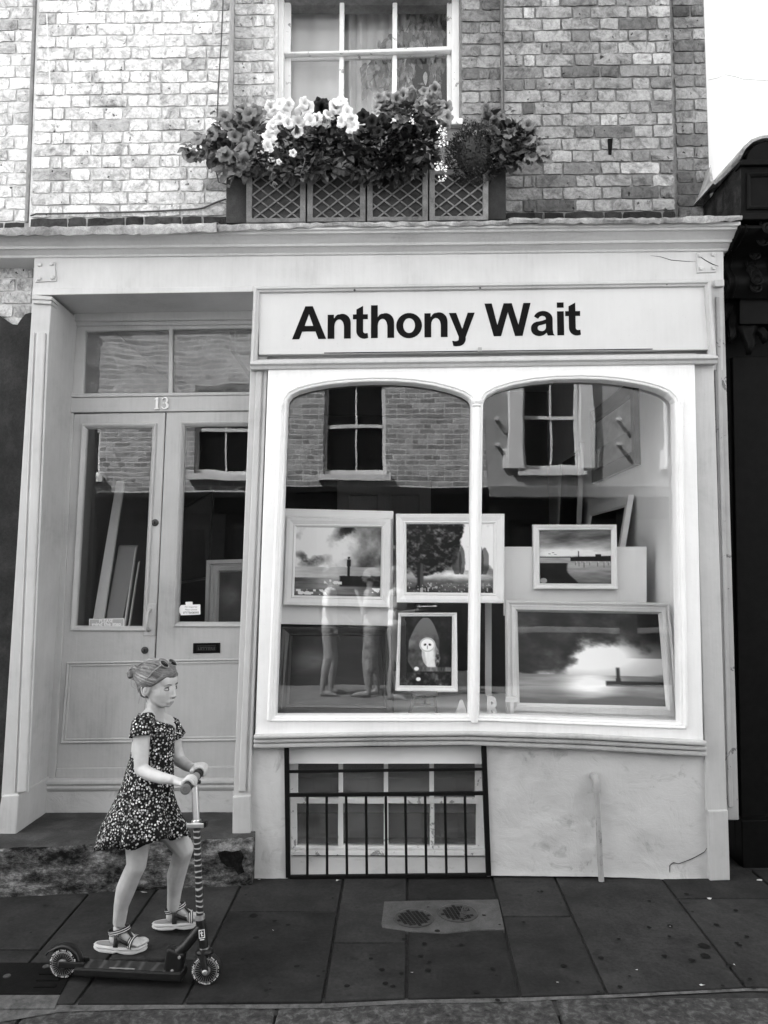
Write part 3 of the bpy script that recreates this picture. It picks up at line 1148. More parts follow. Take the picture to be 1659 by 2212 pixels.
d2 = plate('house_number', [[(nb.x + ht * .60 + a * ht * .98, nb.z + .001 + b * ht) for a, b in three]], 4.308, .010, M['white'], shop, .0012)

part('door_gap_shade', MB().quad_px((112, 1681), (540, 1679), (540, 1692), (112, 1692), 4.325, 4.37), M['black'], shop)  # black strip painted for the shade in the gap under the doors
# threshold, riser, step
part('threshold', MB().sweep(U(98, 1698, 4.30), U(548, 1695, 4.30), [(.0, 0), (-.010, .012), (-.008, .026), (.004, .034), (.02, .036), (.12, .036), (.12, -.034), (.012, -.034), (.002, -.026), (-.004, -.012)]), M['grey_door'], shop, 0.003)
slab('threshold_riser', ((90, 1704), (552, 1701), (552, 1790), (80, 1790)), 4.31, 4.5, M['riser'], bevel=0.002)

st = MB()
fl, frt = G(-330, 1955), G(544, 1911)
bl_, br_ = Vector((fl.x, 4.40, gz(4.4))), Vector((frt.x + .012, 4.40, gz(4.4)))
H0 = 0.226
nx, ny, nz = 90, 12, 10
def stp(u, v, w):            # u along, v back, w up
    a = fl.lerp(frt, u); b = bl_.lerp(br_, u)
    p = a.lerp(b, v)
    p.z = p.z * (1 - w) + (H0 + .004 * u) * w if w else p.z - .01
    return p
from mathutils import noise as mnoise
def worn(p, amt):
    n1 = mnoise.noise(p * 9); n2 = mnoise.noise(p * 28 + Vector((3, 1, 7)))
    return n1 * amt + n2 * amt * .6
vs, fs = [], []
grid = {}
prof = [(0, w / nz) for w in range(nz + 1)] + [(v / ny, 1) for v in range(1, ny + 1)]
for j, (v, w) in enumerate(prof):
    for i in range(nx + 1):
        p = stp(i / nx, v, w)
        e = math.exp(-((v * .6) ** 2 + ((1 - w) * .226) ** 2) / .0010)
        k = worn(p, .008)
        if v == 0: p.y += k + (0.012 if .42 < w < .5 else 0) * (1 if mnoise.noise(p * 5) > -.1 else 0) + e * (.012 + .5 * abs(k))
        else: p.z += k * .35
        p.z -= e * (.008 + abs(worn(p * 1.3, .010)))
        vs.append(p)
for j in range(len(prof) - 1):
    for i in range(nx):
        a = j * (nx + 1) + i
        fs.append((a, a + 1, a + nx + 2, a + nx + 1))
o = len(vs)
vs += [Vector((v.x + .001, 4.40, -.02)) for v in (vs[nx],)]
right = [j * (nx + 1) + nx for j in range(len(prof))]
fs.append(tuple(right + [o]))
st.add(vs, fs)
me = mesh_of('door_step', st, M['step'], W[shop], True)
me.materials.append(M['step_top'])
for pg in me.polygons:
    if abs(pg.normal.z) > .75: pg.material_index = 1
me.set_sharp_from_angle(angle=R(60))
so = link('door_step', me, shop, W[shop].copy())

# --- the big window: white frame with two arched lights
def r5(pts): return [(505.6 + .6952 * x, 589.9 + .6952 * y) for x, y in pts]
A1 = r5([(163, 412), (166, 394), (177, 379), (200, 367), (240, 356), (295, 346), (360, 339.5), (430, 336.5), (500, 337), (560, 341), (620, 350), (676, 364), (712, 377), (731, 389), (738, 400), (740, 412)])
A2 = r5([(773, 412), (775, 398), (785, 381), (815, 364), (868, 348), (930, 337), (1000, 330.5), (1080, 328.5), (1150, 331), (1210, 337.5), (1270, 347.5), (1318, 360), (1348, 374), (1364, 390), (1370, 402), (1371, 412)])
O1 = A1 + [(1014, 1547), (594, 1547)]
O2 = A2 + [(1471, 1563), (1035, 1546)]
WF = 3.955
outer = [(579, 792), (1040, 788), (1501, 784.5), (1520, 1600), (1250, 1587), (1011, 1581), (800, 1583), (551, 1588)]
win = plate('shop_window', [xz(outer, WF), xz(O1, WF), xz(O2, WF)], WF, 0.075, M['white'], shop, 0.005)
for op in (O1, O2):
    q = xz(op, WF)
    part('window_moulding', MB().ring(q, [(-.026, .002), (-.026, -.004), (-.022, -.009), (-.016, -.008), (-.012, -.002), (-.008, -.003), (-.002, -.001), (.002, .008), (.004, .03), (.005, .058)], WF), M['white'], win)
    plate('pane', [inset(q, -.004)], WF + .058, .005, M['glass'], win)
def column(a, b, r, name='mullion'):
    A, B = U(*a, WF - .002), U(*b, WF - .002)
    c = part(name, MB().tube([A, A.lerp(B, .5), B], r, 14), M['white'], win, smooth=True)
    ax = (A - B).normalized()
    part('mullion_capital', MB().lathe(A, ax, [(r, -.03), (r * 1.35, -.022), (r * 1.1, -.015), (r * 1.5, -.004), (r * 1.6, .006), (r * 1.25, .014), (r * .6, .03)], 16), M['white'], c, smooth=True)
column((1030, 868), (1024.5, 1560), .0185)
column((608, 876), (581, 1556), .010)
column((1471, 870), (1482, 1568), .010)
slab('window_head', ((577, 776), (1504, 763), (1504, 786), (577, 793.5)), 3.965, 4.2, M['grey'], bevel=0.004)

for i, (ya, yb, Y) in enumerate((((1588, 1583, 1581, 1587, 1601.5), (1597, 1592, 1590, 1597, 1612), 3.925), ((1597.5, 1592.5, 1590.5, 1597.5, 1612.5), (1606, 1601, 1599.5, 1608, 1623), 3.940), ((1606.5, 1601.5, 1600, 1608.5, 1623.5), (1617, 1612.5, 1610.5, 1619, 1635), 3.952))):
    xs5 = (547, 800, 1011, 1250, 1528)
    strip_px('window_sill', list(zip(xs5, ya)), list(zip(xs5, yb)), Y, 4.15, M['grey'], bevel=0.0075)

# stall riser either side of the basement light
def rendered(name, tops, bots, Y):
    mb = MB()
    n = 46
    m_ = 30
    vs, fs = [], []
    for j in range(m_ + 1):
        for i in range(n + 1):
            u = i / n
            t = Vector((np.interp(u, np.linspace(0, 1, len(tops)), [p[0] for p in tops]), np.interp(u, np.linspace(0, 1, len(tops)), [p[1] for p in tops])))
            b = Vector((np.interp(u, np.linspace(0, 1, len(bots)), [p[0] for p in bots]), np.interp(u, np.linspace(0, 1, len(bots)), [p[1] for p in bots])))
            q = t.lerp(b, j / m_)
            p = U(q.x, q.y, Y)
            k = mnoise.noise(p * 6) * .006 + mnoise.noise(Vector((p.x * 16, 0, p.z * 40))) * .0035 + mnoise.noise(p * 45) * .0012
            p.y += k
            if j == m_: p.y -= .004
            vs.append(p)
    for j in range(m_):
        for i in range(n):
            a = j * (n + 1) + i
            fs.append((a, a + n + 1, a + n + 2, a + 1))
    rim = [i for i in range(n + 1)] + [(j + 1) * (n + 1) - 1 for j in range(1, m_ + 1)] + [m_ * (n + 1) + i for i in reversed(range(n))] + [j * (n + 1) for j in reversed(range(1, m_))]
    o = len(vs)
    vs += [Vector((vs[i].x, 4.23, vs[i].z)) for i in rim]
    for k in range(len(rim)):
        k2 = (k + 1) % len(rim)
        fs.append((rim[k], rim[k2], o + k2, o + k))
    mb.add(vs, fs)
    return part(name, mb, M['riser'], shop, smooth=True)
sr1 = rendered('stall_riser', [(544, 1612), (617, 1610)], [(543, 1904), (622, 1899)], 4.0)
sr2 = rendered('stall_riser', [(1045, 1605), (1250, 1612), (1530, 1630)], [(1058, 1891), (1300, 1893), (1534, 1903)], 4.0)
ck = MB().tube([U(x, y, 3.999) for x, y in [(1447, 1884), (1447, 1869), (1455, 1863), (1466, 1866), (1490, 1857), (1505, 1850), (1522, 1840), (1527, 1832)]], [.001, .0016, .002, .0016, .0018, .0016, .0016, .001], 5)
part('crack', ck, M['black_dull'], sr2)

# basement light
BW = 4.17
cols_t = [(643, 731), (740.5, 829), (838.5, 928), (937.5, 1027)]
cols_b = [(641, 730), (741, 829), (839, 929), (938.5, 1029)]
holes = [[(a, 1636), (b, 1636), (b, 1725), (a, 1724)] for a, b in cols_t] + [[(a, 1736), (b, 1737), (b, 1829), (a, 1827)] for a, b in cols_b]
bwin = plate('basement_window', [xz([(600, 1600), (1062, 1600), (1062, 1842), (600, 1840)], BW)] + [xz(h, BW) for h in holes], BW, 0.04, M['white_old'], shop, 0.004)
for h in holes:
    plate('pane', [inset(xz(h, BW), -.004)], BW + .02, .003, M['glass_dirty'], bwin)
slab('basement_head', ((612, 1606), (1050, 1604), (1050, 1633), (612, 1634)), 4.10, 4.168, M['white_old'], bevel=0.004)
slab('basement_sill', ((612, 1837.5), (1052, 1838), (1052, 1849), (612, 1848)), 4.13, 4.168, M['white_old'], bevel=0.004)
sl = MB()
a0, a1, b0, b1 = U(612, 1849, 4.15), U(1056, 1850, 4.15), U(612, 1899, 4.015), U(1060, 1893, 4.015)
sl.hexa([b0, b1, a1, a0], [b0 + Vector((0, .2, -.05)), b1 + Vector((0, .2, -.05)), a1 + Vector((0, .1, -.1)), a0 + Vector((0, .1, -.1))])
part('basement_ledge', sl, M['riser'], shop)
part('basement_room', MB().box(-.62, .62, 5.4, 5.45, -.1, .85), M['wall_in'], shop)
part('basement_room', MB().box(-.62, .62, 4.22, 5.4, -.14, -.1), M['floor_in'], shop)

# --- upstairs sash window
SW = 4.52
casing = plate('sash_window', [xz([(590, -190), (996, -190), (996, 292), (590, 292)], SW - .03), xz([(615, -140), (976, -142), (977, 262), (611, 262)], SW - .03)], SW - .05, .09, M['white_old'], shop, 0.004)
lights_t = [[(628, 2), (733.5, 1), (733, 109), (627.5, 111)], [(743.5, 1), (848, 0), (847.5, 104), (743, 108)], [(858, 0), (966, -1), (966, 99), (858, 103)]]
lights_b = [[(627.5, 123), (732.5, 121), (731, 246), (627, 248)], [(742.5, 120), (847.5, 117), (846, 244), (742, 246)], [(858, 116), (966, 112), (967, 242), (857, 244)]]
ut = [[(x, -112), (y, -112), (y - 0, -14), (x, -13)] for (x, _), (y, _), _, _ in lights_t]
sash_u = plate('sash', [xz([(612, -120), (978, -122), (978, 108), (612, 116)], SW)] + [xz(h, SW) for h in lights_t] + [xz(h, SW) for h in ut], SW, .04, M['white_old'], casing, .006)
sash_l = plate('sash', [xz([(611, 112), (978, 104), (979, 259), (610, 261)], SW + .03)] + [xz(h, SW + .03) for h in lights_b], SW + .045, .04, M['white_old'], casing, .006)
for h in lights_t + ut: plate('pane', [inset(xz(h, SW), -.005)], SW + .02, .003, M['glass_old'], casing)
for h in lights_b: plate('pane', [inset(xz(h, SW + .03), -.005)], SW + .065, .003, M['glass_old'], casing)
slab('window_ledge', ((586, 258), (1000, 254), (1000, 268), (586, 272)), 4.40, 4.7, M['white_old'], bevel=0.006)
# room behind it
part('upper_room', MB().box(-.95, .75, 6.6, 6.65, 2.9, 6.4).box(-.95, -.92, 4.64, 6.6, 2.9, 6.4).box(.75, .78, 4.64, 6.6, 2.9, 6.4), M['wall_dark'], shop)
def curtain(a, b, Y, amp, folds, seed, name='curtain'):
    r = random.Random(seed)
    p0, p1 = U(a, 270, Y), U(b, 270, Y)
    zt_ = 5.2; z0 = p0.z - .02
    n = folds * 8
    mb = MB()
    for row in range(6):
        z = z0 + (zt_ - z0) * row / 5
        for i in range(n + 1):
            u = i / n
            mb.v.append(Vector((p0.x + (p1.x - p0.x) * u, Y + amp * math.sin(u * folds * 2 * math.pi + .4 * math.sin(row * .5)) + amp * .4 * math.sin(u * folds * 5.1 + row * .2), z)))
    for row in range(5):
        for i in range(n):
            k = row * (n + 1) + i
            mb.f.append((k, k + 1, k + n + 2, k + n + 1))
    return part(name, mb, M['curtain'], shop, smooth=True)
curtain(604, 742, 4.68, .006, 3, 1)
curtain(738, 884, 4.74, .022, 6, 2)

# patch where the step's paint and skin have broken away
bp = MB()
pp = [(470, 1842), (486, 1837), (503, 1840), (520, 1836), (527, 1850), (522, 1866), (528, 1884), (515, 1890), (505, 1874), (490, 1872), (478, 1862), (474, 1852)]
def stepface(x, y):
    u = (x - 0) / 543
    Yf = fl.lerp(frt, 0)
    lo, hi = 3.6, 4.1
    for _ in range(30):
        Y = (lo + hi) / 2
        p = U(x, y, Y)
        k = (p.x - fl.x) / (frt.x - fl.x)
        if Y < fl.y + (frt.y - fl.y) * k - .012: lo = Y
        else: hi = Y
    return p
vv = [stepface(*p) for p in pp]
bp.add([stepface(500, 1860)] + vv, [(0, i + 1, (i + 1) % len(vv) + 1) for i in range(len(vv))])
part('broken_patch', bp, rough_mat('dark broken stone', .010, .4, 3.0, 30, 1.0, .02, .95, 0, .05), so)
# ------------------------------------------------------------------ neighbour on the left: brick over charcoal painted render
lnb = thing('terraced_house', 'brick house beyond the door with charcoal painted render below bare brick', 'building', (-4, 4.1, 0))
wl = part('front_wall', MB().box(-9.9, U(66, 200, 4.36).x, 4.367, 4.60, 3.28, 9.2), M['mortar_pale_glare'], lnb)
lay(wl, 4.36, lambda z: -2.75, edge((82, 0), (63, 474), 4.36), ZBL, ZT, tone_left_glare, 1)
wlow = part('front_wall', MB().quad_px((-900, 500), (84, 505), (20, 1842), (-900, 1842), 4.137, 4.45), M['mortar_pale_glare'], lnb)
zlo = U(40, 716, 4.13).z; zhi = U(40, 540, 4.13).z
lay(wlow, 4.13, lambda z: -2.45, edge((74, 540), (66, 690), 4.13), zlo, zhi, lambda k, x: brng.uniform(.42, .62), 0)
ed = [(-900, 640), (-200, 668), (-60, 660), (-20, 668), (0, 682), (12, 690), (26, 700), (37, 701), (44, 690), (54, 678), (64, 675), (82, 676)]
plast = plate('painted_render', [xz(ed + [(20, 1850), (-900, 1850)], 4.105)], 4.105, .028, M['charcoal'], lnb, .004)
part('side_wall', MB().box(-10, -9.9, 4.34, 11, 0, 9.2), M['mortar'], lnb)
part('roof', MB().box(-10, -2.11, 4.34, 11, 9.21, 9.4), M['lead'], lnb)
part('back_wall', MB().box(-9.9, -2.11, 10.9, 11, 0, 9.2), M['mortar'], lnb)
part('ceiling', MB().box(-9.9, -2.11, 4.47, 10.9, 3.2, 3.27), M['mortar'], lnb)

# further left, along the lane
far_l = thing('brick_terrace', 'further brick terrace along the lane, past the house with charcoal render', 'building', (-18, 4.4, 0))
part('front_wall', MB().box(-26, -10.02, 4.4, 4.7, 0, 8.6), M['mortar'], far_l)
part('roof', MB().box(-26, -10.02, 4.4, 11, 8.6, 8.8), M['lead'], far_l)
part('back_wall', MB().box(-26, -10.02, 10.8, 11, 0, 8.6), M['mortar'], far_l)

# ------------------------------------------------------------------ neighbour on the right: white upper storey over a black shopfront
rnb = thing('white_house', 'white painted house with black carved shopfront below', 'building', (2.6, 4.2, 0))
ww = MB()
a = U(1490, 520, 4.46)
part('upper_wall', MB().box(a.x, 9.0, 4.46, 4.6, 2.5, 9.2), M['white_wall'], rnb)
crack = MB().tube([U(x, y, 4.459) for x, y in [(1530, 173), (1552, 168), (1566, 161), (1590, 166), (1606, 171), (1640, 173), (1700, 176)]], .0014, 5)
part('crack', crack, M['lead'], rnb)
bx0 = U(1563, 1000, 4.06).x
part('shop_wall', MB().quad_px((1540, 640), (2600, 640), (2600, 1925), (1592, 1907), 4.24, 4.40), M['black'], rnb)
part('fascia', MB().quad_px((1598, 462), (2600, 455), (2600, 700), (1598, 700), 4.10, 4.4), M['black'], rnb, .004)
# block with rounded lead cap
BL = 3.90
blk = part('fascia_end_block', MB().quad_px((1600, 350), (2100, 345), (2100, 466), (1600, 468), BL, 4.40), M['black'], rnb, .005)
blk.data.materials.append(M['black_dull'])
for pg in blk.data.polygons:
    if pg.normal.x < -.8: pg.material_index = 1
arch = [(1613, 348)] + [(1665 + 52 * math.cos(R(t)), 346 + 42 * -math.sin(R(t))) for t in range(176, 0, -12)] + [(1717, 348)]
plate('arched_top', [xz(arch, BL - .012)], BL - .012, .45, M['black'], rnb, .004)
part('panel_moulding', MB().ring(xz([(1612, 375), (1690, 373), (1690, 452), (1612, 454)], BL), [(0, .001), (0, -.01), (.008, -.014), (.02, -.006), (.024, .001)], BL), M['black'], rnb)
part('block_moulding', MB().quad_px((1600, 344), (2100, 340), (2100, 352), (1600, 356), BL - .022, BL + .05).quad_px((1599, 460), (2100, 456), (2100, 470), (1599, 474), BL - .022, BL + .05), M['black'], rnb, .004)
# lead cap: from the brick wall up and round over the arch
lead = MB()
path = [(1534.5, 356), (1533, 372), (1533, 388), (1539, 398), (1546, 398), (1562, 384), (1580, 366), (1596, 350), (1603, 336), (1611, 321), (1626, 307), (1645, 299), (1665, 297), (1690, 300), (1720, 320)]
inn = [(1536.5, 358), (1538, 374), (1540, 386), (1543, 391), (1545, 391), (1557, 380), (1576, 361), (1591, 345), (1596, 334), (1606, 316), (1623, 301), (1644, 293), (1665, 291), (1692, 294), (1724, 314)]
yd = [4.30, 4.26, 4.2, 4.12, 4.08, 4.03, 3.98, 3.92, 3.885, 3.875, 3.875, 3.875, 3.875, 3.875, 3.875]
n = len(path)
vs = [U(*p, y) for p, y in zip(path, yd)] + [U(*p, y - .004) for p, y in zip(inn, yd)]
vs += [Vector((v.x, 4.44, v.z + .012)) for v in vs[n:2 * n]] + [Vector((v.x, 4.44, v.z)) for v in vs[:n]]
fs = []
for i in range(n - 1):
    for k in range(3):
        fs.append((k * n + i, k * n + i + 1, (k + 1) * n + i + 1, (k + 1) * n + i))
lead.add(vs, fs)
lc = part('lead_cap', lead, M['lead'], rnb, 0, True)
# console: scroll bracket with acanthus leaf
con = thing('scroll_bracket', 'black carved scroll bracket with drooping leaf under the rounded fascia block', 'bracket', U(1640, 800, 4.1))
sp = []
def px(p, Y=3.9): q = U(*p, Y); return (q.x, q.z)
side = [(4.10, U(1640, 474, 3.92).z)]
zt0, zb0 = U(1640, 476, 3.92).z, U(1640, 640, 4.05).z
x0c, x1c = U(1574, 560, 3.98).x, U(1700, 560, 3.98).x
prof = []
for i in range(25):
    t = i / 24
    y = 4.13 - (.235 * math.exp(-((t - .16) / .20) ** 2) + .09 * math.exp(-((t - .78) / .22) ** 2) + .015)
    prof.append((y, zt0 + (zb0 - zt0) * t))
vs = [Vector((x0c + .012, y, z)) for y, z in prof] + [Vector((x1c, y, z)) for y, z in prof] + [Vector((x0c + .012, 4.26, z)) for y, z in prof] + [Vector((x1c, 4.26, z)) for y, z in prof]
n = len(prof)
fs = []
for i in range(n - 1):
    fs += [(i, i + 1, n + i + 1, n + i), (2 * n + i, 2 * n + i + 1, i + 1, i), (n + i, n + i + 1, 3 * n + i + 1, 3 * n + i)]
mb = MB().add(vs, fs)
part('bracket_body', mb, M['black'], con, smooth=True)
for sgn, (cy, cz, r) in ((0, (4.005, zt0 - .075, .075)), (0, (4.07, zb0 + .06, .05))):
    pts = []
    for k in range(40):
        t = k / 39
        a = R(90) + t * 4.6 * math.pi
        rr = r * (1 - .86 * t)
        pts.append(Vector((x0c + .012, cy - rr * math.cos(a) * 1.0, cz + rr * math.sin(a))))
    part('volute', MB().tube(pts, [.011 * (1 - .5 * i / 39) for i in range(40)], 7), M['black'], con, smooth=True)
for k in range(9):           # guilloche chain down the face
    t = .08 + k * .1
    y = np.interp(t, [i / 24 for i in range(25)], [p[0] for p in prof])
    c = Vector(((x0c + x1c) / 2 + .01, y - .003, zt0 + (zb0 - zt0) * t))
    part('guilloche', MB().lathe(c, (0, -1, .2), [(.030, 0), (.034, .008), (.026, .012), (.018, .004), (.010, .010), (0, .013)], 14), M['black'], con, smooth=True)
for xx in (x0c + .02, x0c + .055, x1c - .05, x1c - .012):
    part('bracket_fillet', MB().tube([Vector((xx, y - .002, z)) for y, z in prof], .007, 6), M['black'], con, smooth=True)
mid = (x0c + x1c) / 2
ltop = U(1640, 590, 4.08).z
lbot = U(1630, 772, 4.16).z
for k, (ang, ln, wd_) in enumerate(((0, 1.0, .06), (-24, .88, .052), (24, .88, .052), (-46, .7, .045), (46, .7, .045), (-68, .5, .036), (68, .5, .036))):
    L = (ltop - lbot) * ln
    lf = MB()
    for j in range(9):
        t = j / 8
        w = wd_ * (math.sin(math.pi * min(1, t * .85 + .12)) ** .7) * (1 + .14 * math.sin(t * 22))
        ctr = Vector((mid + math.sin(R(ang)) * L * t * .62, 4.205 - .075 * math.sin(t * math.pi * .8) - .04 * (t > .8) - .02 * (ang == 0), ltop - math.cos(R(ang * .75)) * L * t))
        d = Vector((math.cos(R(ang)), 0, math.sin(R(ang))))
        for s, yy in ((-1, .022), (-.5, .004), (0, .012), (.5, .004), (1, .022)):
            lf.v.append(ctr + d * w * s + Vector((0, yy, 0)))
    for j in range(8):
        for s in range(4):
            lf.f.append((j * 5 + s, j * 5 + s + 1, j * 5 + s + 6, j * 5 + s + 5))
    p = part('acanthus_lobe', lf, M['black'], con, smooth=True)
    p.modifiers.new('t', 'SOLIDIFY').thickness = .012
part('shop_pilaster', MB().quad_px((1582, 770), (1700, 768), (1730, 1916), (1604, 1908), 4.215, 4.4), M['black'], rnb, .006)
part('plinth', MB().quad_px((1602, 1772), (1740, 1770), (1745, 1920), (1606, 1908), 4.16, 4.4), M['black'], rnb, .006)
part('roof', MB().box(1.92, 9.0, 4.46, 11, 9.21, 9.4), M['lead'], rnb)
part('side_wall', MB().box(8.9, 9.0, 4.61, 11, 0, 9.2), M['white_wall'], rnb)
part('back_wall', MB().box(1.92, 8.9, 10.9, 11, 0, 9.2), M['mortar'], rnb)

# ------------------------------------------------------------------ the other side of the lane: seen only in the window reflections, and the source of the bounced light
OY = -2.85
def opening(o, x0, x1, z0, z1, y=OY, m='white', bars=(1, 1), depth=.10, blind=False):
    """sash window set back in a wall that faces the shop."""
    w = MB().box(x0, x1, y - depth - .03, y - depth, z0, z1)
    f = part('window', MB().box(x0, x0 + .05, y - depth, y - depth + .03, z0, z1).box(x1 - .05, x1, y - depth, y - depth + .03, z0, z1).box(x0 + .05, x1 - .05, y - depth, y - depth + .03, z1 - .05, z1).box(x0 + .05, x1 - .05, y - depth, y - depth + .03, z0, z0 + .07).box(x0 + .05, x1 - .05, y - depth, y - depth + .04, (z0 + z1) / 2 - .025, (z0 + z1) / 2 + .025), M[m], o)
    for k in range(1, bars[0] + 1):
        xx = x0 + (x1 - x0) * k / (bars[0] + 1)
        part('glazing_bar', MB().box(xx - .011, xx + .011, y - depth, y - depth + .025, z0 + .072, (z0 + z1) / 2 - .026).box(xx - .011, xx + .011, y - depth, y - depth + .025, (z0 + z1) / 2 + .026, z1 - .052), M[m], f)
    part('pane', MB().box(x0 + .05, x1 - .05, y - depth - .008, y - depth - .004, z0 + .07, z1 - .05), M['night_glass'], f)
    part('sill', MB().box(x0 - .07, x1 + .07, y + .003, y + .07, z0 - .09, z0 - .004), M['white'], f)
M['night_glass'] = plain('dark window glass', .008, .08, 0, .3)


def wall_with_holes(name, o, x0, x1, z0, z1, holes, m, y=OY, d=.25):
    """street wall facing +Y; plate() faces -Y, so it is simply thick enough to be seen from behind."""
    polys = [[(x0, z0), (x1, z0), (x1, z1), (x0, z1)]] + [[(a, c), (b, c), (b, e), (a, e)] for a, b, c, e in holes]
    return plate(name, polys, y - d, d, m, o)


def brick_sheet_mat(name):
    m, n, b = newmat(name)
    tc = n.nodes.new('ShaderNodeTexCoord')
    mp = n.nodes.new('ShaderNodeMapping')
    mp.inputs['Rotation'].default_value = (R(90), 0, 0)
    n.links.new(tc.outputs['Object'], mp.inputs['Vector'])
    sx = n.nodes.new('ShaderNodeSeparateXYZ'); n.links.new(tc.outputs['Object'], sx.inputs[0])
    cb = n.nodes.new('ShaderNodeCombineXYZ')
    wob = noise(n, tc.outputs['Object'], 6, 3)
    n.links.new(sx.outputs['X'], cb.inputs['X'])
    n.links.new(math_(n, 'ADD', sx.outputs['Z'], math_(n, 'MULTIPLY', wob, .012)), cb.inputs['Y'])
    br = n.nodes.new('ShaderNodeTexBrick')
    br.inputs['Scale'].default_value = 1
    br.inputs['Brick Width'].default_value = .225
    br.inputs['Row Height'].default_value = .075
    br.inputs['Mortar Size'].default_value = .011
    br.inputs['Mortar Smooth'].default_value = .3
    br.inputs['Color1'].default_value = (.24, .24, .24, 1)
    br.inputs['Color2'].default_value = (.54, .54, .54, 1)
    br.inputs['Mortar'].default_value = (.72, .72, .72, 1)
    br.offset_frequency = 2; br.squash = .5; br.squash_frequency = 3
    n.links.new(cb.outputs[0], br.inputs['Vector'])
    f = noise(n, tc.outputs['Object'], 5, 6, .7)
    v = math_(n, 'MULTIPLY', br.outputs['Color'], ramp(n, f, [(.3, .6), (.65, 1.2)]))
    n.links.new(v, b.inputs['Base Color'])
    b.inputs['Roughness'].default_value = .9
    h = math_(n, 'ADD', math_(n, 'MULTIPLY', br.outputs['Fac'], -1.0), math_(n, 'MULTIPLY', f, .6))
    bump(n, b, h, .9, .02)
    return m


M['brick_far'] = brick_sheet_mat('sunlit brickwork')
M['far_dark'] = plain('dark shopfront paint', .009, .5, 0, .12, .3, 4)
M['far_mid'] = plain('grey painted front', .2, .5, var=.1, vscale=4)
opp = thing('brick_house', 'sunlit brick house with sash windows over a dark shopfront, mirrored in the left pane', 'building', (-1.5, OY, 0))
wins = [(-.86, .03, 2.93, 4.35), (-2.86, -1.98, 3.02, 4.40), (-5.2, -4.3, 3.0, 4.4), (-.86, .03, 5.6, 7.0), (-2.86, -1.98, 5.6, 7.0)]
wall_with_holes('front_wall', opp, -6.6, 1.47, 2.74, 8.2, wins, M['brick_far'])
for w in wins: opening(opp, *w)
part('shopfront', MB().box(-6.6, 1.47, OY - .25, OY - .02, -.02, 2.45), M['far_dark'], opp)
part('shop_fascia', MB().box(-6.6, 1.44, OY - .25, OY + .06, 2.45, 2.66).box(-6.6, 1.46, OY - .25, OY + .16, 2.662, 2.735), M['far_dark'], opp)
for x in (-6.2, -4.4, -2.5, -.75, 1.3):
    part('shop_pilaster', MB().box(x - .1, x + .1, OY - .02, OY + .05, -.02, 2.45), M['far_dark'], opp)
for a, b in ((-4.2, -2.7), (-2.3, -.95), (-.55, 1.1)):
    part('shop_glass', MB().box(a, b, OY - .019, OY - .012, .75, 2.2), M['night_glass'], opp)
part('stall_board', MB().box(-4.2, 1.1, OY - .018, OY + .02, -.02, .68), M['far_dark'], opp)
wt = text_mesh('shop_word', 'THE LI', M['far_mid'], .17, .004, .003, 1.1)
wt.transform(Matrix.Translation((.06, OY + .066, 2.49)) @ Matrix.Rotation(R(180), 4, 'Z') @ Matrix.Rotation(R(90), 4, 'X'))
mpart('shop_word', wt, opp)
opp2 = thing('rendered_house', 'sunlit pale rendered house with deep window surround, mirrored in the right pane', 'building', (3.5, OY, 0))
wins2 = [(1.98, 2.80, 3.02, 4.5), (4.2, 5.1, 3.0, 4.5), (1.98, 2.80, 5.6, 7.0)]
wall_with_holes('front_wall', opp2, 1.475, 9.5, 2.72, 8.6, wins2, M['far_render'] if 'far_render' in M else M['far_mid'])
M['far_render'] = rough_mat('sunlit grey render', .38, .85, 1.12, 5, .4, .01, .8)
opp2.children[0].data.materials[0] = M['far_render']
for w in wins2:
    opening(opp2, *w)
    x0, x1, z0, z1 = w
    part('surround', MB().box(x0 - .20, x0, OY + .001, OY + .09, z0, z1 + .1).box(x1, x1 + .20, OY + .001, OY + .09, z0, z1 + .1).box(x0 - .27, x0 - .2, OY + .001, OY + .05, z0, z0 + .28).box(x1 + .2, x1 + .27, OY + .001, OY + .05, z0, z0 + .28), M['white'], opp2, .01)
part('string_course', MB().box(1.48, 9.5, OY - .02, OY + .18, 2.60, 2.76), M['far_mid'], opp2, .01)
part('shopfront', MB().box(1.48, 9.5, OY - .25, OY - .02, -.02, 2.60), M['far_dark'], opp2)
for x, z in ((1.62, 3.72), (1.62, 3.36), (3.35, 3.72), (3.35, 3.36)):
    part('iron_peg', MB().tube([(x, OY - .02, z), (x, OY + .11, z)], .028, 8), M['white'], opp2)
for x in (1.62, 3.4, 5.4, 7.3):
    part('shop_pilaster', MB().box(x - .12, x + .12, OY - .02, OY + .07, -.02, 2.598), M['far_dark'], opp2, .01)
part('stall_board', MB().box(1.8, 5.2, OY - .018, OY + .05, .70, .78), M['far_mid'], opp2, .01)
part('stall_board', MB().box(1.8, 5.2, OY - .018, OY + .02, -.02, .697), M['far_dark'], opp2)
part('shop_glass', MB().box(1.8, 5.2, OY - .018, OY - .01, .80, 2.3), M['night_glass'], opp2)
opp3 = thing('added_bounce_house', 'white house added to bounce light, across the lane left of the mirrored brick house', 'building', (-11, OY, 0))  # invented house, added to bounce light onto the left brickwork
part('front_wall', MB().box(-20, -6.61, OY - .25, OY, -.02, 8.4), M['white_wall'], opp3)
part('roof', MB().box(-20, -6.61, OY - 6, OY - .26, 8.0, 8.4), M['lead'], opp3)
opp4 = thing('pale_terrace', 'pale sunlit terrace across the lane, right of the mirrored rendered house', 'building', (14, OY, 0))
part('front_wall', MB().box(9.51, 22, OY - .25, OY, -.02, 8.4), M['white_wall'], opp4)
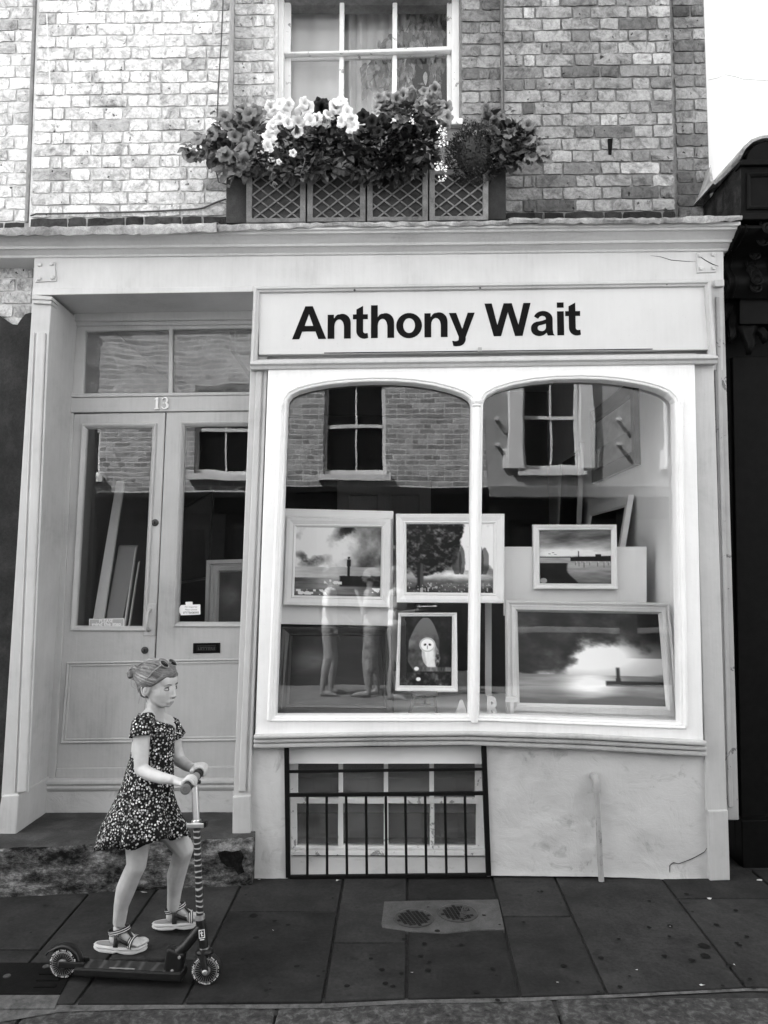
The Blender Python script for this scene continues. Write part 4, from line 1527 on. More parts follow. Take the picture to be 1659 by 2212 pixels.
for o, x0, x1 in ((opp, -6.6, 1.47), (opp2, 1.48, 9.5)):
    part('roof', MB().box(x0, x1, OY - 6, OY - .26, 8.0, 8.4), M['lead'], o)
    part('back_wall', MB().box(x0, x1, OY - 6, OY - 5.9, 0, 8.0), M['mortar'], o)

# ------------------------------------------------------------------ inside the shop
part('right_wall', MB().box(1.592, 1.63, 4.09, 8.6, .40, 3.30), M['wall_in'], shop)
part('display_floor', MB().box(-.66, 1.592, 4.055, 5.0, .55, U(1000, 1560, 4.05).z), M['board_white'], shop)
part('display_wall', MB().box(-.70, -.665, 4.05, 5.0, .40, 3.30), M['wall_in'], shop)
part('display_front', MB().box(-.66, 1.592, 5.0, 5.05, .40, .75), M['wall_dark'], shop)
part('shop_back', MB().box(XL, 1.592, 7.4, 7.45, .40, 3.30), M['wall_dark'], shop)
# a panelled door at the back of the shop
pd_ = part('panelled_door', MB().box(-.45, .45, 7.34, 7.40, .40, 2.42), M['frame_grey'], shop, .004)
for x0, x1, z0, z1 in ((-.36, -.04, 1.3, 2.3), (.04, .36, 1.3, 2.3), (-.36, -.04, .55, 1.2), (.04, .36, .55, 1.2)):
    part('door_panel', MB().ring([(x0, z0), (x1, z0), (x1, z1), (x0, z1)], [(0, .001), (0, -.012), (.02, -.012), (.03, .001)], 7.34), M['frame_grey'], pd_)
# ------------------------------------------------------------------ shop sign
sg = thing('shop_sign', 'long pale sign board with bold black name above the big window', 'sign', U(1040, 700, 3.95))
so_ = xz([(548, 619), (1534.5, 605), (1548, 777), (540.5, 790)], 3.945)
part('sign_frame', MB().ring(so_, [(0, .2), (0, 0), (.006, -.010), (.016, -.012), (.022, -.004), (.030, -.002), (.034, .010), (.036, .03)], 3.945), M['grey'], sg, .0)
part('drip_moulding', MB().sweep(U(541, 786, 3.945), U(1549, 773, 3.945), [(.0, .012), (-.016, .006), (-.018, -.006), (-.006, -.014), (.0, -.03), (.05, -.03), (.05, .012)]), M['grey'], sg, .002)
board = plate('sign_face', [xz([(560, 626), (1532, 613), (1537, 755), (559, 766)], 3.957)], 3.957, .03, M['sign'], sg, .002)
slab('sign_backing', ((547, 608), (1562, 606), (1562, 800), (547, 800)), 4.004, 4.19, M['grey'])
tm = text_mesh('lettering', 'Anthony Wait', M['letter'], 1.0, .0, .0, 1.0)
bpy.data.meshes.remove(tm)
# measured letter by letter, in units of the cap height (100): each shape is drawn here
def arcp(cx, cy, rx, ry, a0, a1, n=10):
    return [(cx + rx * math.cos(R(a0 + (a1 - a0) * i / n)), cy + ry * math.sin(R(a0 + (a1 - a0) * i / n))) for i in range(n + 1)]
BW_ = 19.5        # bold stem
def L_A(): return [[(0, 0), (21, 0), (29, 23), (67, 23), (75.5, 0), (98, 0), (59, 100), (37.5, 100)], [(36, 40), (60.5, 40), (48.3, 76)]], 98
def L_n(): return [[(0, 0), (19.5, 0), (19.5, 38)] + arcp(33, 38, 13.5, 20.5, 180, 8, 8) + [(47, 36), (47, 0), (66.5, 0), (66.5, 45)] + arcp(42, 47, 24.5, 28.5, 0, 110, 8) + arcp(33, 50, 16, 24, 100, 150, 4) + [(18, 63), (18, 73), (0, 73)]], 66.5
def L_h(): return [[(0, 0), (19.5, 0), (19.5, 38)] + arcp(33, 38, 13.5, 20.5, 180, 8, 8) + [(47, 36), (47, 0), (66.5, 0), (66.5, 45)] + arcp(42, 47, 24.5, 28.5, 0, 110, 8) + arcp(33, 50, 16, 24, 100, 150, 4) + [(19.5, 63), (19.5, 100), (0, 100)]], 66.5
def L_t(): return [[(10, 58), (0, 58), (0, 73), (10, 73), (10, 88), (29.5, 99), (29.5, 73), (43, 73), (43, 58), (29.5, 58), (29.5, 24)] + arcp(36, 22, 6.5, 7, 180, 270, 5) + [(42.5, 16), (44, 1)] + arcp(33, 22, 23, 23.5, 300, 180, 8)], 44
def L_o(): return [arcp(37, 36.5, 37, 38.5, 0, 355, 30), arcp(37, 36.5, 17, 22.5, 0, 355, 24)], 74
def L_y(): return [[(0, 73), (21, 73), (38, 24), (54, 73), (74.5, 73), (48, 0)] + arcp(27, -6, 21, 22, 12, -80, 8) + arcp(20, -10, 16, 18.5, -85, -120, 3) + [(9, -12)] + arcp(18, -4, 12, 9, -120, -40, 5) + [(28, 0)]], 74.5
def L_W(): return [[(26, 0), (47, 0), (67, 73), (87, 0), (108.5, 0), (133, 100), (112, 100), (97, 34), (78.5, 100), (55, 100), (36.5, 34), (21, 100), (0, 100)]], 133
def L_a(): return [arcp(35, 50, 27.5, 25, 160, 0, 12) + [(62.5, 18), (64, 6), (67.5, 0), (48, 0), (45, 8)] + arcp(24, 20, 24, 21.5, -35, -180, 12) + arcp(22, 24, 22, 19, 180, 90, 6) + [(33, 45.5), (43, 49)] + arcp(33, 52, 10, 8, 0, 150, 7) + [(21, 51)], [(43, 36)] + [(33, 33)] + arcp(27, 23, 8, 8.5, 110, 250, 7) + arcp(31, 26, 12, 12.5, 260, 360, 7)], 67.5
def L_i(): return [[(0, 0), (19.5, 0), (19.5, 73), (0, 73)], [(0, 84), (19.5, 84), (19.5, 100), (0, 100)]], 19.5
word = [(L_A, 0), (L_n, 4), (L_t, 6), (L_h, 8), (L_o, 6), (L_n, 7), (L_y, 4), (L_W, 28), (L_a, 0), (L_i, 8), (L_t, 4)]
polys_, x = [], 0
for fn, gap in word:
    sh, w = fn()
    x += gap
    polys_.append([[(x + a, b) for a, b in p] for p in sh])
    x += w
total = x
P0, P1, P2 = U(630.7, 733, 3.9555), U(1255, 723.5, 3.9555), U(640, 662, 3.9555)
ex = (P1 - P0) / total
ez = Vector((-.0000, 0, (P2.z - P0.z) / 100))
allp = [[(P0.x + ex.x * a + ez.x * b, P0.z + ex.z * a + ez.z * b) for a, b in p] for g in polys_ for p in g]
plate('lettering', allp, 3.9555, .002, M['letter'], sg)
for p in ((766, 627), (1037, 622), (1440, 614)):
    c = U(p[0], p[1], 3.944)
    part('screw', MB().lathe(c, (0, -1, 0), [(.006, -.002), (.006, .003), (0, .005)], 10), M['brass'], sg)
part('clip', MB().quad_px((1033, 750), (1041, 750), (1041, 759), (1033, 759), 3.93, 3.95), M['grey_old'], sg, .001)
# black strip painted as the shadow line between board and frame
part('gap', MB().quad_px((700, 761.5), (1410, 753), (1410, 754.2), (700, 763), 3.952, 3.957), M['black'], sg)

# ------------------------------------------------------------------ iron grille in front of the basement light
gr = thing('window_grille', 'black iron bar grille across the low basement window', 'grille', U(838, 1895, 3.985))
GY = 3.985
part('grille_frame', MB().bar_px((618.5, 1611), (622, 1897), 10, GY, GY + .025).bar_px((1045.5, 1608), (1056, 1893), 11, GY, GY + .025).bar_px((622, 1613), (1041, 1608), 6, GY + .002, GY + .02).bar_px((625, 1896), (1052, 1891.5), 8, GY + .002, GY + .022), M['iron'], gr, .003)
part('grille_rail', MB().bar_px((621, 1667.5), (1046, 1662), 6, GY + .004, GY + .018), M['iron'], gr, .002)
part('grille_rail', MB().bar_px((621, 1718.5), (1050, 1714.5), 7.5, GY + .001, GY + .02), M['iron'], gr, .002)
for a, b in zip((664, 705.6, 747.7, 790.6, 833.4, 875.5, 918.3, 961, 1004), (664, 706.7, 749.6, 792.4, 834.9, 878, 921, 964.5, 1007.7)):
    A, B = U(a, 1719, GY + .011), U(b, 1892, GY + .011)
    part('grille_bar', MB().tube([A, B], .0068, 10), M['iron'], gr, smooth=True)

# ------------------------------------------------------------------ waste pipe on the stall riser
M['pipe'] = paint('pipe paint', .33, .35, .35, .5, .5, 3, .15)
dp = thing('drain_pipe', 'short painted waste pipe with elbow on the rendered wall under the window', 'pipe', U(1299, 1902, 3.965))
A, B, Cc = U(1288.5, 1704, 3.96), U(1299, 1903, 3.96), U(1285, 1680, 3.995)
part('pipe', MB().tube([A, A.lerp(B, .5), B], .0145, 14), M['pipe'], dp, smooth=True)
part('elbow', MB().tube([A + Vector((0, 0, -.012)), A + Vector((0, 0, .004)), A + Vector((0, 0, .03)), A + Vector((-.002, .008, .046)), A + Vector((-.006, .024, .056)), A + Vector((-.008, .06, .056))], [.0195, .0195, .0185, .0185, .0185, .018], 14), M['pipe'], dp, smooth=True)
part('collar', MB().tube([A + Vector((0, 0, -.016)), A + Vector((0, 0, -.004))], .0215, 14), M['pipe'], dp, smooth=True)

# ------------------------------------------------------------------ covers in the pavement
patch = part('concrete_patch', ground_slab([(826, 2005), (824, 1997), (830, 1949), (950, 1946), (1076, 1944.5), (1083, 1975), (1090, 2009), (1030, 2010), (960, 2017), (880, 2013)], .04, .0045), M['concrete'], pavement, .003)
def water_cover(c, rx, label, word=None, rot=0, seed=0):
    p = G(*c, .005)
    t = thing('water_cover', label, 'cover', p, 'small round covers set in the concrete patch')
    r = abs(G(c[0] + rx, c[1], .005).x - p.x)
    up = Vector((0, -CROSSFALL, 1)).normalized()
    part('cover_rim', MB().lathe(p, up, [(r, 0), (r, .004), (r * .93, .0045), (r * .92, .002)], 36), M['cast_light'], t, smooth=True)
    part('cover_plate', MB().lathe(p, up, [(r * .915, 0), (r * .915, .0015), (0, .0016)], 36), M['cast'], t)
    studs = MB()
    rr = random.Random(seed)
    g = r * .20
    ca, sa = math.cos(R(rot)), math.sin(R(rot))
    for i in range(-5, 6):
        for j in range(-5, 6):
            x, y = i * g, j * g * 1.0
            if x * x + y * y > (r * .80) ** 2: continue
            if word and abs(j * g + .1 * r) < .26 * r and i * g > .1 * r: continue
            cx, cy = p.x + x * ca - y * sa, p.y + x * sa + y * ca
            w = g * .40
            q = [Vector((cx + (a * ca - b * sa), cy + (a * sa + b * ca), p.z + .0015 + (cy - p.y) * CROSSFALL)) for a, b in ((-w, -w), (w, -w), (w, w), (-w, w))]
            studs.hexa([v + Vector((0, 0, .002)) for v in q], q)
    part('cover_tread', studs, M['cast'], t)
    if word:
        tmw = text_mesh('cover_word', word, M['cast_light'], r * .42, .0012, .0012, 1.0, 'CENTER')
        tmw.transform(Matrix.Translation(p + Vector((r * .45, 0, .004))) @ Matrix.Rotation(R(78), 4, 'Z'))
        mpart('cover_word', tmw, t)
    return t
water_cover((893.7, 1986.5), 43, 'left round iron cover in the concrete patch, darker and without readable lettering', None, 20, 1)
water_cover((989, 1975.4), 42.5, 'right round iron cover in the concrete patch, with its lettering WATER', 'WATER', 12, 2)
M['cast_black'] = rough_mat('black cast iron', .0045, .6, 1.8, 30, .4, .004, .7, 0, .1)
ic = thing('inspection_cover', 'large dark iron inspection cover in the pavement behind the scooter rear wheel', 'cover', G(60, 2120))
part('cover_plate', ground_slab([(-140, 2149), (-95, 2081), (166, 2082), (131, 2149)], .02, .005), M['cast_black'], ic, .002)
for i in range(3):
    y = 2104 + i * 14
    part('cover_slot', ground_slab([(84 - i * 6, y + 5), (86 - i * 6, y), (138 - i * 8, y), (134 - i * 8, y + 5)], .004, .0085), M['black'], ic)
for c in ((15, 2112), (100, 2091)):
    part('lifting_key', MB().lathe(G(*c, .005), (0, 0, 1), [(.014, 0), (.014, .003), (.008, .0035), (0, .001)], 14), M['cast_light'], ic)
part('cement_border', ground_slab([(-140, 2181), (-140, 2150), (130, 2150), (118, 2178)], .03, .002), M['joint_pale'], pavement, .002)
# trodden gum and crumbs of litter
gum = MB(); lit = MB()
grn = random.Random(5)
for x, y, s in [(945, 2043 - 30, 6), (996, 3636 / 1.78, 5), (1075, 2178 - 15, 5)] + [(grn.uniform(520, 1640), grn.uniform(1925, 2145), grn.uniform(2.5, 6.5)) for _ in range(60)] + [(grn.uniform(0, 500), grn.uniform(1950, 2160), grn.uniform(2, 5)) for _ in range(12)] + [(1524, 2060 + 7, 10), (548, 1980, 9), (1520, 2045, 11)]:
    c = G(x, y, .0045); r = s * .0021
    k = len(gum.v); m_ = 9
    gum.v += [c + Vector((r * math.cos(6.283 * i / m_) * grn.uniform(.8, 1.15), r * math.sin(6.283 * i / m_) * grn.uniform(.8, 1.15), grn.uniform(0, .0006))) for i in range(m_)]
    gum.f.append(tuple(range(k, k + m_)))
go = part('gum_spots', gum, plain('old gum', .009, .8, 0, .1), pavement); go['kind'] = 'stuff'
for x, y, s in [(1531, 1945, 6), (1447, 2006, 3), (1586, 2089, 3), (1375, 2100, 3), (890, 2106, 3), (1205, 2127, 4), (1517, 2133, 5), (590, 2014, 2), (312, 1931, 7), (560, 1903, 5), (1640, 1905, 8), (730, 1905, 6)]:
    c = G(x, y, .006); r = s * .0016
    k = len(lit.v); m_ = 6
    lit.v += [c + Vector((r * 1.5 * math.cos(6.283 * i / m_) * grn.uniform(.5, 1.2), r * .8 * math.sin(6.283 * i / m_) * grn.uniform(.5, 1.2), grn.uniform(0, .006))) for i in range(m_)]
    lit.f.append(tuple(range(k, k + m_)))
lo_ = solo('litter', lit, plain('paper scraps', .42, .7), kind='stuff')

# ------------------------------------------------------------------ notices on the doors and letters in the window
nt_ = thing('step_notice', 'small grey notice with white words, low in the left door pane', 'sign', U(230, 1355, DF + .010))
plate('notice_plate', [xz([(192, 1336.5), (268.8, 1335), (268.5, 1354), (191.5, 1355.5)], DF + .010)], DF + .010, .006, M['frame_grey'], nt_, .001)
part('notice_border', MB().ring(xz([(193, 1337.5), (268, 1336), (267.7, 1353), (192.5, 1354.5)], DF + .0095), [(0, 0), (0, -.001), (.003, -.001), (.003, 0)], DF + .0095), M['white'], nt_)
for s, cx_, y_, wpx in (('PLEASE', 229, 1344.5, 30), ('mind the step', 230, 1352, 62)):
    t_ = text_mesh('notice_words', s, M['white'], .03, .0004, .0007, 1.0, 'CENTER')
    lo, hi = me_bounds(t_)
    c = U(cx_, y_, DF + .0092)
    k = wpx * DF / FPX / (hi[0] - lo[0])
    t_.transform(Matrix.Translation(c) @ Matrix.Rotation(-.012, 4, 'Y') @ Matrix.Rotation(R(90), 4, 'X') @ Matrix.Scale(k, 4))
    mpart('notice_words', t_, nt_)
tg = thing('paper_tag', 'white paper tag with handwriting hung in the right door pane', 'tag', U(410, 1318, DF + .011))
plate('tag_card', [xz([(391, 1307), (432.5, 1305.5), (433, 1327.5), (391, 1329), (387.5, 1322), (387.3, 1313)], DF + .011)], DF + .011, .0012, M['board_white'], tg)
plate('tape', [xz([(401, 1300), (416, 1299.6), (416.5, 1306.5), (401.5, 1307)], DF + .0145)], DF + .0105, .0006, M['frame_white'], tg)
for s, y_, w in (('For enquiries', 1312.5, 27), ('Please phone', 1318.5, 26), ('07775608393', 1325.5, 34)):
    t_ = text_mesh('tag_words', s, M['lead'] if y_ < 1320 else M['black'], .02, .0002, .0, 1.0, 'CENTER', .3)
    lo, hi = me_bounds(t_)
    k = w * DF / FPX / (hi[0] - lo[0])
    t_.transform(Matrix.Translation(U(412, y_, DF + .0105)) @ Matrix.Rotation(R(90), 4, 'X') @ Matrix.Scale(k, 4))
    mpart('tag_words', t_, tg)
part('string', MB().tube([U(391, 1318, DF + .010), U(386, 1326, DF + .008), U(384.5, 1345, DF + .010)], .0008, 5), M['cord'], tg)
M['display_letter'] = plain('pale grey display letter', .62, .5)
for ch, x0, x1, y0, y1 in (('A', 981, 1013, 1512, 1546), ('R', 1053, 1080, 1504, 1546), ('T', 1093, 1119, 1506, 1546)):
    t_ = text_mesh('display_letter', ch, M['display_letter'], .1, .008, .005)
    lo, hi = me_bounds(t_)
    a, b = U(x0, y1 + 6, 4.075), U(x1, y0, 4.075)
    a.z = max(a.z, U(1000, 1560, 4.05).z + .001)
    t_.transform(Matrix.Translation((a.x - lo[0], 0, 0)) @ Matrix.Identity(4))
    t_.transform(Matrix.Translation((-a.x, -lo[1], 0)))
    t_.transform(Matrix.Diagonal(((b.x - a.x) / (hi[0] - lo[0]), (b.z - a.z) / (hi[1] - lo[1]), 1, 1)))
    t_.transform(Matrix.Rotation(R(90), 4, 'X'))
    o = link('display_letter', t_, None, Vector((a.x, 4.085, a.z)))
    tag(o, 'pale cut-out letter %s standing behind the glass at the foot of the shop window' % ch, 'letter', 'letters spelling ART in the window')

# ------------------------------------------------------------------ cables on the upper wall
cb = MB().tube([U(x, y, 4.285) for x, y in [(482.5, -30), (481.5, 10), (478, 90), (474, 150), (471, 205), (469, 260), (468.5, 300), (468, 375), (472, 393), (489, 398)]], .0042, 6)
solo('cable', cb, M['cable'], 'dark cable hanging down the brick pier to the flower box', 'cable', smooth=True)
cb = MB().tube([U(x, y, 4.287) for x, y in [(488, 430), (470, 436), (440, 449), (423, 452), (380, 454), (343, 456), (305, 457.5), (200, 460), (130, 461.5), (78, 462), (66, 466)]], .0050, 6)
solo('cable', cb, M['cable'], 'dark cable clipped along the brick just above the lead', 'cable', smooth=True)
solo('cord', MB().tube([U(x, y, 4.288) for x, y in [(101, 30), (102, 60), (104, 110), (107, 150), (108, 182)]], .0028, 5), M['cord'], 'short white cord hanging on the glare-lightened brick pier at upper left', 'cord')
solo('cable', MB().tube([U(x, y, 4.292) for x, y in [(1089, -30), (1086, 20), (1085.5, 60), (1087, 120), (1087, 180), (1088, 250)]], .0050, 6), M['cable'], 'dark cable down the edge of the right brick pier', 'cable', smooth=True)
part('pipe_seam', MB().tube([U(x, y, 4.318) for x, y in [(76, -30), (73, 100), (68, 250), (63, 400), (58, 480)]], .010, 6), M['mortar'], lnb)
hr = thing('iron_hook', 'small iron ring fixed near the top of the right brick pier', 'hook', U(1094, 73, 4.29))
part('ring', MB().tube([U(1086, 73, 4.285) + Vector((.011 * math.cos(a / 12 * 6.283), 0, .011 * math.sin(a / 12 * 6.283))) for a in range(13)], .0028, 6, False), M['cable'], hr)
part('gap', MB().quad_px((1313, 300), (1324, 298), (1321, 334), (1315, 333), 4.293, 4.31), M['black'], shop)

# ------------------------------------------------------------------ pictures on show
def picture(name, label, outer, inner, Yt, Yb, frame_m, paint_fn, depth=.03, nx=96, ny=72, seed=0, prof=None, cat='painting'):
    Ys = [Yt, Yt, Yb, Yb]
    O = [U(x, y, Y) for (x, y), Y in zip(outer, Ys)]
    I = []
    for (x, y), Y in zip(inner, Ys):
        I.append(U(x, y, Y))
    t = thing(name, label, cat, (O[2] + O[3]) / 2)
    prof = prof or [(0, depth), (0, .002), (.06, -.004), (.35, -.003), (.72, .004), (.80, .000), (.92, .004), (1.0, .012)]
    vs, fs = [], []
    for f, dy in prof:
        for a, b in zip(O, I):
            p = a.lerp(b, f); p.y += dy
            vs.append(p)
    for i in range(len(prof) - 1):
        for k in range(4):
            k2 = (k + 1) % 4
            fs.append((i * 4 + k, i * 4 + k2, (i + 1) * 4 + k2, (i + 1) * 4 + k))
    part('frame', MB().add(vs, fs), frame_m, t)
    u, v = np.meshgrid(np.linspace(0, 1, nx + 1), np.linspace(0, 1, ny + 1))
    val = np.minimum(np.clip(paint_fn(u, v), 0.01, 1) ** 2.3 * 1.2, .92)
    mb = MB()
    off = Vector((0, .0105, 0))
    for j in range(ny + 1):
        l, r_ = I[0].lerp(I[3], j / ny), I[1].lerp(I[2], j / ny)
        for i in range(nx + 1):
            mb.v.append(l.lerp(r_, i / nx) + off)
    for j in range(ny):
        for i in range(nx):
            a = j * (nx + 1) + i
            mb.f.append((a, a + nx + 1, a + nx + 2, a + 1))
    me = mesh_of('canvas', mb, M['picture'], W[t], weld=False)
    at = me.attributes.new('ink', 'FLOAT_COLOR', 'POINT')
    c4 = np.ones(((nx + 1) * (ny + 1), 4), dtype=np.float32)
    c4[:, :3] = val.reshape(-1, 1)
    at.data.foreach_set('color', c4.ravel())
    mpart_o = link('canvas', me, t, W[t].copy())
    return t


def blob(u, v, cu, cv, ru, rv, soft=.3):
    d = np.sqrt(((u - cu) / ru) ** 2 + ((v - cv) / rv) ** 2)
    return 1 - sst(1 - soft, 1 + soft, d)


def box_(u, v, a, b, c, d, s=.006):
    return sst(a - s, a + s, u) * (1 - sst(b - s, b + s, u)) * sst(c - s, c + s, v) * (1 - sst(d - s, d + s, v))


def p_figure(u, v):
    n = fbm(u * 5 + 1, v * 4, 3, 6)
    s = .80 - .35 * sst(.2, .9, u) + .22 * blob(u, v, .28, .22, .4, .4, .8)
    s -= .62 * sst(.46, .62, fbm(u * 3.2 + 4, v * 3.2 + 2, 8, 6)) * sst(.38, .62, u + .1 * v) * (1 - sst(.5, .7, v))
    s -= .55 * blob(u, v, .14, .46, .22, .10, .6) * sst(.3, .6, fbm(u * 6, v * 6, 5))
    s += (n - .5) * .9
    s = np.where(v > .58, .78 - .2 * u + (fbm(u * 4, v * 20, 12) - .5) * .25, s)
    sea = .36 + (fbm(u * 3, v * 26, 21) - .5) * .4 + .25 * blob(u, v, .5, .8, .3, .12, .8)
    s = np.where(v > .74, sea, s)
    rock = (sst(.52, .55, u + .02 * fbm(u * 20, v * 20, 2)) * sst(.69, .705, v - .02 * fbm(u * 30, v, 9)) * (1 - sst(.84, .88, v)))
    s = s * (1 - rock) + rock * (.05 + .06 * fbm(u * 12, v * 12, 4))
    peb = (vnoise(u * 34, v * 26, 31) > .55) * (box_(u, v, .34, .55, .76, .83) + box_(u, v, .02, .42, .91, .985) + box_(u, v, .9, 1.0, .88, .95))
    s = np.where(peb > .5, .85, s)
    fig = blob(u, v, .627, .445, .014, .018, .2) + box_(u, v, .606, .650, .47, .57, .008) + box_(u, v, .612, .642, .56, .71, .006)
    return s * (1 - np.clip(fig, 0, 1)) + .02 * np.clip(fig, 0, 1)


def p_tree(u, v):
    s = .34 + .1 * v + .75 * sst(.42, .62, fbm(u * 3 + 2, v * 3, 6, 5)) * sst(.45, .75, u)
    s = np.where(v > .68, .46 + .38 * blob(u, v, .5, .74, .4, .06, .9) + (fbm(u * 8, v * 18, 7) - .5) * .4 - .22 * sst(.78, 1, v), s)
    can = sst(.38, .5, fbm(u * 9, v * 9, 13, 5) * .5 + .55 * blob(u, v, .20, .28, .34, .46, .45) + .42 * blob(u, v, .5, .10, .16, .16, .5))
    s = s * (1 - can) + can * (.03 + .95 * np.clip(fbm(u * 24, v * 24, 15, 3) - .42, 0, 1))
    tr = box_(u, v, .125 - .05 * sst(.85, 1, v), .195 + .05 * sst(.85, 1, v), .58, .95, .015)
    s = s * (1 - tr) + tr * (.10 + .18 * blob(u, v, .185, .8, .03, .3))
    for c, r in ((.58, .055), (.64, .035), (.90, .05), (.86, .03)):
        b = sst(.4, .6, blob(u, v, c, .55, r, .20, .5) * .8 + fbm(u * 22, v * 16, 23) * .3) * (v < .74)
        s = s * (1 - b * .7) + b * .7 * .18
    fl = (vnoise(u * 60, v * 46, 44) > .80) * (v > .86)
    return np.where(fl, .62, s)


def p_owl(u, v):
    s = .05 + .10 * np.clip(fbm(u * 8, v * 10, 3) - .4, 0, 1) * 3
    w = .30 * np.sqrt(np.clip((v - .01) / .35, 0, 1)) * (1 - sst(.62, .86, v) * .55)
    open_ = (1 - sst(w - .012, w + .012, np.abs(u - .46 + .06 * (v - .4)))) * (v > .015) * (v < .80)
    bgv = .42 - .15 * v + (fbm(u * 6, v * 8, 9) - .5) * .5 * sst(.15, .4, v)
    s = s * (1 - open_) + open_ * bgv
    du = u - (.600 + .20 * (v - .60))
    body = 1 - sst(.94, 1.06, np.sqrt((du / (.172 - .06 * sst(.66, .80, v))) ** 2 + ((v - .575) / .215) ** 2))
    s = s * (1 - body) + body * (.86 - .35 * sst(.03, .12, du) + (fbm(u * 14, v * 14, 5) - .5) * .2 - .15 * sst(-.09, -.13, du))
    wing = blob(u, v, .735, .63, .055, .13, .3) * body
    s = s * (1 - wing) + wing * (.16 + .5 * np.clip(fbm(u * 22, v * 26, 61, 3) - .35, 0, 1) * 2)
    hd2 = np.sqrt(((u - .525) / .155) ** 2 + ((v - .415) / .105) ** 2)
    head = 1 - sst(.95, 1.05, hd2)
    s = s * (1 - head) + head * (.93 - .30 * sst(.74, .9, hd2) + .18 * sst(.9, .97, hd2))
    for c, t_ in ((.480, .25), (.572, -.25)):
        e = blob(u + t_ * (v - .41), v, c, .412, .024, .016, .5)
        s = s * (1 - e) + e * .04
    e = blob(u, v, .525, .450, .012, .028, .5); s = s * (1 - e) + e * .55
    br = box_(u, v, .28, 1.0, .735, .80, .012)
    s = s * (1 - br) + br * (.35 + (fbm(u * 20, v * 8, 8) - .5) * .5)
    lower = sst(.80, .83, v)
    s = s * (1 - lower) + lower * (.10 + .25 * np.clip(fbm(u * 14, v * 16, 18) - .42, 0, 1) * 3)
    for c in ((.32, .76), (.36, .91)):
        e = blob(u, v, *c, .045, .028, .2); s = s * (1 - e) + e * .9
    return s


def p_dark(u, v):
    s = .03 + .26 * blob(u, v, .2, .36, .22, .18, .8) + .22 * np.clip(fbm(u * 3, v * 9, 7) - .45, 0, 1)
    return s + .04 * (v > .6)


def p_harbour(u, v):
    s = .42 + .25 * sst(.1, .5, v) + (fbm(u * 2.2 + v * 1.3, v * 7, 11) - .5) * .7
    s = s + .25 * blob(u, v, .5, .42, .5, .08, .9)
    wat = .62 - .22 * sst(.6, 1, v) + (fbm(u * 4, v * 22, 5) - .5) * .25
    s = np.where(v > .52, wat, s)
    e = 1 - sst(-.02, .02, u - (.40 + .10 * np.sin(v * 7) * (v - .5)) - .10 * sst(.75, 1, v))
    land = e * sst(.61, .625, v)
    s = s * (1 - land) + land * .06
    s = np.where((v > .495) & (v < .512) & (u < .44), .25, s)
    pier = box_(u, v, .43, 1.0, .515 - .03 * u, .585, .004) + box_(u, v, .78, .86, .455, .53, .004) + box_(u, v, .535, .55, .39, .52, .003)
    s = s * (1 - np.clip(pier, 0, 1)) + np.clip(pier, 0, 1) * .05
    for k, x in enumerate((.5, .55, .62, .70, .81, .9, .96)):
        r = box_(u, v, x - .006, x + .006, .61, .66 + .02 * (k % 3), .004)
        s = s * (1 - r * .6) + r * .6 * .15
        r = box_(u, v, x + .012, x + .022, .59, .61, .003); s = s * (1 - r) + r * .9
    for cu, cv in ((.12, .44), (.15, .47), (.2, .455), (.17, .42)):
        g = box_(u, v, cu, cu + .035, cv, cv + .006, .003); s = s * (1 - g) + g * .15
    st = blob(u, v, .05, .95, .05, .05, .1); s = s * (1 - st) + st * .6
    return s


def p_light(u, v):
    s = .12 + .08 * fbm(u * 4, v * 4, 2)
    s = s + .55 * sst(.22, .5, v) + .45 * blob(u, v, .5, .40, .30, .20, .8)
    sm = sst(.40, .62, fbm(u * 3.4 + 1, v * 3.6, 14, 6) * .8 + .55 * blob(u, v, .16, .32, .26, .34, .6) + .30 * blob(u, v, .3, .12, .5, .12, .6))
    s = s * (1 - sm) + sm * (.03 + .30 * fbm(u * 9, v * 9, 16) ** 1.5)
    s = s * (1 - .45 * sst(.65, 1, u) * (v < .5))
    sea = .50 - .33 * sst(.76, 1, v) + (fbm(u * 3, v * 24, 25) - .5) * .32 + .45 * blob(u, v, .50, .80, .16, .14, .9)
    sea = sea * (1 - .55 * sst(.92, .95, v - .03 * np.sin(u * 6)))
    s = np.where(v > .69, sea, s)
    pier = box_(u, v, .60, 1.0, .745, .80, .008) + box_(u, v, .675, .70, .60, .75, .006) + box_(u, v, .67, .705, .715, .75, .005)
    s = s * (1 - np.clip(pier, 0, 1) * .85) + .08 * np.clip(pier, 0, 1)
    return s


DZ = U(1000, 1560, 4.05).z
# display boards behind the pictures
bl = solo('display_board', MB().quad_px((603, 1098), (850, 1104), (848, 1352), (601, 1348), 4.42, 4.44), M['board_white'], 'pale display board behind the painting of a lone figure', 'board', bevel=.002)
br_ = solo('display_board', MB().quad_px((1088, 1181), (1397, 1181), (1397, 1330), (1088, 1330), 4.47, 4.49), M['board_white'], 'white display board behind the small harbour painting', 'board', bevel=.002)
solo('display_post', MB().quad_px((1049, 1290), (1062, 1290), (1062, 1502), (1049, 1502), 4.70, 4.73), M['wall_in'], 'slim pale post beneath the tree painting', 'post')
solo('display_board', MB().quad_px((843, 1178), (858, 1178), (858, 1186), (843, 1186), 4.66, 4.9), M['board_white'], 'end of a white shelf between the figure and tree paintings', 'shelf')
picture('framed_painting', 'painting of a lone figure on a rock under storm clouds, wide pale frame', [(619, 1115.5), (846, 1120.6), (842, 1313), (612, 1307)], [(640, 1138.5), (823.6, 1139.5), (821, 1289), (635, 1286)], 4.385, 4.37, M['frame_white'], p_figure, nx=130, ny=104)
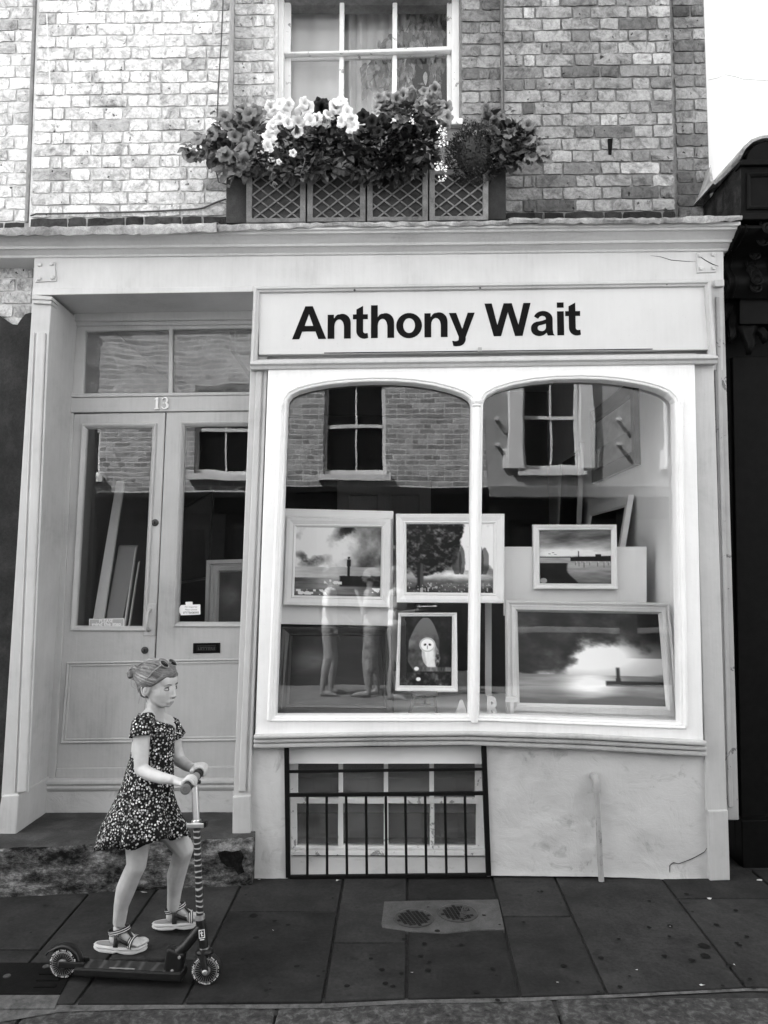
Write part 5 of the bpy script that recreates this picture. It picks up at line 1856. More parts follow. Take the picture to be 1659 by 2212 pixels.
picture('framed_painting', 'painting of a dark leafy tree and field, white frame crossed by the mullion', [(855, 1109.7), (1090, 1109.7), (1089, 1303.5), (856.5, 1301.8)], [(878, 1132), (1066.5, 1132), (1065.5, 1281), (878.5, 1279.4)], 4.36, 4.345, M['frame_white'], p_tree, nx=130, ny=104)
picture('framed_painting', 'upright painting of a white owl on a branch, narrow white frame', [(860.5, 1323.8), (987, 1323.8), (989, 1494.8), (853.8, 1492.5)], [(866.6, 1332), (976.7, 1332), (975.7, 1482), (863, 1481)], 4.24, 4.19, M['white'], p_owl, .02, nx=100, ny=136)
picture('framed_painting', 'dark framed seascape leaning low behind the left pane', [(609, 1355), (846, 1354), (852, 1556), (598, 1552)], [(631, 1375), (824, 1374), (829, 1523), (624, 1521)], 4.38, 4.24, M['frame_dark'], p_dark)
picture('framed_painting', 'small harbour painting with pier at dusk, cream frame on the white board', [(1151, 1133), (1332, 1133), (1335, 1272.7), (1153.7, 1272)], [(1166, 1145.8), (1320.5, 1144.6), (1321.6, 1261), (1167.4, 1260)], 4.44, 4.43, M['frame_white'], p_harbour, nx=120, ny=90)
picture('framed_painting', 'large seascape with lighthouse and glowing sky leaning at lower right, stepped pale frame', [(1093, 1297), (1446, 1302.7), (1468, 1561.6), (1095, 1546)], [(1118.6, 1321.5), (1423, 1327), (1439.6, 1527), (1123, 1518.7)], 4.25, 4.12, M['frame_pale'], p_light, .04, nx=150, ny=110,
        prof=[(0, .04), (0, .0), (.10, -.010), (.22, -.010), (.26, -.002), (.40, -.002), (.44, -.012), (.78, -.012), (.84, -.002), (1, .010)])
# small easel under the owl
ez_ = thing('table_easel', 'small wooden easel carrying the owl painting', 'easel', U(922, 1545, 4.22))
part('ledge', MB().quad_px((889, 1494), (946, 1495), (946, 1504), (889, 1503), 4.155, 4.25), M['wood_mid'], ez_, .002)
for a, b in (((896, 1504), (884, 1545)), ((939, 1505), (944, 1545))):
    part('leg', MB().bar_px(a, b, 6, 4.20, 4.22), M['wood_mid'], ez_, .001)
part('leg', MB().tube([U(918, 1500, 4.26), U(918, 1520, 4.45)], .006, 6), M['wood_mid'], ez_)
part('stretcher', MB().bar_px((891, 1523), (942, 1524), 5, 4.202, 4.218), M['wood_mid'], ez_, .001)

# pictures hung along the right-hand wall and leaning there
def wall_picture(label, y0, y1, z0, z1, fw, fm, fn, lean=0, dx=0):
    x = 1.590 - dx
    t = thing('framed_painting', label, 'painting', (x, (y0 + y1) / 2, z0))
    def P(y, z, d): return Vector((x - d - lean * (z1 - z) / (z1 - z0), y, z))
    o = [P(y1, z0, 0), P(y0, z0, 0), P(y0, z1, 0), P(y1, z1, 0)]
    i = [P(y1 - fw, z0 + fw, 0), P(y0 + fw, z0 + fw, 0), P(y0 + fw, z1 - fw, 0), P(y1 - fw, z1 - fw, 0)]
    vs, fs = [], []
    for f, d in ((0, 0), (0, .035), (.8, .03), (1, .015)):
        vs += [a.lerp(b, f) - Vector((d, 0, 0)) for a, b in zip(o, i)]
    for r_ in range(3):
        for k in range(4):
            fs.append((r_ * 4 + k, r_ * 4 + (k + 1) % 4, r_ * 4 + 4 + (k + 1) % 4, r_ * 4 + 4 + k))
    part('frame', MB().add(vs, fs), fm, t)
    nx, ny = 40, 40
    u, v = np.meshgrid(np.linspace(0, 1, nx + 1), np.linspace(0, 1, ny + 1))
    val = np.clip(fn(u, v), 0.01, 1) ** 2.3 * 1.2
    mb = MB()
    for j in range(ny + 1):
        a, b = i[3].lerp(i[0], j / ny), i[2].lerp(i[1], j / ny)
        for k in range(nx + 1):
            mb.v.append(a.lerp(b, k / nx) - Vector((.016, 0, 0)))
    for j in range(ny):
        for k in range(nx):
            q = j * (nx + 1) + k
            mb.f.append((q, q + nx + 1, q + nx + 2, q + 1))
    me = mesh_of('canvas', mb, M['picture'], W[t], weld=False)
    at = me.attributes.new('ink', 'FLOAT_COLOR', 'POINT')
    c4 = np.ones(((nx + 1) * (ny + 1), 4), dtype=np.float32); c4[:, :3] = val.reshape(-1, 1)
    at.data.foreach_set('color', c4.ravel())
    link('canvas', me, t, W[t].copy())
wall_picture('dark framed sky painting high on the right side wall', 4.72, 5.72, 2.20, 2.74, .10, M['frame_dark'], lambda u, v: .25 + .5 * fbm(u * 3, v * 3, 40) + .25 * (v < .6))
wall_picture('pale framed dark painting leaning on the right side wall above the white board', 4.80, 5.75, 1.50, 2.02, .07, M['frame_white'], p_dark, .10, .02)
wall_picture('pale framed canvas further back on the right side wall', 5.95, 6.7, 1.75, 2.55, .06, M['frame_white'], p_dark, .05, .02)
solo('shelf', MB().box(1.20, 1.57, 4.80, 6.9, 1.40, 1.44), M['wall_in'], 'pale wall shelf running back under the leaning frames', 'shelf')
solo('cabinet', MB().box(.25, 1.19, 5.6, 6.3, .40, 1.60), M['wall_dark'], 'dark cabinet in the gloom behind the white display board', 'cabinet')

# canvases leaning just inside the doors
def leaner(label, bl, br, tr, tl, Yb, Yt, m, thick=.03):
    f = [U(*bl, Yb), U(*br, Yb), U(*tr, Yt), U(*tl, Yt)]
    o = solo('canvas', MB().hexa(f, [p + Vector((0, thick, .01)) for p in f]), m, label, 'canvas', bevel=.002)
leaner('tall white framed canvas leaning inside the left door pane', (198, 1352), (221, 1352), (268, 1040), (251, 1040), 4.55, 4.95, M['frame_white'])
leaner('grey canvas edge leaning between white frames inside the left door', (226, 1352), (262, 1352), (296, 1180), (256, 1180), 4.62, 4.9, M['frame_grey'])
leaner('thin white frame edge leaning at the right of the left door pane', (266, 1354), (270, 1354), (294, 1182), (292, 1182), 4.52, 4.8, M['white'])
leaner('thin grey frame edge leaning beside the thin white one', (276, 1354), (279, 1354), (300, 1215), (298, 1215), 4.56, 4.8, M['frame_white'])
picture('framed_painting', 'dark painting in a stepped grey frame behind the right door pane', [(446, 1210), (600, 1206), (592, 1400), (440, 1400)], [(474, 1236), (580, 1233), (575, 1385), (470, 1385)], 4.72, 4.60, M['frame_grey'], p_dark, prof=[(0, .04), (0, 0), (.3, -.008), (.35, .004), (.55, .004), (.6, -.004), (.85, .0), (1, .012)])
picture('framed_painting', 'large unlit painting on the dim wall behind the right door pane', [(384, 1100), (462, 1060), (450, 1250), (384, 1262)], [(388, 1104), (458, 1066), (447, 1246), (388, 1257)], 5.2, 5.2, M['frame_dark'], lambda u, v: .06 + .12 * fbm(u * 4, v * 4, 50))
# ------------------------------------------------------------------ flower box on the cornice, lattice fronted
fb = thing('flower_box', 'long dark flower box with four lattice front panels above the cornice', 'planter', U(790, 480, 4.05))
part('box_body', MB().quad_px((489, 366), (1093, 362), (1093, 474), (488, 482), 4.07, 4.40), M['planter'], fb, .004)  # dark ends stand in for the recess shadow beside the lattice
LY = 4.025
for i, (x0, x1, yb) in enumerate(((532, 660, 480), (663.5, 789.5, 478.5), (793, 924.5, 477), (927.5, 1055, 475.5))):
    lpn = plate('lattice_panel', [xz([(x0, 366), (x1, 365), (x1, yb - .8), (x0, yb)], LY), xz([(x0 + 12, 377), (x1 - 12, 376), (x1 - 12, yb - 9.5), (x0 + 12, yb - 9)], LY)], LY, .022, M['lattice'], fb, .002)
    part('panel_back', MB().quad_px((x0 + 9, 374), (x1 - 9, 373), (x1 - 9, yb - 6), (x0 + 9, yb - 6), LY + .016, LY + .03), M['planter'], lpn)
    ax, bx, ay, by = x0 + 11, x1 - 11, 376, yb - 8.6
    def clip(px_, py_, sx, sy):
        ts = []
        t0, t1 = -1e9, 1e9
        for p, d, lo, hi in ((px_, sx, ax, bx), (py_, sy, ay, by)):
            ta, tb = (lo - p) / d, (hi - p) / d
            if ta > tb: ta, tb = tb, ta
            t0, t1 = max(t0, ta), min(t1, tb)
        return (t0, t1) if t1 - t0 > 6 else None
    for s in (1, -1):
        for k in range(-6, 9):
            ox = (ax + bx) / 2 + k * 34 - 17 + (4 if s > 0 else -3) + i * 2.3
            c = clip(ox, (ay + by) / 2, .79, .613 * s)
            if c:
                a = (ox + .79 * c[0], (ay + by) / 2 + .613 * s * c[0]); b = (ox + .79 * c[1], (ay + by) / 2 + .613 * s * c[1])
                yy = LY + (.0075 if s > 0 else .004)
                part('slat', MB().bar_px(a, b, 3.1, yy, yy + .006), M['lattice'], lpn, .001)

frng = random.Random(12)


def flower_mesh(name, m, seed, r=.037):
    q = random.Random(seed)
    seg = 25
    vs, rim = [Vector((0, 0, -.022))], [0.0]
    ph = [q.uniform(-.12, .12) for _ in range(seg)]
    for rr, z, w in ((.14, -.016, .1), (.34, -.002, .35), (.72, .006, .75), (1.0, .002, 1.0)):
        for k in range(seg):
            a = 6.2832 * k / seg
            lobe = 1 + (.10 * math.cos(5 * a) + .35 * ph[k] * .6) * (rr > .5) * rr
            zz = z + (.0035 * math.cos(10 * a + seed) + ph[k] * .016) * (rr > .6) - (.006 * (1 - math.cos(5 * a)) * (rr > .9)) - .003 * math.cos(a + seed)
            vs.append(Vector((math.cos(a) * r * rr * lobe, math.sin(a) * r * rr * lobe, zz)))
            rim.append(w)
    fs = [(0, 1 + k, 1 + (k + 1) % seg) for k in range(seg)]
    for i in range(3):
        for k in range(seg):
            k2 = (k + 1) % seg
            fs.append((1 + i * seg + k, 1 + (i + 1) * seg + k, 1 + (i + 1) * seg + k2, 1 + i * seg + k2))
    me = bpy.data.meshes.new(name)
    me.from_pydata([tuple(v) for v in vs], [], fs)
    me.materials.append(m)
    me.polygons.foreach_set('use_smooth', [True] * len(me.polygons))
    at = me.attributes.new('rim', 'FLOAT', 'POINT')
    at.data.foreach_set('value', rim)
    return me


def leaf_shape(L, W_, fold, q):
    """ovate leaf along +x, folded on its midrib."""
    vs = []
    n = 5
    for i in range(n + 1):
        t = i / n
        w = W_ * math.sin(math.pi * min(1, t * .93 + .03)) ** .8 * (1 - .35 * t)
        z = -.22 * L * t * t * q.uniform(.5, 1.4)
        vs += [Vector((t * L, -w, z + fold * w)), Vector((t * L, 0, z)), Vector((t * L, w, z + fold * w))]
    fs = []
    for i in range(n):
        for s in (0, 1):
            fs.append((i * 3 + s, i * 3 + s + 1, i * 3 + s + 4, i * 3 + s + 3))
    return vs, fs


def foliage(lumps, count, L, W_, q, droop=.3):
    """leaves spread through ellipsoid lumps given as (px, py, Y, rx, ry, depth m)."""
    mb = MB()
    vol = [l[3] * l[4] for l in lumps]
    for _ in range(count):
        l = q.choices(lumps, vol)[0]
        while True:
            a, b, c = q.uniform(-1, 1), q.uniform(-1, 1), q.uniform(-1, 1)
            d = a * a + b * b + c * c
            if .15 < d < 1: break
        s = (.62 + .38 * d) / math.sqrt(d) * d ** .4
        a, b, c = a * min(1, s), b * min(1, s), c * min(1, s)
        p = U(l[0] + a * l[3], l[1] + b * l[4], l[2] + c * l[5])
        out = Vector((a, c * 1.2 - .35, -b - droop + q.uniform(-.4, .4))).normalized()
        x = (out + Vector((q.uniform(-.6, .6), q.uniform(-.6, .3), q.uniform(-.6, .4)))).normalized()
        z = Vector((q.uniform(-.6, .6), -1 + q.uniform(-.5, .3), .8 + q.uniform(-.5, .5))).normalized()
        y = z.cross(x).normalized(); z = x.cross(y)
        k = q.uniform(.6, 1.25)
        vs, fs = leaf_shape(L * k, W_ * k, q.uniform(.15, .5), q)
        mat = Matrix((x, y, z)).transposed()
        mb.add([p + mat @ v for v in vs], fs)
    return mb


def r2(x, y): return (365.2 + .5249 * x, .5249 * y)


def plant(name, label, base, flowers, fmesh, lumps, nleaf, leafm, Y=3.98, scale=1.0, stems=6, L=.048, W_=.022, seed=1):
    q = random.Random(seed)
    t = thing(name, label, 'plant', U(*r2(*base), 4.14), 'plants in the flower box')
    if nleaf:
        part('foliage', foliage(lumps, nleaf, L, W_, q), M[leafm], t, smooth=True)
    b = U(*r2(*base), 4.14)
    for k in range(stems):
        tgt = q.choice(flowers) if flowers else (lumps[0][0], lumps[0][1])
        e = U(*r2(*tgt[:2]), Y + .02) if flowers else U(lumps[0][0] + q.uniform(-.7, .7) * lumps[0][3], lumps[0][1] + q.uniform(-.7, .4) * lumps[0][4], lumps[0][2])
        m_ = b.lerp(e, .5) + Vector((q.uniform(-.03, .03), -.03, .05))
        part('stem', MB().tube([b, m_, e], [.004, .003, .002], 5), M['leaf_mid'], t)
    for f in flowers:
        s = (f[2] if len(f) > 2 else 1.0) * scale * q.uniform(.85, 1.12)
        o = bpy.data.objects.new('flower', q.choice(fmesh))
        COL.objects.link(o)
        o.parent = t
        p = U(*r2(f[0] + q.uniform(-4, 4), f[1] + q.uniform(-4, 4)), Y + q.uniform(-.06, .05))
        o.location = p - W[t]
        W[o] = p
        face = Vector((q.uniform(-.75, .75), -1.0, q.uniform(-.35, .65))).normalized()
        o.rotation_euler = (face.to_track_quat('Z', 'Y') @ Quaternion((0, 0, 1), q.uniform(0, 6))).to_euler()
        o.scale = (s, s, s * q.uniform(.7, 1.5))
    return t


FW = [flower_mesh('flower', M['petal_white'], i) for i in range(4)]
FG = [flower_mesh('flower', M['petal_grey_haze'], i + 10) for i in range(4)]
FP = [flower_mesh('flower', M['petal_pink'], i + 20) for i in range(4)]
FD = [flower_mesh('flower', M['petal_dark'], i + 30) for i in range(4)]
def lump(x, y, rx, ry, Y=4.05, d=.12):
    p = r2(x, y)
    return (p[0], p[1], Y, rx * .5249, ry * .5249, d)

def tendrils(t_name, pts, q, m='leaf_mid'):
    t = bpy.data.objects[t_name]
    lv = MB()
    for path in pts:
        w = [U(*r2(x, y), Y) for x, y, Y in path]
        part('trailing_stem', MB().tube(w, [.0022 - .0012 * i / (len(w) - 1) for i in range(len(w))], 5), M[m], t, smooth=True)
        for a, b in zip(w, w[1:]):
            for k in range(3):
                p = a.lerp(b, q.random())
                x = Vector((q.uniform(-1, 1), q.uniform(-.8, .2), q.uniform(-1, .6))).normalized()
                z = Vector((q.uniform(-.5, .5), -1, .4)).normalized(); y = z.cross(x).normalized(); z = x.cross(y)
                vs, fs = leaf_shape(q.uniform(.018, .032), q.uniform(.006, .011), .3, q)
                mt = Matrix((x, y, z)).transposed()
                lv.add([p + mt @ v for v in vs], fs)
    part('trailing_leaves', lv, M[m], t, smooth=True)


plant('petunia', 'bushy mauve petunia spilling from the left end of the flower box', (330, 720),
      [(370, 470), (330, 468), (350, 505), (290, 480), (240, 520), (300, 540), (150, 580), (120, 570), (215, 630), (190, 655), (240, 600), (290, 610), (350, 560), (170, 605), (85, 640, .8), (310, 665), (260, 675), (205, 560), (270, 560), (330, 620), (225, 480, .9), (140, 625, .8), (265, 500), (320, 590), (235, 640), (180, 560), (355, 450), (300, 450, .9)], FG,
      [lump(290, 580, 120, 115), lump(180, 610, 90, 60), lump(330, 660, 110, 70), lump(100, 625, 45, 30), lump(300, 690, 100, 40, 3.99)], 520, 'leaf_mid', seed=3, scale=1.15)
plant('petunia', 'bright white petunia in full flower at the middle left of the flower box', (540, 720),
      [(420, 440), (455, 425), (490, 432), (425, 500), (452, 488), (487, 502), (413, 560), (405, 600), (530, 500), (530, 542), (565, 440), (580, 495), (606, 490), (640, 495), (660, 475), (700, 412), (716, 432), (738, 455), (705, 495), (745, 490), (752, 522), (425, 530), (545, 462), (690, 440), (418, 655, .6), (510, 628, .55), (455, 668, .5), (560, 420, .8)], FW,
      [lump(510, 610, 150, 100), lump(640, 610, 120, 110), lump(700, 560, 60, 70), lump(560, 690, 170, 45, 3.97, .06)], 760, 'leaf', Y=3.92, seed=4)
plant('petunia', 'almost black petunia flowers standing up behind the white ones', (640, 700),
      [(618, 425), (650, 430), (600, 447), (668, 452), (640, 455), (628, 440), (655, 470)], FD, [lump(640, 500, 50, 50)], 60, 'leaf_dark', Y=4.06, stems=3, seed=5)
plant('petunia', 'dark petunia with near black blooms in the centre of the flower box', (880, 730),
      [(800, 480), (838, 502), (880, 490), (915, 520), (1015, 470), (1070, 512), (1098, 548), (930, 560), (985, 520), (860, 540)], FD,
      [lump(880, 600, 130, 110), lump(1010, 600, 110, 100), lump(900, 690, 110, 60), lump(780, 630, 60, 90), lump(900, 700, 170, 45, 3.97, .06)], 900, 'leaf_dark', Y=4.0, seed=6)
plant('petunia', 'pale pink petunia climbing in front of the window at the right of centre', (980, 640),
      [(940, 405), (968, 425), (892, 438), (1040, 410), (1085, 400), (955, 490), (975, 500), (1110, 472), (1145, 482), (1022, 442), (1112, 425), (905, 395, .9), (1060, 450), (1130, 512), (1000, 400), (870, 420, .8), (1000, 372, .9), (1052, 374, .9), (1096, 366, .9), (958, 388), (868, 402, .9), (850, 436, .8), (1135, 440), (1030, 480), (930, 445)], FP,
      [lump(1000, 480, 130, 70)], 260, 'leaf_mid', Y=4.02, seed=7)
plant('petunia', 'dark mauve petunia arching from the right end of the flower box', (1370, 690),
      [(1310, 480), (1342, 500), (1330, 532), (1480, 510), (1492, 540), (1440, 550), (1470, 620), (1492, 642), (1540, 620), (1556, 642), (1450, 610), (1420, 640), (1390, 600), (1310, 450), (1515, 600, .8), (1480, 580), (1400, 545), (1365, 480, .8)], FG,
      [lump(1400, 580, 100, 80), lump(1480, 620, 70, 50), lump(1330, 500, 50, 50), lump(1400, 660, 60, 40)], 380, 'leaf', Y=4.0, seed=8, scale=1.1)
q = random.Random(41)
tendrils('petunia', [[(170, 600, 3.98), (120, 590, 3.96), (80, 600, 3.95), (55, 615, 3.95)], [(200, 650, 3.97), (140, 650, 3.95), (100, 665, 3.94)], [(300, 700, 3.95), (260, 730, 3.93), (250, 770, 3.93)], [(220, 480, 4.0), (190, 460, 4.0), (170, 465, 4.0)]], q)
tendrils('petunia.001', [[(430, 680, 3.93), (420, 730, 3.92), (440, 770, 3.92)], [(640, 700, 3.93), (650, 740, 3.92)], [(560, 660, 3.9), (540, 720, 3.9), (556, 750, 3.9)]], q)
tendrils('petunia.003', [[(820, 700, 3.93), (830, 745, 3.92), (820, 775, 3.92)], [(1000, 700, 3.93), (1010, 740, 3.92)]], q, 'leaf')
tendrils('petunia.004', [[(1000, 420, 4.0), (1010, 370, 4.0), (1040, 340, 4.0)], [(1080, 400, 4.0), (1110, 350, 4.0), (1125, 330, 4.0)], [(920, 430, 4.0), (890, 380, 4.0), (880, 350, 4.0)], [(960, 420, 4.0), (950, 370, 4.0)]], q)
tendrils('petunia.005', [[(1500, 600, 3.97), (1550, 610, 3.96), (1580, 640, 3.95)], [(1440, 660, 3.97), (1470, 690, 3.96)], [(1350, 480, 4.0), (1400, 450, 4.0), (1430, 455, 4.0)]], q)
# clipped dark dome of tiny leaves
q = random.Random(9)
dm = thing('dwarf_conifer', 'dense dark rounded dwarf conifer at the right of the flower box', 'plant', U(1025, 395, 4.1), 'plants in the flower box')
dome = MB()
c0 = U(1025, 338, 4.02)
for _ in range(4200):
    a, z = q.uniform(0, 6.283), q.uniform(-1, 1)
    rxy = math.sqrt(1 - z * z)
    n_ = Vector((rxy * math.cos(a), rxy * math.sin(a), z))
    s = q.uniform(.80, 1.03) * (1 + .30 * mnoise.noise(n_ * 2.3) + .18 * mnoise.noise(n_ * 5 + Vector((4, 2, 1))))
    p = c0 + Vector((n_.x * .150 * s, n_.y * .13 * s, n_.z * .165 * s))
    x = (n_ + Vector((q.uniform(-.7, .7), q.uniform(-.7, .7), q.uniform(-.2, .8)))).normalized()
    y = x.cross(Vector((q.uniform(-1, 1), q.uniform(-1, 1), q.uniform(-1, 1)))).normalized()
    l, w = q.uniform(.008, .016), q.uniform(.003, .005)
    dome.add([p - y * w * .5, p + y * w * .5, p + x * l * .6 + y * w, p + x * l, p + x * l * .6 - y * w], [(0, 1, 2, 3, 4)])
dome.ball(c0, (.100, .09, .112), 20, 14)
part('foliage', dome, M['leaf_dark'], dm)
part('stem', MB().tube([U(1025, 400, 4.1), c0], .01, 6), M['wood_mid'], dm)
# little white trailing lobelia
lb_ = thing('lobelia', 'trailing lobelia with tiny white flowers left of the dwarf conifer', 'plant', U(955, 385, 4.0), 'plants in the flower box')
fl_ = MB()
for k in range(120):
    cx_, cy_ = q.choice([(1130, 560), (1125, 590), (1120, 680), (1135, 700), (1110, 690), (1128, 735), (1000, 500), (1125, 545)])
    p = U(*r2(cx_ + q.gauss(0, 9), cy_ + q.gauss(0, 10)), 3.87 + q.uniform(-.02, .03))
    r_ = q.uniform(.003, .0065)
    m_ = len(fl_.v)
    nrm = Vector((q.uniform(-.5, .5), -1, q.uniform(-.3, .6))).normalized()
    x = nrm.orthogonal().normalized(); y = nrm.cross(x)
    fl_.add([p + (x * math.cos(i * 1.2566) + y * math.sin(i * 1.2566)) * r_ * q.uniform(.6, 1.3) for i in range(5)], [(0, 1, 2, 3, 4)])
part('blossom', fl_, M['petal_solid'] if 'petal_solid' in M else plain('lobelia petals', .8, .6), lb_)
part('foliage', foliage([lump(1125, 600, 16, 60, 3.92, .03), lump(1122, 690, 14, 40, 3.92, .02)], 90, .014, .004, q), M['leaf_mid'], lb_)

# weeping fig behind the upstairs glass
fg = thing('weeping_fig', 'drooping house plant with pointed leaves inside the upstairs window', 'house plant', U(930, 250, 4.95))
q = random.Random(31)
mb = MB(); stems_ = MB()
for br in range(17):
    ex, ey = [(790, 300), (800, 370), (845, 270), (880, 180), (900, 330), (960, 160), (985, 300), (1000, 90), (1030, 220), (1060, 40), (1070, 320), (1090, 140), (1110, 260), (1125, 60), (1040, 120), (960, 380), (1100, 380)][br]
    e = U(*r2(ex, ey), 4.655 + q.uniform(-.01, .03))
    s = U(*r2(1130 - q.uniform(0, 60), 60 + 120 * q.random()), 4.80)
    pts = [s.lerp(e, i / 6) + Vector((0, 0, .10 * math.sin(math.pi * i / 6))) for i in range(7)]
    stems_.tube(pts, [.005 - .0006 * i for i in range(7)], 5)
    for i in range(1, 7):
        for k in range(7):
            p = pts[i].lerp(pts[i - 1], q.random()) + Vector((q.uniform(-.03, .03), q.uniform(-.012, .012), q.uniform(-.01, .02)))
            x = Vector((q.uniform(-.5, .5), q.uniform(-.4, .2), -1)).normalized()
            z = Vector((q.uniform(-.8, .8), -1, q.uniform(-.1, .6))).normalized()
            y = z.cross(x).normalized(); z = x.cross(y)
            vs, fs = leaf_shape(q.uniform(.05, .085), q.uniform(.015, .024), .25, q)
            mt = Matrix((x, y, z)).transposed()
            mb.add([p + mt @ v for v in vs], fs)
part('foliage', mb, M['ficus'], fg, smooth=True)
part('stem', stems_, M['wood_mid'], fg)
tag(fg, kind=None)
# ------------------------------------------------------------------ kick scooter
M['sc_black'] = plain('scooter black', .010, .4, 0, .3, .3, 40)
M['rubber'] = plain('black rubber', .012, .6, 0, .2)
M['hub'] = plain('grey wheel core', .20, .45, 0, .4)
M['chrome'] = plain('polished steel', .9, .28, 1.0)
M['alu'] = plain('bright clamp', .7, .3, .9)
M['print_white'] = plain('white print', .7, .5)
M['grip'] = plain('foam grip', .022, .85)
M['grip_end'] = plain('grey grip end', .12, .5)


def zebra(name, scale, axis='Z', hi=.42):
    m, n, b = newmat(name)
    w = n.nodes.new('ShaderNodeTexWave')
    w.wave_type = 'BANDS'; w.bands_direction = axis
    w.inputs['Scale'].default_value = scale
    w.inputs['Distortion'].default_value = 3.2
    w.inputs['Detail'].default_value = 2
    w.inputs['Detail Scale'].default_value = 1.2
    n.links.new(coords(n), w.inputs['Vector'])
    n.links.new(ramp(n, w.outputs['Fac'], [(0.0, .010), (.76, .014), (.83, hi * .6), (.97, hi)]), b.inputs['Base Color'])
    b.inputs['Roughness'].default_value = .4
    return m
M['zebra'] = zebra('zebra striped tube', 15.0, 'Z', .36)
M['zebra_deck'] = zebra('zebra striped deck', 6.0, 'X', .045)

WR = .0585
def on_ground(px_, py_, r):
    lo, hi = 2.5, 3.6
    for _ in range(40):
        Y = (lo + hi) / 2
        p = U(px_, py_, Y)
        if p.z - gz(Y) > r: lo = Y
        else: hi = Y
    return U(px_, py_, Y)
PR_, PF_ = on_ground(139, 2078, WR), on_ground(446, 2092, WR)
sd = (PF_ - PR_); sd.z = 0; WB = sd.length; sd.normalize()
ss = Vector((sd.y, -sd.x, 0))            # towards the camera
up = Vector((0, 0, 1))
sc = thing('kick_scooter', 'black two-wheeled kick scooter with zebra striped stem held by the girl', 'scooter', Vector(((PR_.x + PF_.x) / 2, (PR_.y + PF_.y) / 2, PF_.z - WR)))
def S(t, s, h):          # t along from the rear axle, s sideways to the camera, h above the wheel line
    b = PR_.lerp(PF_, t / WB)
    return b + sd * 0 + ss * s + up * (h - WR)


def wheel(c, ax, spin):
    w = part('wheel', MB().lathe(c, ax, [(.030, -.012), (WR - .008, -.012), (WR - .002, -.008), (WR, 0), (WR - .002, .008), (WR - .008, .012), (.030, .012)], 48), M['rubber'], sc, smooth=True)
    part('wheel_core', MB().lathe(c, ax, [(WR * .74, -.0135), (WR * .74, .0135), (WR * .70, .0145), (.016, .0135), (.014, .018), (.010, .019), (0, .019)], 40), M['hub'], w, smooth=True)
    sl = MB()
    a0 = ax.orthogonal().normalized(); b0 = ax.cross(a0)
    for k in range(28):
        an = 6.2832 * k / 28 + spin
        d = a0 * math.cos(an) + b0 * math.sin(an); tq = ax.cross(d)
        p = c + ax * .0142
        q = [p + d * .019 - tq * .0013, p + d * .019 + tq * .0013, p + d * WR * .68 + tq * .0027, p + d * WR * .68 - tq * .0027]
        sl.hexa([v + ax * .0016 for v in q], [v - ax * .002 for v in q])
    part('spoke_slot', sl, M['sc_black'], w)
    txt = 'PU Wheels - Max Weight load 100kg - Pro Series - 120 mm - '
    verts, faces = [], []
    for k, ch in enumerate(txt):
        if ch == ' ': continue
        t_ = text_mesh('ch', ch, M['print_white'], .0088, .0003, .0003, 1, 'CENTER')
        an = -6.2832 * k / len(txt) + spin
        d = a0 * math.cos(an) + b0 * math.sin(an); tq = d.cross(ax)
        tq = (ax.cross(d)) * -1
        p = c + ax * .0128 + d * (WR * .785)
        o = len(verts)
        for v in t_.vertices:
            verts.append(p + tq * v.co.x + d * v.co.y + ax * (v.co.z + .0004))
        faces += [tuple(o + i for i in pg.vertices) for pg in t_.polygons]
        bpy.data.meshes.remove(t_)
    part('wheel_lettering', MB().add(verts, faces), M['print_white'], w)
    return w
wheel(PR_, ss, .3)
steer = (ss + sd * .10).normalized()
wheel(PF_, steer, 1.1)
part('axle_bolt', MB().lathe(PF_ + steer * .020, steer, [(.010, -.01), (.010, .012), (.006, .014), (0, .014)], 12), M['alu'], sc)
# deck
def slab_t(t0, t1, s0, s1, h0, h1, h0b=None, h1b=None):
    h0b = h0 if h0b is None else h0b; h1b = h1 if h1b is None else h1b
    return MB().hexa([S(t0, s1, h0), S(t1, s1, h0b), S(t1, s1, h1b), S(t0, s1, h1)], [S(t0, s0, h0), S(t1, s0, h0b), S(t1, s0, h1b), S(t0, s0, h1)])
dk = part('deck', slab_t(.055, WB - .085, -.037, .037, .026, .055, .022, .055), M['sc_black'], sc, .006)
part('grip_tape', slab_t(.085, WB - .15, -.032, .032, .0555, .0570), M['zebra_deck'], dk)
part('deck_badge', slab_t(.19, .29, .022, .029, .0572, .0578), M['hub'], dk)
for s in (-1, 1):
    part('rear_stay', slab_t(-.012, .09, s * .021 - .004, s * .021 + .004, .046, .070), M['sc_black'], sc, .003)
# rear mudguard brake
fe = MB(); n = 14
for i in range(n + 1):
    a = R(150 - 160 * i / n)
    r = WR + .010 + .006 * (i < 2)
    for s in (-.020, -.012, .012, .020):
        c = PR_ + sd * (math.cos(a) * r) + up * (math.sin(a) * r - (.006 if abs(s) > .015 else 0)) + ss * s
        fe.v.append(c)
for i in range(n):
    for k in range(3):
        fe.f.append((i * 4 + k, i * 4 + k + 1, i * 4 + k + 5, i * 4 + k + 4))
f_ = part('mudguard', fe, M['sc_black'], sc, smooth=True)
f_.modifiers.new('t', 'SOLIDIFY').thickness = .004
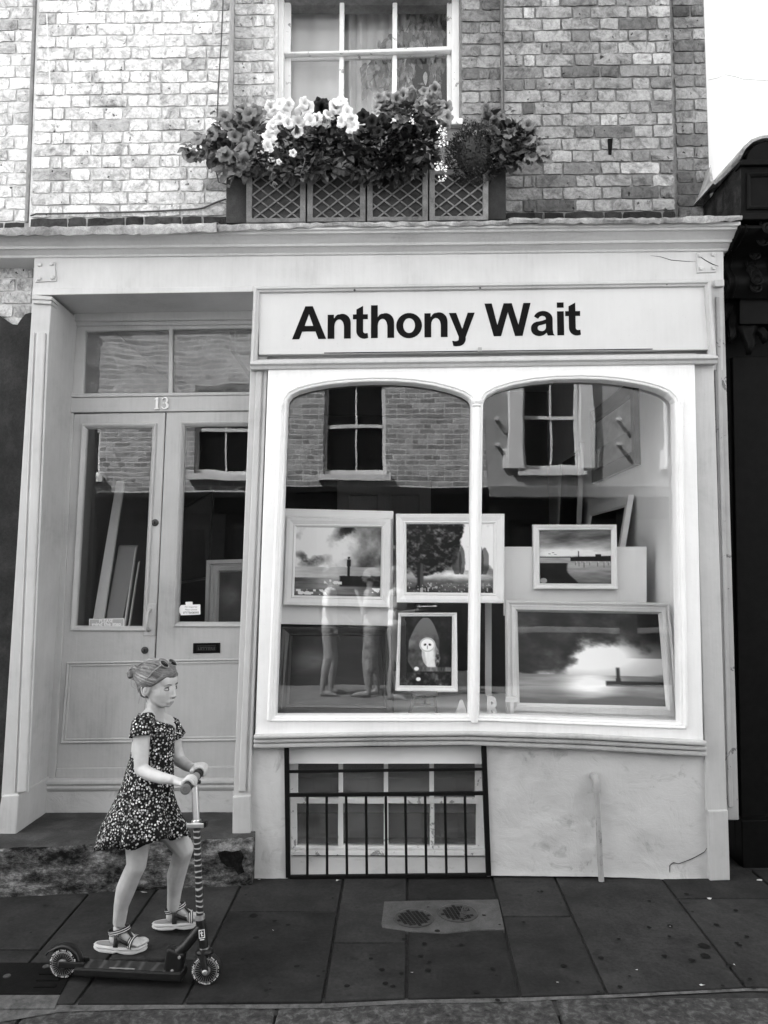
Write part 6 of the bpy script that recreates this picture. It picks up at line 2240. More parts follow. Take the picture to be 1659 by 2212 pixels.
# folding block and down tube
part('folding_block', MB().hexa([S(WB - .165, .022, .040), S(WB - .095, .022, .035), S(WB - .080, .022, .115), S(WB - .150, .022, .135)], [S(WB - .165, -.022, .040), S(WB - .095, -.022, .035), S(WB - .080, -.022, .115), S(WB - .150, -.022, .135)]), M['sc_black'], sc, .010, segs=3)
for t, h in ((WB - .125, .055), (WB - .098, .105)):
    part('bolt', MB().lathe(S(t, .022, h), ss, [(.006, 0), (.006, .003), (.004, .004), (0, .004)], 10), M['hub'], sc)
Hb, Ht = U(441, 2048, PF_.y + .005), U(432, 1982, PF_.y + .008)
part('down_tube', MB().tube([S(WB - .125, 0, .10), S(WB - .08, 0, .14), Hb.lerp(Ht, .70)], [.022, .019, .019], 12), M['sc_black'], sc, smooth=True)
Bt = U(420.5, 1690, PF_.y + .035)
axis = (Bt - Hb).normalized()
hd = part('head_tube', MB().tube([Hb - axis * .010, Hb.lerp(Ht, .5), Ht], .0178, 18), M['sc_black'], sc, smooth=True)
part('head_band', MB().tube([Ht - axis * .006, Ht + axis * .010], .0187, 18), M['alu'], hd, smooth=True)
part('head_band', MB().tube([Hb - axis * .008, Hb + axis * .004], .0187, 18), M['alu'], hd, smooth=True)
# maker's mark: white rounded square with a letter t
ctr = Hb.lerp(Ht, .52); nrm = Vector((.20, -1, 0)); nrm = (nrm - axis * nrm.dot(axis)).normalized(); rt = axis.cross(nrm) * -1
rt = nrm.cross(axis) * -1
pm = ctr + nrm * .0182
lg = MB()
def mark(pts): return [pm + rt * x + axis * y + nrm * .0006 for x, y in pts]
for q in ([(-.011, -.015), (.011, -.015), (.011, -.0125), (-.011, -.0125)], [(-.011, .0125), (.011, .0125), (.011, .015), (-.011, .015)], [(-.011, -.0125), (-.0085, -.0125), (-.0085, .0125), (-.011, .0125)], [(.0085, -.0125), (.011, -.0125), (.011, .0125), (.0085, .0125)],
          [(-.003, -.008), (.001, -.008), (.001, .009), (-.003, .009)], [(-.006, .002), (.005, .002), (.005, .005), (-.006, .005)], [(.001, -.008), (.005, -.008), (.005, -.005), (.001, -.005)], [(-.008, -.022), (.008, -.022), (.008, -.019), (-.008, -.019)]):
    a = mark(q); lg.hexa(a, [v - nrm * .002 for v in a])
part('maker_mark', lg, M['print_white'], hd)
# fork
for s in (-1, 1):
    part('fork', MB().tube([Hb + steer * s * .012, (Hb + PF_) / 2 + steer * s * .021 + sd * -.004, PF_ + steer * s * .020], [.015, .013, .012], 10), M['sc_black'], sc, smooth=True)
part('fork_crown', MB().ball(Hb - axis * .012, (.034, .030, .016), 14, 8), M['sc_black'], sc, smooth=True)
# stem
Cl = U(424.5, 1779, PF_.y + .028)
stm = part('stem', MB().tube([Ht, Ht.lerp(Cl, .5), Cl], .0135, 18), M['zebra'], sc, smooth=True)
part('stem_extension', MB().tube([Cl, Cl.lerp(Bt, .5), Bt + axis * .006], .0128, 18), M['chrome'], sc, smooth=True)
cl = part('clamp', MB().tube([Cl - axis * .012, Cl + axis * .013], .0185, 18), M['alu'], sc, smooth=True)
part('clamp_lever', MB().hexa([Cl + Vector(v) for v in ((-.034, -.024, -.010), (.034, -.030, -.008), (.034, -.030, .010), (-.034, -.024, .008))], [Cl + Vector(v) for v in ((-.034, -.016, -.010), (.034, -.022, -.008), (.034, -.022, .010), (-.034, -.016, .008))]), M['alu'], cl, .003)
part('clamp_tail', MB().hexa([Cl + Vector(v) for v in ((.024, -.026, -.009), (.042, -.02, -.009), (.042, -.02, .014), (.024, -.026, .014))], [Cl + Vector(v) for v in ((.024, .012, -.009), (.042, .012, -.009), (.042, .012, .014), (.024, .012, .014))]), M['sc_black'], cl, .003)
part('collar', MB().tube([Bt - axis * .006, Bt + axis * .004], .024, 16), M['sc_black'], sc, smooth=True)
# handlebar
HB = U(420.5, 1681, PF_.y + .036)
ha = Vector((.03, -1, .0)).normalized()
part('handlebar', MB().tube([HB + ha * .155, HB - ha * .155], .0105, 12), M['chrome'], sc, smooth=True)
part('handlebar_joint', MB().tube([HB + ha * .026, HB - ha * .026], .0165, 14), M['hub'], sc, smooth=True)
GN, GF = HB + ha * .098, HB - ha * .098
for g, e in ((GN, 1), (GF, -1)):
    gp = part('grip', MB().tube([g - ha * .060 * e, g, g + ha * .058 * e], .0178, 18), M['grip'], sc, smooth=True)
    part('grip_end', MB().lathe(g + ha * .058 * e, ha * e, [(.0186, -.006), (.0196, 0), (.0186, .006), (.011, .008), (.010, .006), (0, .006)], 20), M['grip_end'], gp, smooth=True)
# ------------------------------------------------------------------ the girl
def skin_mat():
    m, n, b = newmat('skin')
    c = coords(n)
    f = noise(n, c, 22, 4, .6)
    n.links.new(ramp(n, f, [(.3, .42), (.7, .51)]), b.inputs['Base Color'])
    b.inputs['Roughness'].default_value = .5
    b.inputs['Specular IOR Level'].default_value = .35
    bump(n, b, noise(n, c, 160, 3), .12, .002)
    return m
M['skin'] = skin_mat()


def floral_mat():
    m, n, b = newmat('ditsy floral cotton')
    c = coords(n)
    v = n.nodes.new('ShaderNodeTexVoronoi'); v.inputs['Scale'].default_value = 105; v.inputs['Randomness'].default_value = .9
    n.links.new(c, v.inputs['Vector'])
    rb = n.nodes.new('ShaderNodeRGBToBW'); n.links.new(v.outputs['Color'], rb.inputs[0])
    tone = ramp(n, rb.outputs[0], [(.15, .03), (.38, .20), (.60, .45), (.85, .8)])
    petals = noise(n, c, 320, 2)
    d = math_(n, 'ADD', v.outputs['Distance'], math_(n, 'MULTIPLY', math_(n, 'SUBTRACT', petals, .5), .22))
    k = ramp(n, d, [(.36, 1.0), (.46, 0.0)])
    n.links.new(mixv(n, k, .006, tone), b.inputs['Base Color'])
    b.inputs['Roughness'].default_value = .85
    b.inputs['Specular IOR Level'].default_value = .15
    return m
M['floral'] = floral_mat()


def hair_mat(name, v0, v1):
    m, n, b = newmat(name)
    f = noise(n, coords(n, (10, 30, 75)), 2.4, 4, .6, .4)
    n.links.new(ramp(n, f, [(.3, v0), (.55, (v0 + v1) / 2), (.75, v1)]), b.inputs['Base Color'])
    b.inputs['Roughness'].default_value = .45
    bump(n, b, f, .6, .004)
    return m
M['hair'] = hair_mat('fair hair', .05, .22)
M['hair_light'] = plain('light strand', .27, .5)
M['eye_white'] = plain('eye white', .34, .3)
M['iris'] = plain('iris', .015, .2)
M['brow'] = plain('brow hair', .10, 1.0, 0, 0)
M['lip'] = plain('lip', .34, .45)
M['strap'] = plain('dark sandal strap', .014, .7)
M['strap_line'] = plain('white strap stripe', .55, .7)
M['sole'] = paint('pale foam sole', .50, .15, 0, .6, .3, 3)
M['footbed'] = plain('grey footbed', .22, .8)
M['lens'] = plain('sunglass lens', .006, .12, 0, .5)
M['speckle'] = plain('speckled spectacle frame', .22, .35, var=.5, vscale=160)

girl = thing('person', 'girl in dark floral dress and sandals walking beside a kick scooter, hair in a bun', 'person', G(300, 2050))
TY = 3.20


def j(px_, py_, Y, r): return (U(px_, py_, Y), r * Y / FPX)

# head frame: she looks to the right and a little towards the street
HO = U(341, 1472, 3.18)
hf = Vector((math.cos(R(21)), -math.sin(R(21)), -.07)).normalized()
hr_ = hf.cross(up).normalized()
hu = hr_.cross(hf).normalized()
HM = Matrix((hf, hr_, hu)).transposed()
KH = .90
def H(f, r, u_): return HO + HM @ (Vector((f, r, u_)) * KH)
lumps = []
def E(c, rad): lumps.append((H(*c), tuple(v * KH for v in rad), HM))
E((-.004, 0, .006), (.090, .071, .080))
E((.022, 0, -.034), (.067, .061, .066))
E((.026, 0, -.052), (.060, .053, .058))
E((.040, 0, -.066), (.044, .040, .042))
for s in (1, -1):
    lumps += limb([(H(-.004, s * .040, -.048), .017), (H(.024, s * .032, -.072), .018), (H(.050, s * .013, -.090), .017)], .25)
E((.064, 0, -.094), (.017, .018, .014))
E((.056, 0, .012), (.030, .054, .040))
for k in range(6):
    t = k / 5
    E((.079 + .017 * t, 0, -.012 - .040 * t), (.0085 + .002 * t, .0065 + .003 * t, .009))
E((.094, 0, -.055), (.0095, .0105, .0075))
E((.086, .009, -.057), (.007, .005, .0055)); E((.086, -.009, -.057), (.007, .005, .0055))
E((.070, 0, -.078), (.018, .024, .017))
E((.075, .028, -.006), (.010, .018, .0055)); E((.075, -.028, -.006), (.010, .018, .0055))
lumps += limb([j(331, 1572, 3.20, 24), j(333, 1550, 3.20, 20), j(336, 1522, 3.19, 20)])
lumps += limb([j(322, 1545, 3.17, 15), j(308, 1562, 3.11, 16)])
lumps += limb([j(340, 1548, 3.23, 14), j(366, 1562, 3.29, 15)])
# trunk
for px_, py_, Y, rx, ry, rz in ((333, 1578, 3.21, .068, .115, .045), (331, 1612, 3.21, .072, .105, .09), (326, 1665, 3.21, .070, .095, .08), (318, 1725, 3.21, .082, .100, .09)):
    lumps.append((U(px_, py_, Y), (rx, ry, rz), Matrix.Rotation(R(-22), 3, 'Z')))
near_sh, far_sh = j(306, 1580, 3.09, 19), j(372, 1580, 3.31, 18)
lumps += limb([j(330, 1574, 3.18, 20), near_sh, j(305, 1624, 3.075, 16.5), j(305, 1661, 3.065, 14.5), j(322, 1672, 3.04, 14), j(350, 1681, 3.0, 12), j(371, 1684, 2.975, 9.5)])
lumps += limb([j(345, 1574, 3.24, 20), far_sh, j(379, 1618, 3.32, 14), j(388, 1643, 3.32, 13), j(404, 1654, 3.27, 11.5), j(421, 1661, 3.21, 9)])
# legs
lumps += limb([j(312, 1745, 3.17, 40), j(298, 1810, 3.17, 27), j(295, 1868, 3.18, 20.5), j(283, 1893, 3.20, 20), j(272, 1920, 3.22, 20.5), j(262, 1955, 3.24, 15.5), j(258, 1990, 3.26, 13.5)])
lumps += limb([j(330, 1745, 3.27, 40), j(372, 1795, 3.27, 28), j(397, 1834, 3.28, 20.5), j(390, 1858, 3.31, 19.5), j(381, 1890, 3.34, 19.5), j(377, 1925, 3.37, 15), j(374, 1957, 3.39, 13)])


class Foot:
    def __init__(self, heel, toe, pitch, side=1):
        self.o = heel
        f = toe - heel; f.z = 0
        f.normalize()
        self.r = f.cross(up).normalized()          # towards the camera when she faces right
        q = Quaternion(self.r, -pitch)
        self.f = q @ f
        self.u = q @ up
    def p(self, f, r, u_): return self.o + self.f * f + self.r * r + self.u * u_


def make_foot(F, out):
    Mx = Matrix((F.f, F.r, F.u)).transposed()
    sole_t = .025
    lumps.append((F.p(.070, 0, sole_t + .022), (.026, .022, .024), Mx))
    lumps.extend(limb([(F.p(.084, 0, sole_t + .062), .023), (F.p(.100, 0, sole_t + .044), .023), (F.p(.125, 0, sole_t + .029), .021), (F.p(.150, 0, sole_t + .019), .017)]))
    lumps.append((F.p(.148, 0, sole_t + .014), (.028, .031, .014), Mx))
    for k, (ln, rr) in enumerate(((.030, .0098), (.028, .0078), (.024, .0074), (.019, .0070), (.013, .0066))):
        s = out * (-.024 + k * .0125)
        lumps.extend(limb([(F.p(.158, s * .9, sole_t + .012), rr), (F.p(.166 + ln * .6, s, sole_t + .013), rr), (F.p(.166 + ln, s * 1.02, sole_t + .008), rr * .95)]))


def sandal(F, out):
    n = 40
    def outline(k, g=0.0):
        a = 6.2832 * k / n
        f = .093 + (.112 + g) * math.cos(a)
        w = (.032 + g + .007 * sst(.05, .16, np.array(f)).item()) * (abs(math.sin(a)) ** .75) * (1 if math.sin(a) > 0 else -1)
        return f, w - out * .004 * math.cos(a)
    rings = [(-.006, .003, 0), (-.001, .000, .0), (.001, .006, 1), (-.002, .011, 1), (.001, .016, 1), (.000, .021, 0), (-.003, .0255, 0), (-.009, .025, 0)]
    vs, fs = [], []
    for g, z, wv in rings:
        for k in range(n):
            f, w = outline(k, g)
            zz = z + (.006 * sst(.02, -.02, np.array(f)).item() if z < .02 else 0) + (.008 * sst(.155, .205, np.array(f)).item() if z < .02 else .004 * sst(.16, .205, np.array(f)).item()) + (.0022 * math.sin(k * 1.1) * wv)
            if z < .012 and .075 < f < .115: zz += .006 * math.cos((f - .095) / .04 * math.pi)
            vs.append(F.p(f, w, zz))
    for i in range(len(rings) - 1):
        for k in range(n):
            k2 = (k + 1) % n
            fs.append((i * n + k, i * n + k2, (i + 1) * n + k2, (i + 1) * n + k))
    fs.append(tuple(range(n))[::-1])
    root = part('sandal', MB().add(vs, fs), M['sole'], girl, smooth=True)
    fbv = [F.p(*(lambda fw: (fw[0], fw[1], .0262))(outline(k, -.0095))) for k in range(n)]
    part('footbed', MB().add(fbv, [tuple(range(n))]), M['footbed'], root)
    def band(pts, wdirs, w, name='strap'):
        mb, ln = MB(), MB()
        c0 = F.p(.08, 0, .06)
        cc = sum((p for p in pts), Vector()) / len(pts)
        for mbx, offs, lift in ((mb, ((-.5, .5),), .0), (ln, ((-.30, -.12), (.12, .30)), .0016)):
            for a, b in offs:
                o = len(mbx.v)
                for p, wd in zip(pts, wdirs):
                    nrm = (p - cc); nrm = nrm - wd * nrm.dot(wd); nrm.normalize()
                    q = p + nrm * lift
                    mbx.v += [q + wd * w * a, q + wd * w * b]
                for i in range(len(pts) - 1):
                    mbx.f.append((o + 2 * i, o + 2 * i + 1, o + 2 * i + 3, o + 2 * i + 2))
        s = part(name, mb, M['strap'], root, smooth=True)
        so = s.modifiers.new('t', 'SOLIDIFY'); so.thickness = .002; so.offset = 0
        part('strap_stripe', ln, M['strap_line'], root)
    # ankle strap: a tilted loop, low at the heel and up over the instep
    pts, wd = [], []
    for i in range(25):
        a = 6.2832 * i / 24
        pts.append(F.p(.086 + .043 * math.cos(a), .0315 * math.sin(a), .080 + .012 * math.cos(a)))
        wd.append((F.u * .93 - F.f * .3).normalized())
    band(pts, wd, .020)
    # two straps from the ankle loop down to the sole, and one across the toes
    for f0, f1, z1, w in ((.088, .062, .106, .020),):
        for s in (1, -1):
            pts = [F.p(f0 + .004 * t, s * (.035 - .002 * t), .026 + .052 * t) for t in (0, .3, .6, .9)]
            band(pts, [F.f] * 4, w)
    pts, wd = [], []
    for i in range(13):
        a = R(-8 + 196 * i / 12)
        pts.append(F.p(.152 - .006 * math.cos(a) * out, .0385 * math.cos(a), .026 + .0335 * max(0, math.sin(a)) ** .8))
        wd.append((F.f * .96 + F.u * -.2).normalized())
    band(pts, wd, .021)
    pts = [F.p(.152, .010, .0600), F.p(.143, .010, .066), F.p(.134, .008, .076), F.p(.126, .004, .088)]
    band(pts, [F.r] * 4, .018)
    pts = [F.p(.095, .034, .062), F.p(.110, .0355, .055), F.p(.126, .0380, .049), F.p(.144, .0390, .044)]
    band(pts, [F.u] * 4, .016)


def foot_at(px0, px1, pitch, lift):
    h, t = G(*px0), G(*px1)
    h.z += lift
    return Foot(h, t, pitch)
FN = foot_at((214, 2049), (306, 2056), 0.0, .0)
FF = foot_at((338, 2012), (420, 2012), R(-5), .012)
make_foot(FN, 1); make_foot(FF, -1)


def hand(wrist, g, axis_, palm_ang, thumb_ang, sgn, rg=.0165):
    """a hand closed round a bar: palm behind it, four unequal fingers over the top, thumb below."""
    a0 = Vector((1, 0, 0)); a0 = (a0 - axis_ * a0.dot(axis_)).normalized(); b0 = axis_.cross(a0)
    if b0.z < 0: b0 = -b0
    def pol(ang, r, y): return g + a0 * math.cos(R(ang)) * r + b0 * math.sin(R(ang)) * r + axis_ * y
    palm = pol(palm_ang, rg + .014, 0)
    lumps.extend(limb([(wrist, .0170), (wrist.lerp(palm, .6), .0150), (palm, .0125)]))
    for y in (-.020, -.007, .006, .019):
        lumps.extend(limb([(wrist.lerp(palm, .55) + axis_ * y * .6, .0115), (pol(palm_ang - 6, rg + .010, y * 1.1), .0098)]))
    for k, (y, l) in enumerate(((-.029, 150), (-.010, 176), (.009, 168), (.027, 138))):
        ch = []
        for i in range(8):
            t = i / 7
            ch.append((pol(palm_ang - 8 - l * t, rg + .0065 - .0015 * t + .004 * math.sin(t * math.pi), y * (1 - .03 * t)), .0074 - .0016 * t))
        lumps.extend(limb(ch, .5))
    yb = sgn * .034
    ch = [(wrist.lerp(palm, .55) + axis_ * yb * .5, .0115), (pol(palm_ang + 30, rg + .012, yb * .9), .0098), (pol(thumb_ang - 30, rg + .009, yb * .8), .0088), (pol(thumb_ang + 14, rg + .007, yb * .55), .0076)]
    lumps.extend(limb(ch, .5))
hand(U(372, 1684, 2.975), GN - ha * .004, ha, 168, 265, -1)
hand(U(421, 1661, 3.21), GF, ha, 128, 250, 1)
# ears
for s in (1, -1):
    lumps.append((H(-.008, s * .071, -.028), (.018, .0075, .029), HM @ Matrix.Rotation(R(12), 3, 'Y')))
body_me = organic('body', lumps, M['skin'], .0025, 12)
body_me.transform(Matrix.Translation(-W[girl]))
link('body', body_me, girl, W[girl].copy())
# ear rims
for s in (1, -1):
    pts = [H(-.006 - .019 * math.sin(R(a)) * 1.0, s * (.0765 + .003 * math.sin(R(a))), -.028 + .028 * math.cos(R(a))) for a in range(-40, 200, 20)]
    part('ear_rim', MB().tube(pts, [.0016 + .0014 * math.sin(i / 11 * math.pi) for i in range(12)], 6), M['skin'], girl, smooth=True)
    part('ear_hollow', MB().ball(H(-.004, s * .0790, -.027), (.007, .0016, .011), 10, 8, HM), M['lip'], girl, smooth=True)
# features of the face
for s in (1, -1):
    part('eye', MB().ball(H(.0705, s * .029, -.0225), (.0116, .0135, .0078), 14, 10, HM), M['eye_white'], girl, smooth=True)
    part('iris', MB().ball(H(.0775, s * .029 - .001, -.0228), (.0056, .0064, .0064), 12, 8, HM), M['iris'], girl, smooth=True)
    part('eyelid', MB().tube([H(.077 - .010 * abs(t) ** 1.5 + .002, s * .029 + t * .0155, -.0155 - .0040 * t * t) for t in (-1, -.6, -.2, .2, .6, 1)], [.0012, .0022, .0026, .0026, .0022, .0012], 6), M['iris'], girl, smooth=True)
    part('eyebrow', MB().tube([H(.0865 - .012 * (t * .5 + .5) ** 2, s * (.014 + (t + 1) * .016), -.004 + .006 * (t + 1) * .5 - .004 * max(0, t)) for t in (-1, -.5, 0, .5, 1)], [.0014, .0026, .0026, .0020, .0010], 6), M['brow'], girl, smooth=True)
    part('nostril', MB().ball(H(.0915, s * .0052, -.0628), (.0034, .0026, .0016), 8, 6, HM), M['iris'], girl)
part('lip', MB().tube([H(.0885 - .010 * t * t, t * .0155, -.0775 + .0015 * math.cos(t * 6)) for t in (-1, -.6, -.25, 0, .25, .6, 1)], [.0012, .0030, .0038, .0034, .0038, .0030, .0012], 7), M['lip'], girl, smooth=True)
part('lip', MB().tube([H(.0885 - .010 * t * t, t * .0135, -.0845) for t in (-1, -.6, 0, .6, 1)], [.0012, .0034, .0042, .0034, .0012], 7), M['lip'], girl, smooth=True)
part('mouth_line', MB().tube([H(.0905 - .010 * t * t, t * .0165, -.0810 - .0012 * t * t) for t in (-1, -.6, 0, .6, 1)], [.0004, .0009, .0010, .0009, .0004], 5), M['brow'], girl)
# hair
hl = []
def HE(c, rad): hl.append((H(*c), tuple(v * KH for v in rad), HM))
HE((-.018, 0, .020), (.083, .0775, .079))
HE((-.042, 0, -.010), (.054, .068, .070))
HE((.012, 0, .042), (.077, .065, .047))
HE((-.050, 0, -.048), (.028, .050, .034))
for s in (1, -1):
    hl += limb([(H(.058, s * .046, .034), .012), (H(.042, s * .061, .016), .010), (H(.018, s * .070, -.004), .0085), (H(-.014, s * .072, -.006), .011), (H(-.036, s * .066, -.024), .014)])
BN = U(291, 1453, 3.20)
hl += limb([(H(-.080, .0, .018), .026), (BN, .017)])
for k in range(8):
    a = k * .785
    hl.append((BN + Vector((-.004 + .013 * math.cos(a), .014 * math.sin(a * 1.3), .017 * math.sin(a))), .0125))
hm_ = organic('hair', hl, M['hair'], .0034, 3)
hm_.transform(Matrix.Translation(-W[girl]))
hair_o = link('hair', hm_, girl, W[girl].copy())
q = random.Random(77)
M['hair_dark_lock'] = plain('dark lock', .075, .5)
M['hair_mid'] = plain('mid lock', .13, .5)
HC = H(-.012, 0, .008)
for k in range(150):                     # locks brushed back from the hairline to the bun
    s = q.uniform(-.75, 1.05)
    if s > 0:      # camera side: hairline runs from the forehead down to the ear
        f0, u0 = np.interp(s, [0, .35, .6, .85, 1.05], [.084, .074, .052, .026, -.006]), np.interp(s, [0, .35, .6, .85, 1.05], [.044, .038, .024, -.002, -.012])
        r0 = np.interp(s, [0, .35, .6, .85, 1.05], [.0, .038, .058, .069, .073])
    else:
        f0, u0, r0 = .084 + .04 * s, .046 + .01 * s, s * .06
    a0_ = H(f0 + q.uniform(-.012, .006), r0, u0 + q.uniform(-.006, .010))
    up_k = q.uniform(1.00, 1.055)
    tgt = BN + Vector((.014, q.uniform(-.008, .006), q.uniform(-.010, .012)))
    pts = []
    for i in range(10):
        t = i / 9
        p = a0_.lerp(tgt, t)
        d = p - HC
        l = HM.transposed() @ d
        rr = math.sqrt((l.x / .0875) ** 2 + (l.y / .0748) ** 2 + (l.z / .0812) ** 2)
        if t < .85: p = HC + d * ((1.0 + (up_k - 1) * math.sin(math.pi * t)) / rr)
        pts.append(p)
    part('hair_lock', MB().tube(pts, [.0008 + .0030 * math.sin(math.pi * (i + .6) / 10.6) for i in range(10)], 5), M[('hair_light', 'hair', 'hair_mid', 'hair_dark_lock', 'hair_mid', 'hair_dark_lock')[k % 6]], hair_o, smooth=True)
for k in range(16):
    a = q.uniform(0, 6.28)
    pts = [BN + Vector((.020 * math.cos(a + t * 2.2), -.006 + .012 * math.sin(t * 2 + k), .022 * math.sin(a + t * 2.2))) for t in (0, .3, .6, .9, 1.2, 1.5)]
    part('hair_lock', MB().tube(pts, [.001, .003, .0036, .0034, .0026, .001], 5), M[('hair_light', 'hair_dark_lock', 'hair_mid')[k % 3]], hair_o, smooth=True)
for k in range(14):                      # fine flyaways over the crown
    x0, y0 = q.uniform(318, 372), q.uniform(1426, 1434)
    part('hair_strand', MB().tube([U(x0, y0 + 4, 3.17), U(x0 - 8, y0 - q.uniform(0, 3), 3.16), U(x0 - 18, y0 + 2, 3.16), U(x0 - 27, y0 + 9, 3.16)], [.0004, .0008, .0008, .0004], 4), M['hair_mid'], hair_o, smooth=True)
for pts in ([(289, 1462), (283, 1470), (284, 1482), (291, 1487), (298, 1486)], [(304, 1480), (301, 1492), (303, 1504), (299, 1520)], [(312, 1494), (313, 1506), (318, 1518), (316, 1530)], [(296, 1470), (290, 1478), (299, 1490), (296, 1500)]):
    part('hair_strand', MB().tube([U(x, y, 3.14) for x, y in pts], [.0012, .0014, .0014, .001, .0005][:len(pts)], 5), M['hair_light'], hair_o, smooth=True)

# dress
rows = [  # py, x left, x right, half depth, front dip px
    (1540, 300, 357, .074, 23), (1549, 293, 367, .094, 15), (1561, 288, 375, .110, 7), (1572, 287, 379, .116, 3), (1590, 287, 378, .112, 0), (1615, 284, 377, .110, 0), (1640, 279, 376.5, .112, 0),
    (1665, 271, 376, .116, 0), (1690, 264, 375.5, .120, 0), (1712, 255, 376, .124, 0), (1735, 243, 383, .130, 0), (1760, 231, 394, .138, 0), (1785, 219, 405, .146, -6), (1810, 210, 410, .152, -12), (1836, 203, 413, .156, -30)]
n = 84
q = random.Random(6)
vs, fs = [], []
phs = [q.uniform(0, 6.28) for _ in range(4)]
for i, (py_, xl, xr, dep, dip) in enumerate(rows):
    for k in range(n):
        a = 6.2832 * k / n
        ca, sa = math.cos(a), math.sin(a)
        fr_ = sst(1590, 1836, np.array(py_)).item()
        w = 1 + fr_ * (.072 * math.sin(9 * a + phs[0] + i * .07) + .035 * math.sin(15 * a + phs[1]) + .02 * math.sin(23 * a + phs[2])) * (1 if abs(ca) < .95 else .4)
        w += .012 * math.sin(6 * a + i * .9) * (1590 < py_ < 1750)
        cx_, hw = (xl + xr) / 2, (xr - xl) / 2
        px_ = cx_ + hw * ca * (1 if abs(ca) > .97 else min(1.0, w) if abs(ca) > .8 else w)
        yy = py_ + dip * (ca * .5 + .5) * (1 if i < 6 else 1) + (3.0 * math.sin(7 * a + 1) + 2 * math.sin(13 * a)) * fr_ * (i > 11)
        if i >= 12: yy += 9 * math.exp(-((ca + .15) / .35) ** 2) * (i - 11) / 3
        Yc = TY + (.035 * (1 - min(1, (py_ - 1546) / 60)) if False else 0)
        vs.append(U(px_, yy, Yc + dep * sa * w * (.96 if sa < 0 else 1)))
for i in range(len(rows) - 1):
    for k in range(n):
        k2 = (k + 1) % n
        fs.append((i * n + k, i * n + k2, (i + 1) * n + k2, (i + 1) * n + k))
dress = part('dress', MB().add(vs, fs), M['floral'], girl, smooth=True)
dress.data.shade_smooth() if hasattr(dress.data, 'shade_smooth') else None
so2 = dress.modifiers.new('t', 'SOLIDIFY'); so2.thickness = .003
def sleeve(a, b, c, ra, rb, rc):
    mb = MB(); n = 28
    ch = [(U(*a), ra), (U(*b), rb), (U(*c), rc)]
    pts = [ch[0][0].lerp(ch[1][0], t) for t in (0, .35, .7)] + [ch[1][0].lerp(ch[2][0], t) for t in (0, .4, .75, 1)]
    rs = [np.interp(i / 6, (0, .5, 1), (ra, rb, rc)) * TY / FPX for i in range(7)]
    o = 0
    mb.tube(pts, rs, n, cap=False)
    for i in range(7):
        for k in range(n):
            v = mb.v[i * n + k]
            d = v - pts[i]
            mb.v[i * n + k] = pts[i] + d * (1 + .09 * math.sin(k / n * 6.283 * 7 + i * .2) * i / 6)
    s = part('sleeve', mb, M['floral'], dress, smooth=True)
    s.modifiers.new('t', 'SOLIDIFY').thickness = .003
sleeve((322, 1553, 3.15), (307, 1562, 3.095), (306, 1592, 3.078), 15, 20.5, 24)
sleeve((352, 1556, 3.26), (370, 1566, 3.30), (381, 1592, 3.315), 14, 18, 20)

FNs = sandal(FN, 1); FFs = sandal(FF, -1)
# sunglasses pushed up on the hair
sgz = thing('sunglasses', 'round dark sunglasses with speckled frame pushed up on the girl hair', 'sunglasses', H(.06, 0, .085))
for s in (1, -1):
    c = H(.050, s * .030, .087)
    nn = (hf * .62 + hu * .78).normalized()
    part('lens', MB().lathe(c, nn, [(.0185, -.001), (.0185, .001), (.013, .003), (0, .004)], 20), M['lens'], sgz, smooth=True)
    xa = nn.orthogonal().normalized(); xb = nn.cross(xa)
    part('rim', MB().tube([c + (xa * math.cos(i / 20 * 6.283) + xb * math.sin(i / 20 * 6.283)) * .0196 for i in range(21)], .0024, 6, False), M['speckle'], sgz, smooth=True)
    part('temple', MB().tube([c + hr_ * s * .019 - nn * .002, H(.030, s * .080, .058), H(.006, s * .086, .024), H(-.012, s * .084, .002)], [.0022, .0026, .0026, .002], 6), M['speckle'], sgz, smooth=True)
part('bridge', MB().tube([H(.054, .012, .091), H(.058, 0, .093), H(.054, -.012, .091)], .0022, 6), M['speckle'], sgz)

# ------------------------------------------------------------------ three people across the lane, seen only as reflections in the window
M['skin_far'] = plain('sun-tanned skin', .22, .6, var=.15, vscale=9)
M['tee_white'] = plain('white t-shirt cotton', .62, .85, var=.3, vscale=9)
M['tee_pale'] = plain('patterned top', .30, .85, var=.95, vscale=14)
M['shorts_grey'] = plain('grey shorts', .28, .85)
M['shorts_print'] = plain('printed trousers', .22, .85, var=.95, vscale=16)
M['hair_dark'] = hair_mat('dark hair', .06, .2)


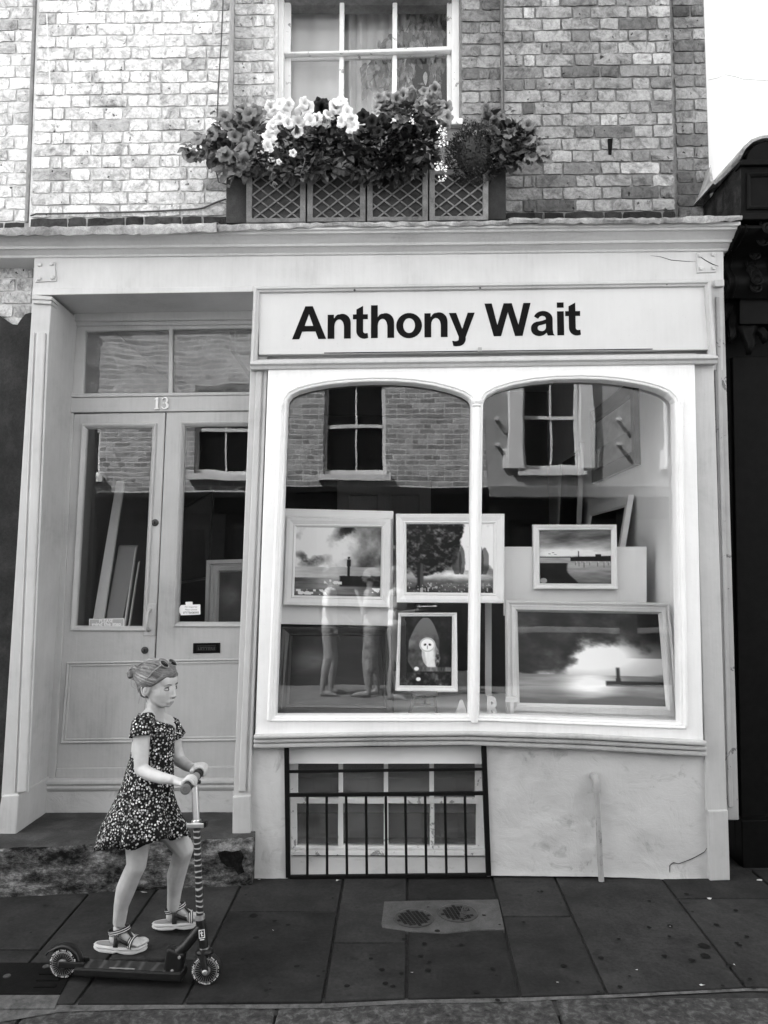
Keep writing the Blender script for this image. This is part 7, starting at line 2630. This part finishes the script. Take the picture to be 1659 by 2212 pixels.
def adult(label, x, y, face, h, top_m, low_m, arms, short=True, hair='hair_dark'):
    t = thing('person', label, 'person', (x, y, -.02))
    fw = Vector((math.cos(face), math.sin(face), 0)); rt_ = fw.cross(up)
    k = h / 1.75
    def B(f, r, z): return Vector((x, y, -.02)) + (fw * f + rt_ * r + up * z) * k
    L = []
    for s in (1, -1):
        st_ = .07 * s
        L += limb([(B(0, .10 * s, .92), .095 * k), (B(.02 + st_ * .5, .095 * s, .50), .062 * k), (B(.0 + st_ * .6, .095 * s, .33), .060 * k), (B(-.02 + st_ * .8, .095 * s, .09), .036 * k), (B(-.01 + st_ * .8, .095 * s, .045), .036 * k), (B(.08 + st_ * .8, .10 * s, .035), .034 * k), (B(.16 + st_ * .8, .105 * s, .022), .022 * k)])
        for q_ in range(5):
            L += limb([(B(.155 + st_ * .8, .105 * s + (q_ - 2) * .017, .022), .010 * k), (B(.185 - .008 * q_ + st_ * .8, .105 * s + (q_ - 2) * .018, .016), .009 * k)])
    Mz = Matrix((fw, rt_, up)).transposed()
    for z, rx, ry, rz in ((.96, .105, .165, .12), (1.10, .10, .150, .14), (1.26, .11, .165, .15), (1.38, .095, .170, .08)):
        L.append((B(0, 0, z), (rx * k, ry * k, rz * k), Mz))
    L += limb([(B(0, 0, 1.42), .06 * k), (B(.015, 0, 1.54), .052 * k)])
    L.append((B(.02, 0, 1.645), (.098 * k, .075 * k, .105 * k), Mz))
    L.append((B(.05, 0, 1.585), (.055 * k, .052 * k, .06 * k), Mz))
    L += limb([(B(.105, 0, 1.635), .012 * k), (B(.125, 0, 1.605), .013 * k)])
    for s in (1, -1):
        L.append((B(.005, .076 * s, 1.62), (.02 * k, .008 * k, .032 * k), Mz))
        el, wr = arms[s]
        sh = B(0, .185 * s, 1.38)
        E_, Wr = B(*el), B(*wr)
        L += limb([(B(0, .13 * s, 1.39), .055 * k), (sh, .052 * k), (E_, .038 * k), (Wr, .025 * k)])
        dr_ = (Wr - E_).normalized()
        L.append((Wr + dr_ * .045 * k, .028 * k))
        pr_ = dr_.cross(up).normalized()
        for q_, ln in enumerate((.065, .078, .082, .074)):
            bse = Wr + dr_ * .07 * k + pr_ * (q_ - 1.5) * .018 * k
            L += limb([(bse, .009 * k), (bse + dr_ * ln * .5 * k - up * .006 * k, .0085 * k), (bse + dr_ * ln * k - up * .022 * k, .0075 * k)])
        L += limb([(Wr + dr_ * .03 * k + up * .02 * k, .012 * k), (Wr + dr_ * .075 * k + up * .045 * k, .009 * k)])
    me = organic('body', L, M['skin_far'], .0075, 4)
    me.transform(Matrix.Translation(-W[t])); link('body', me, t, W[t].copy())
    T_ = []
    for z, rx, ry, rz in ((.98, .122, .182, .10), (1.10, .118, .170, .14), (1.26, .126, .182, .15), (1.38, .108, .188, .08)):
        T_.append((B(0, 0, z), (rx * k, ry * k, rz * k), Mz))
    for s in (1, -1):
        el, wr = arms[s]
        sh = B(0, .185 * s, 1.38)
        T_ += limb([(sh, .066 * k), (sh.lerp(B(*el), .6), .058 * k)])
    me = organic('shirt', T_, top_m, .012, 3)
    me.transform(Matrix.Translation(-W[t])); link('shirt', me, t, W[t].copy())
    P_ = [(B(0, 0, .95), (.118 * k, .176 * k, .10 * k), Mz)]
    for s in (1, -1):
        P_ += limb([(B(0, .09 * s, .90), .112 * k), (B(.015, .095 * s, .52 if short else .36), .082 * k)])
    me = organic('shorts', P_, low_m, .012, 3)
    me.transform(Matrix.Translation(-W[t])); link('shorts', me, t, W[t].copy())
    Hh = [(B(-.012, 0, 1.672), (.104 * k, .086 * k, .095 * k), Mz), (B(-.05, 0, 1.60), (.06 * k, .072 * k, .09 * k), Mz)]
    me = organic('hair', Hh, M[hair], .010, 2)
    me.transform(Matrix.Translation(-W[t])); link('hair', me, t, W[t].copy())
    for s in (1, -1):
        part('eye', MB().ball(B(.105, .032 * s, 1.65), .011 * k, 8, 6), M['iris'], t)
        so_m = MB()
        pts_ = [B(f + .056 * s, .10 * s + r_, 0) for f, r_ in ((-.05, -.03), (.10, -.045), (.20, -.03), (.21, .02), (.10, .05), (-.05, .03))]
        so_m.add(pts_ + [p + up * .014 for p in pts_], [tuple(range(6))[::-1], tuple(range(6, 12))] + [(i, (i + 1) % 6, 6 + (i + 1) % 6, 6 + i) for i in range(6)])
        part('flip_flop', so_m, M['strap'], t)
    part('mouth', MB().tube([B(.112, -.022, 1.565), B(.118, 0, 1.567), B(.112, .022, 1.565)], .004 * k, 5), M['lip'], t)
    return t
adult('person in white t-shirt and grey shorts, mirrored in the left pane', -.70, -1.95, 0.0, 1.66, M['tee_white'], M['shorts_grey'], {1: ((.03, .21, 1.12), (.20, .12, 1.04)), -1: ((-.02, -.23, 1.10), (.10, -.22, .90))})
adult('person in patterned top and long printed shorts raising an arm, mirrored in the left pane', -.16, -1.95, math.pi, 1.62, M['tee_pale'], M['shorts_print'], {1: ((.10, .22, 1.14), (.16, .10, 1.34)), -1: ((-.04, -.22, 1.10), (.04, -.23, .88))}, False)
pc = adult('person in white top holding a clipboard, mirrored beside the owl painting', .16, -1.72, .25, 1.64, M['tee_white'], M['shorts_grey'], {1: ((.06, .20, 1.12), (.28, .08, 1.16)), -1: ((.06, -.20, 1.12), (.28, -.08, 1.16))})
cbd = thing('clipboard', 'pale clipboard held by the mirrored person nearest the owl painting', 'clipboard', (.16 + .36, -1.63, 1.13))
part('board', MB().box(.40, .66, -1.72, -1.55, 1.115, 1.122), M['board_white'], cbd)
part('clip', MB().box(.42, .45, -1.67, -1.60, 1.122, 1.13), M['alu'], cbd)
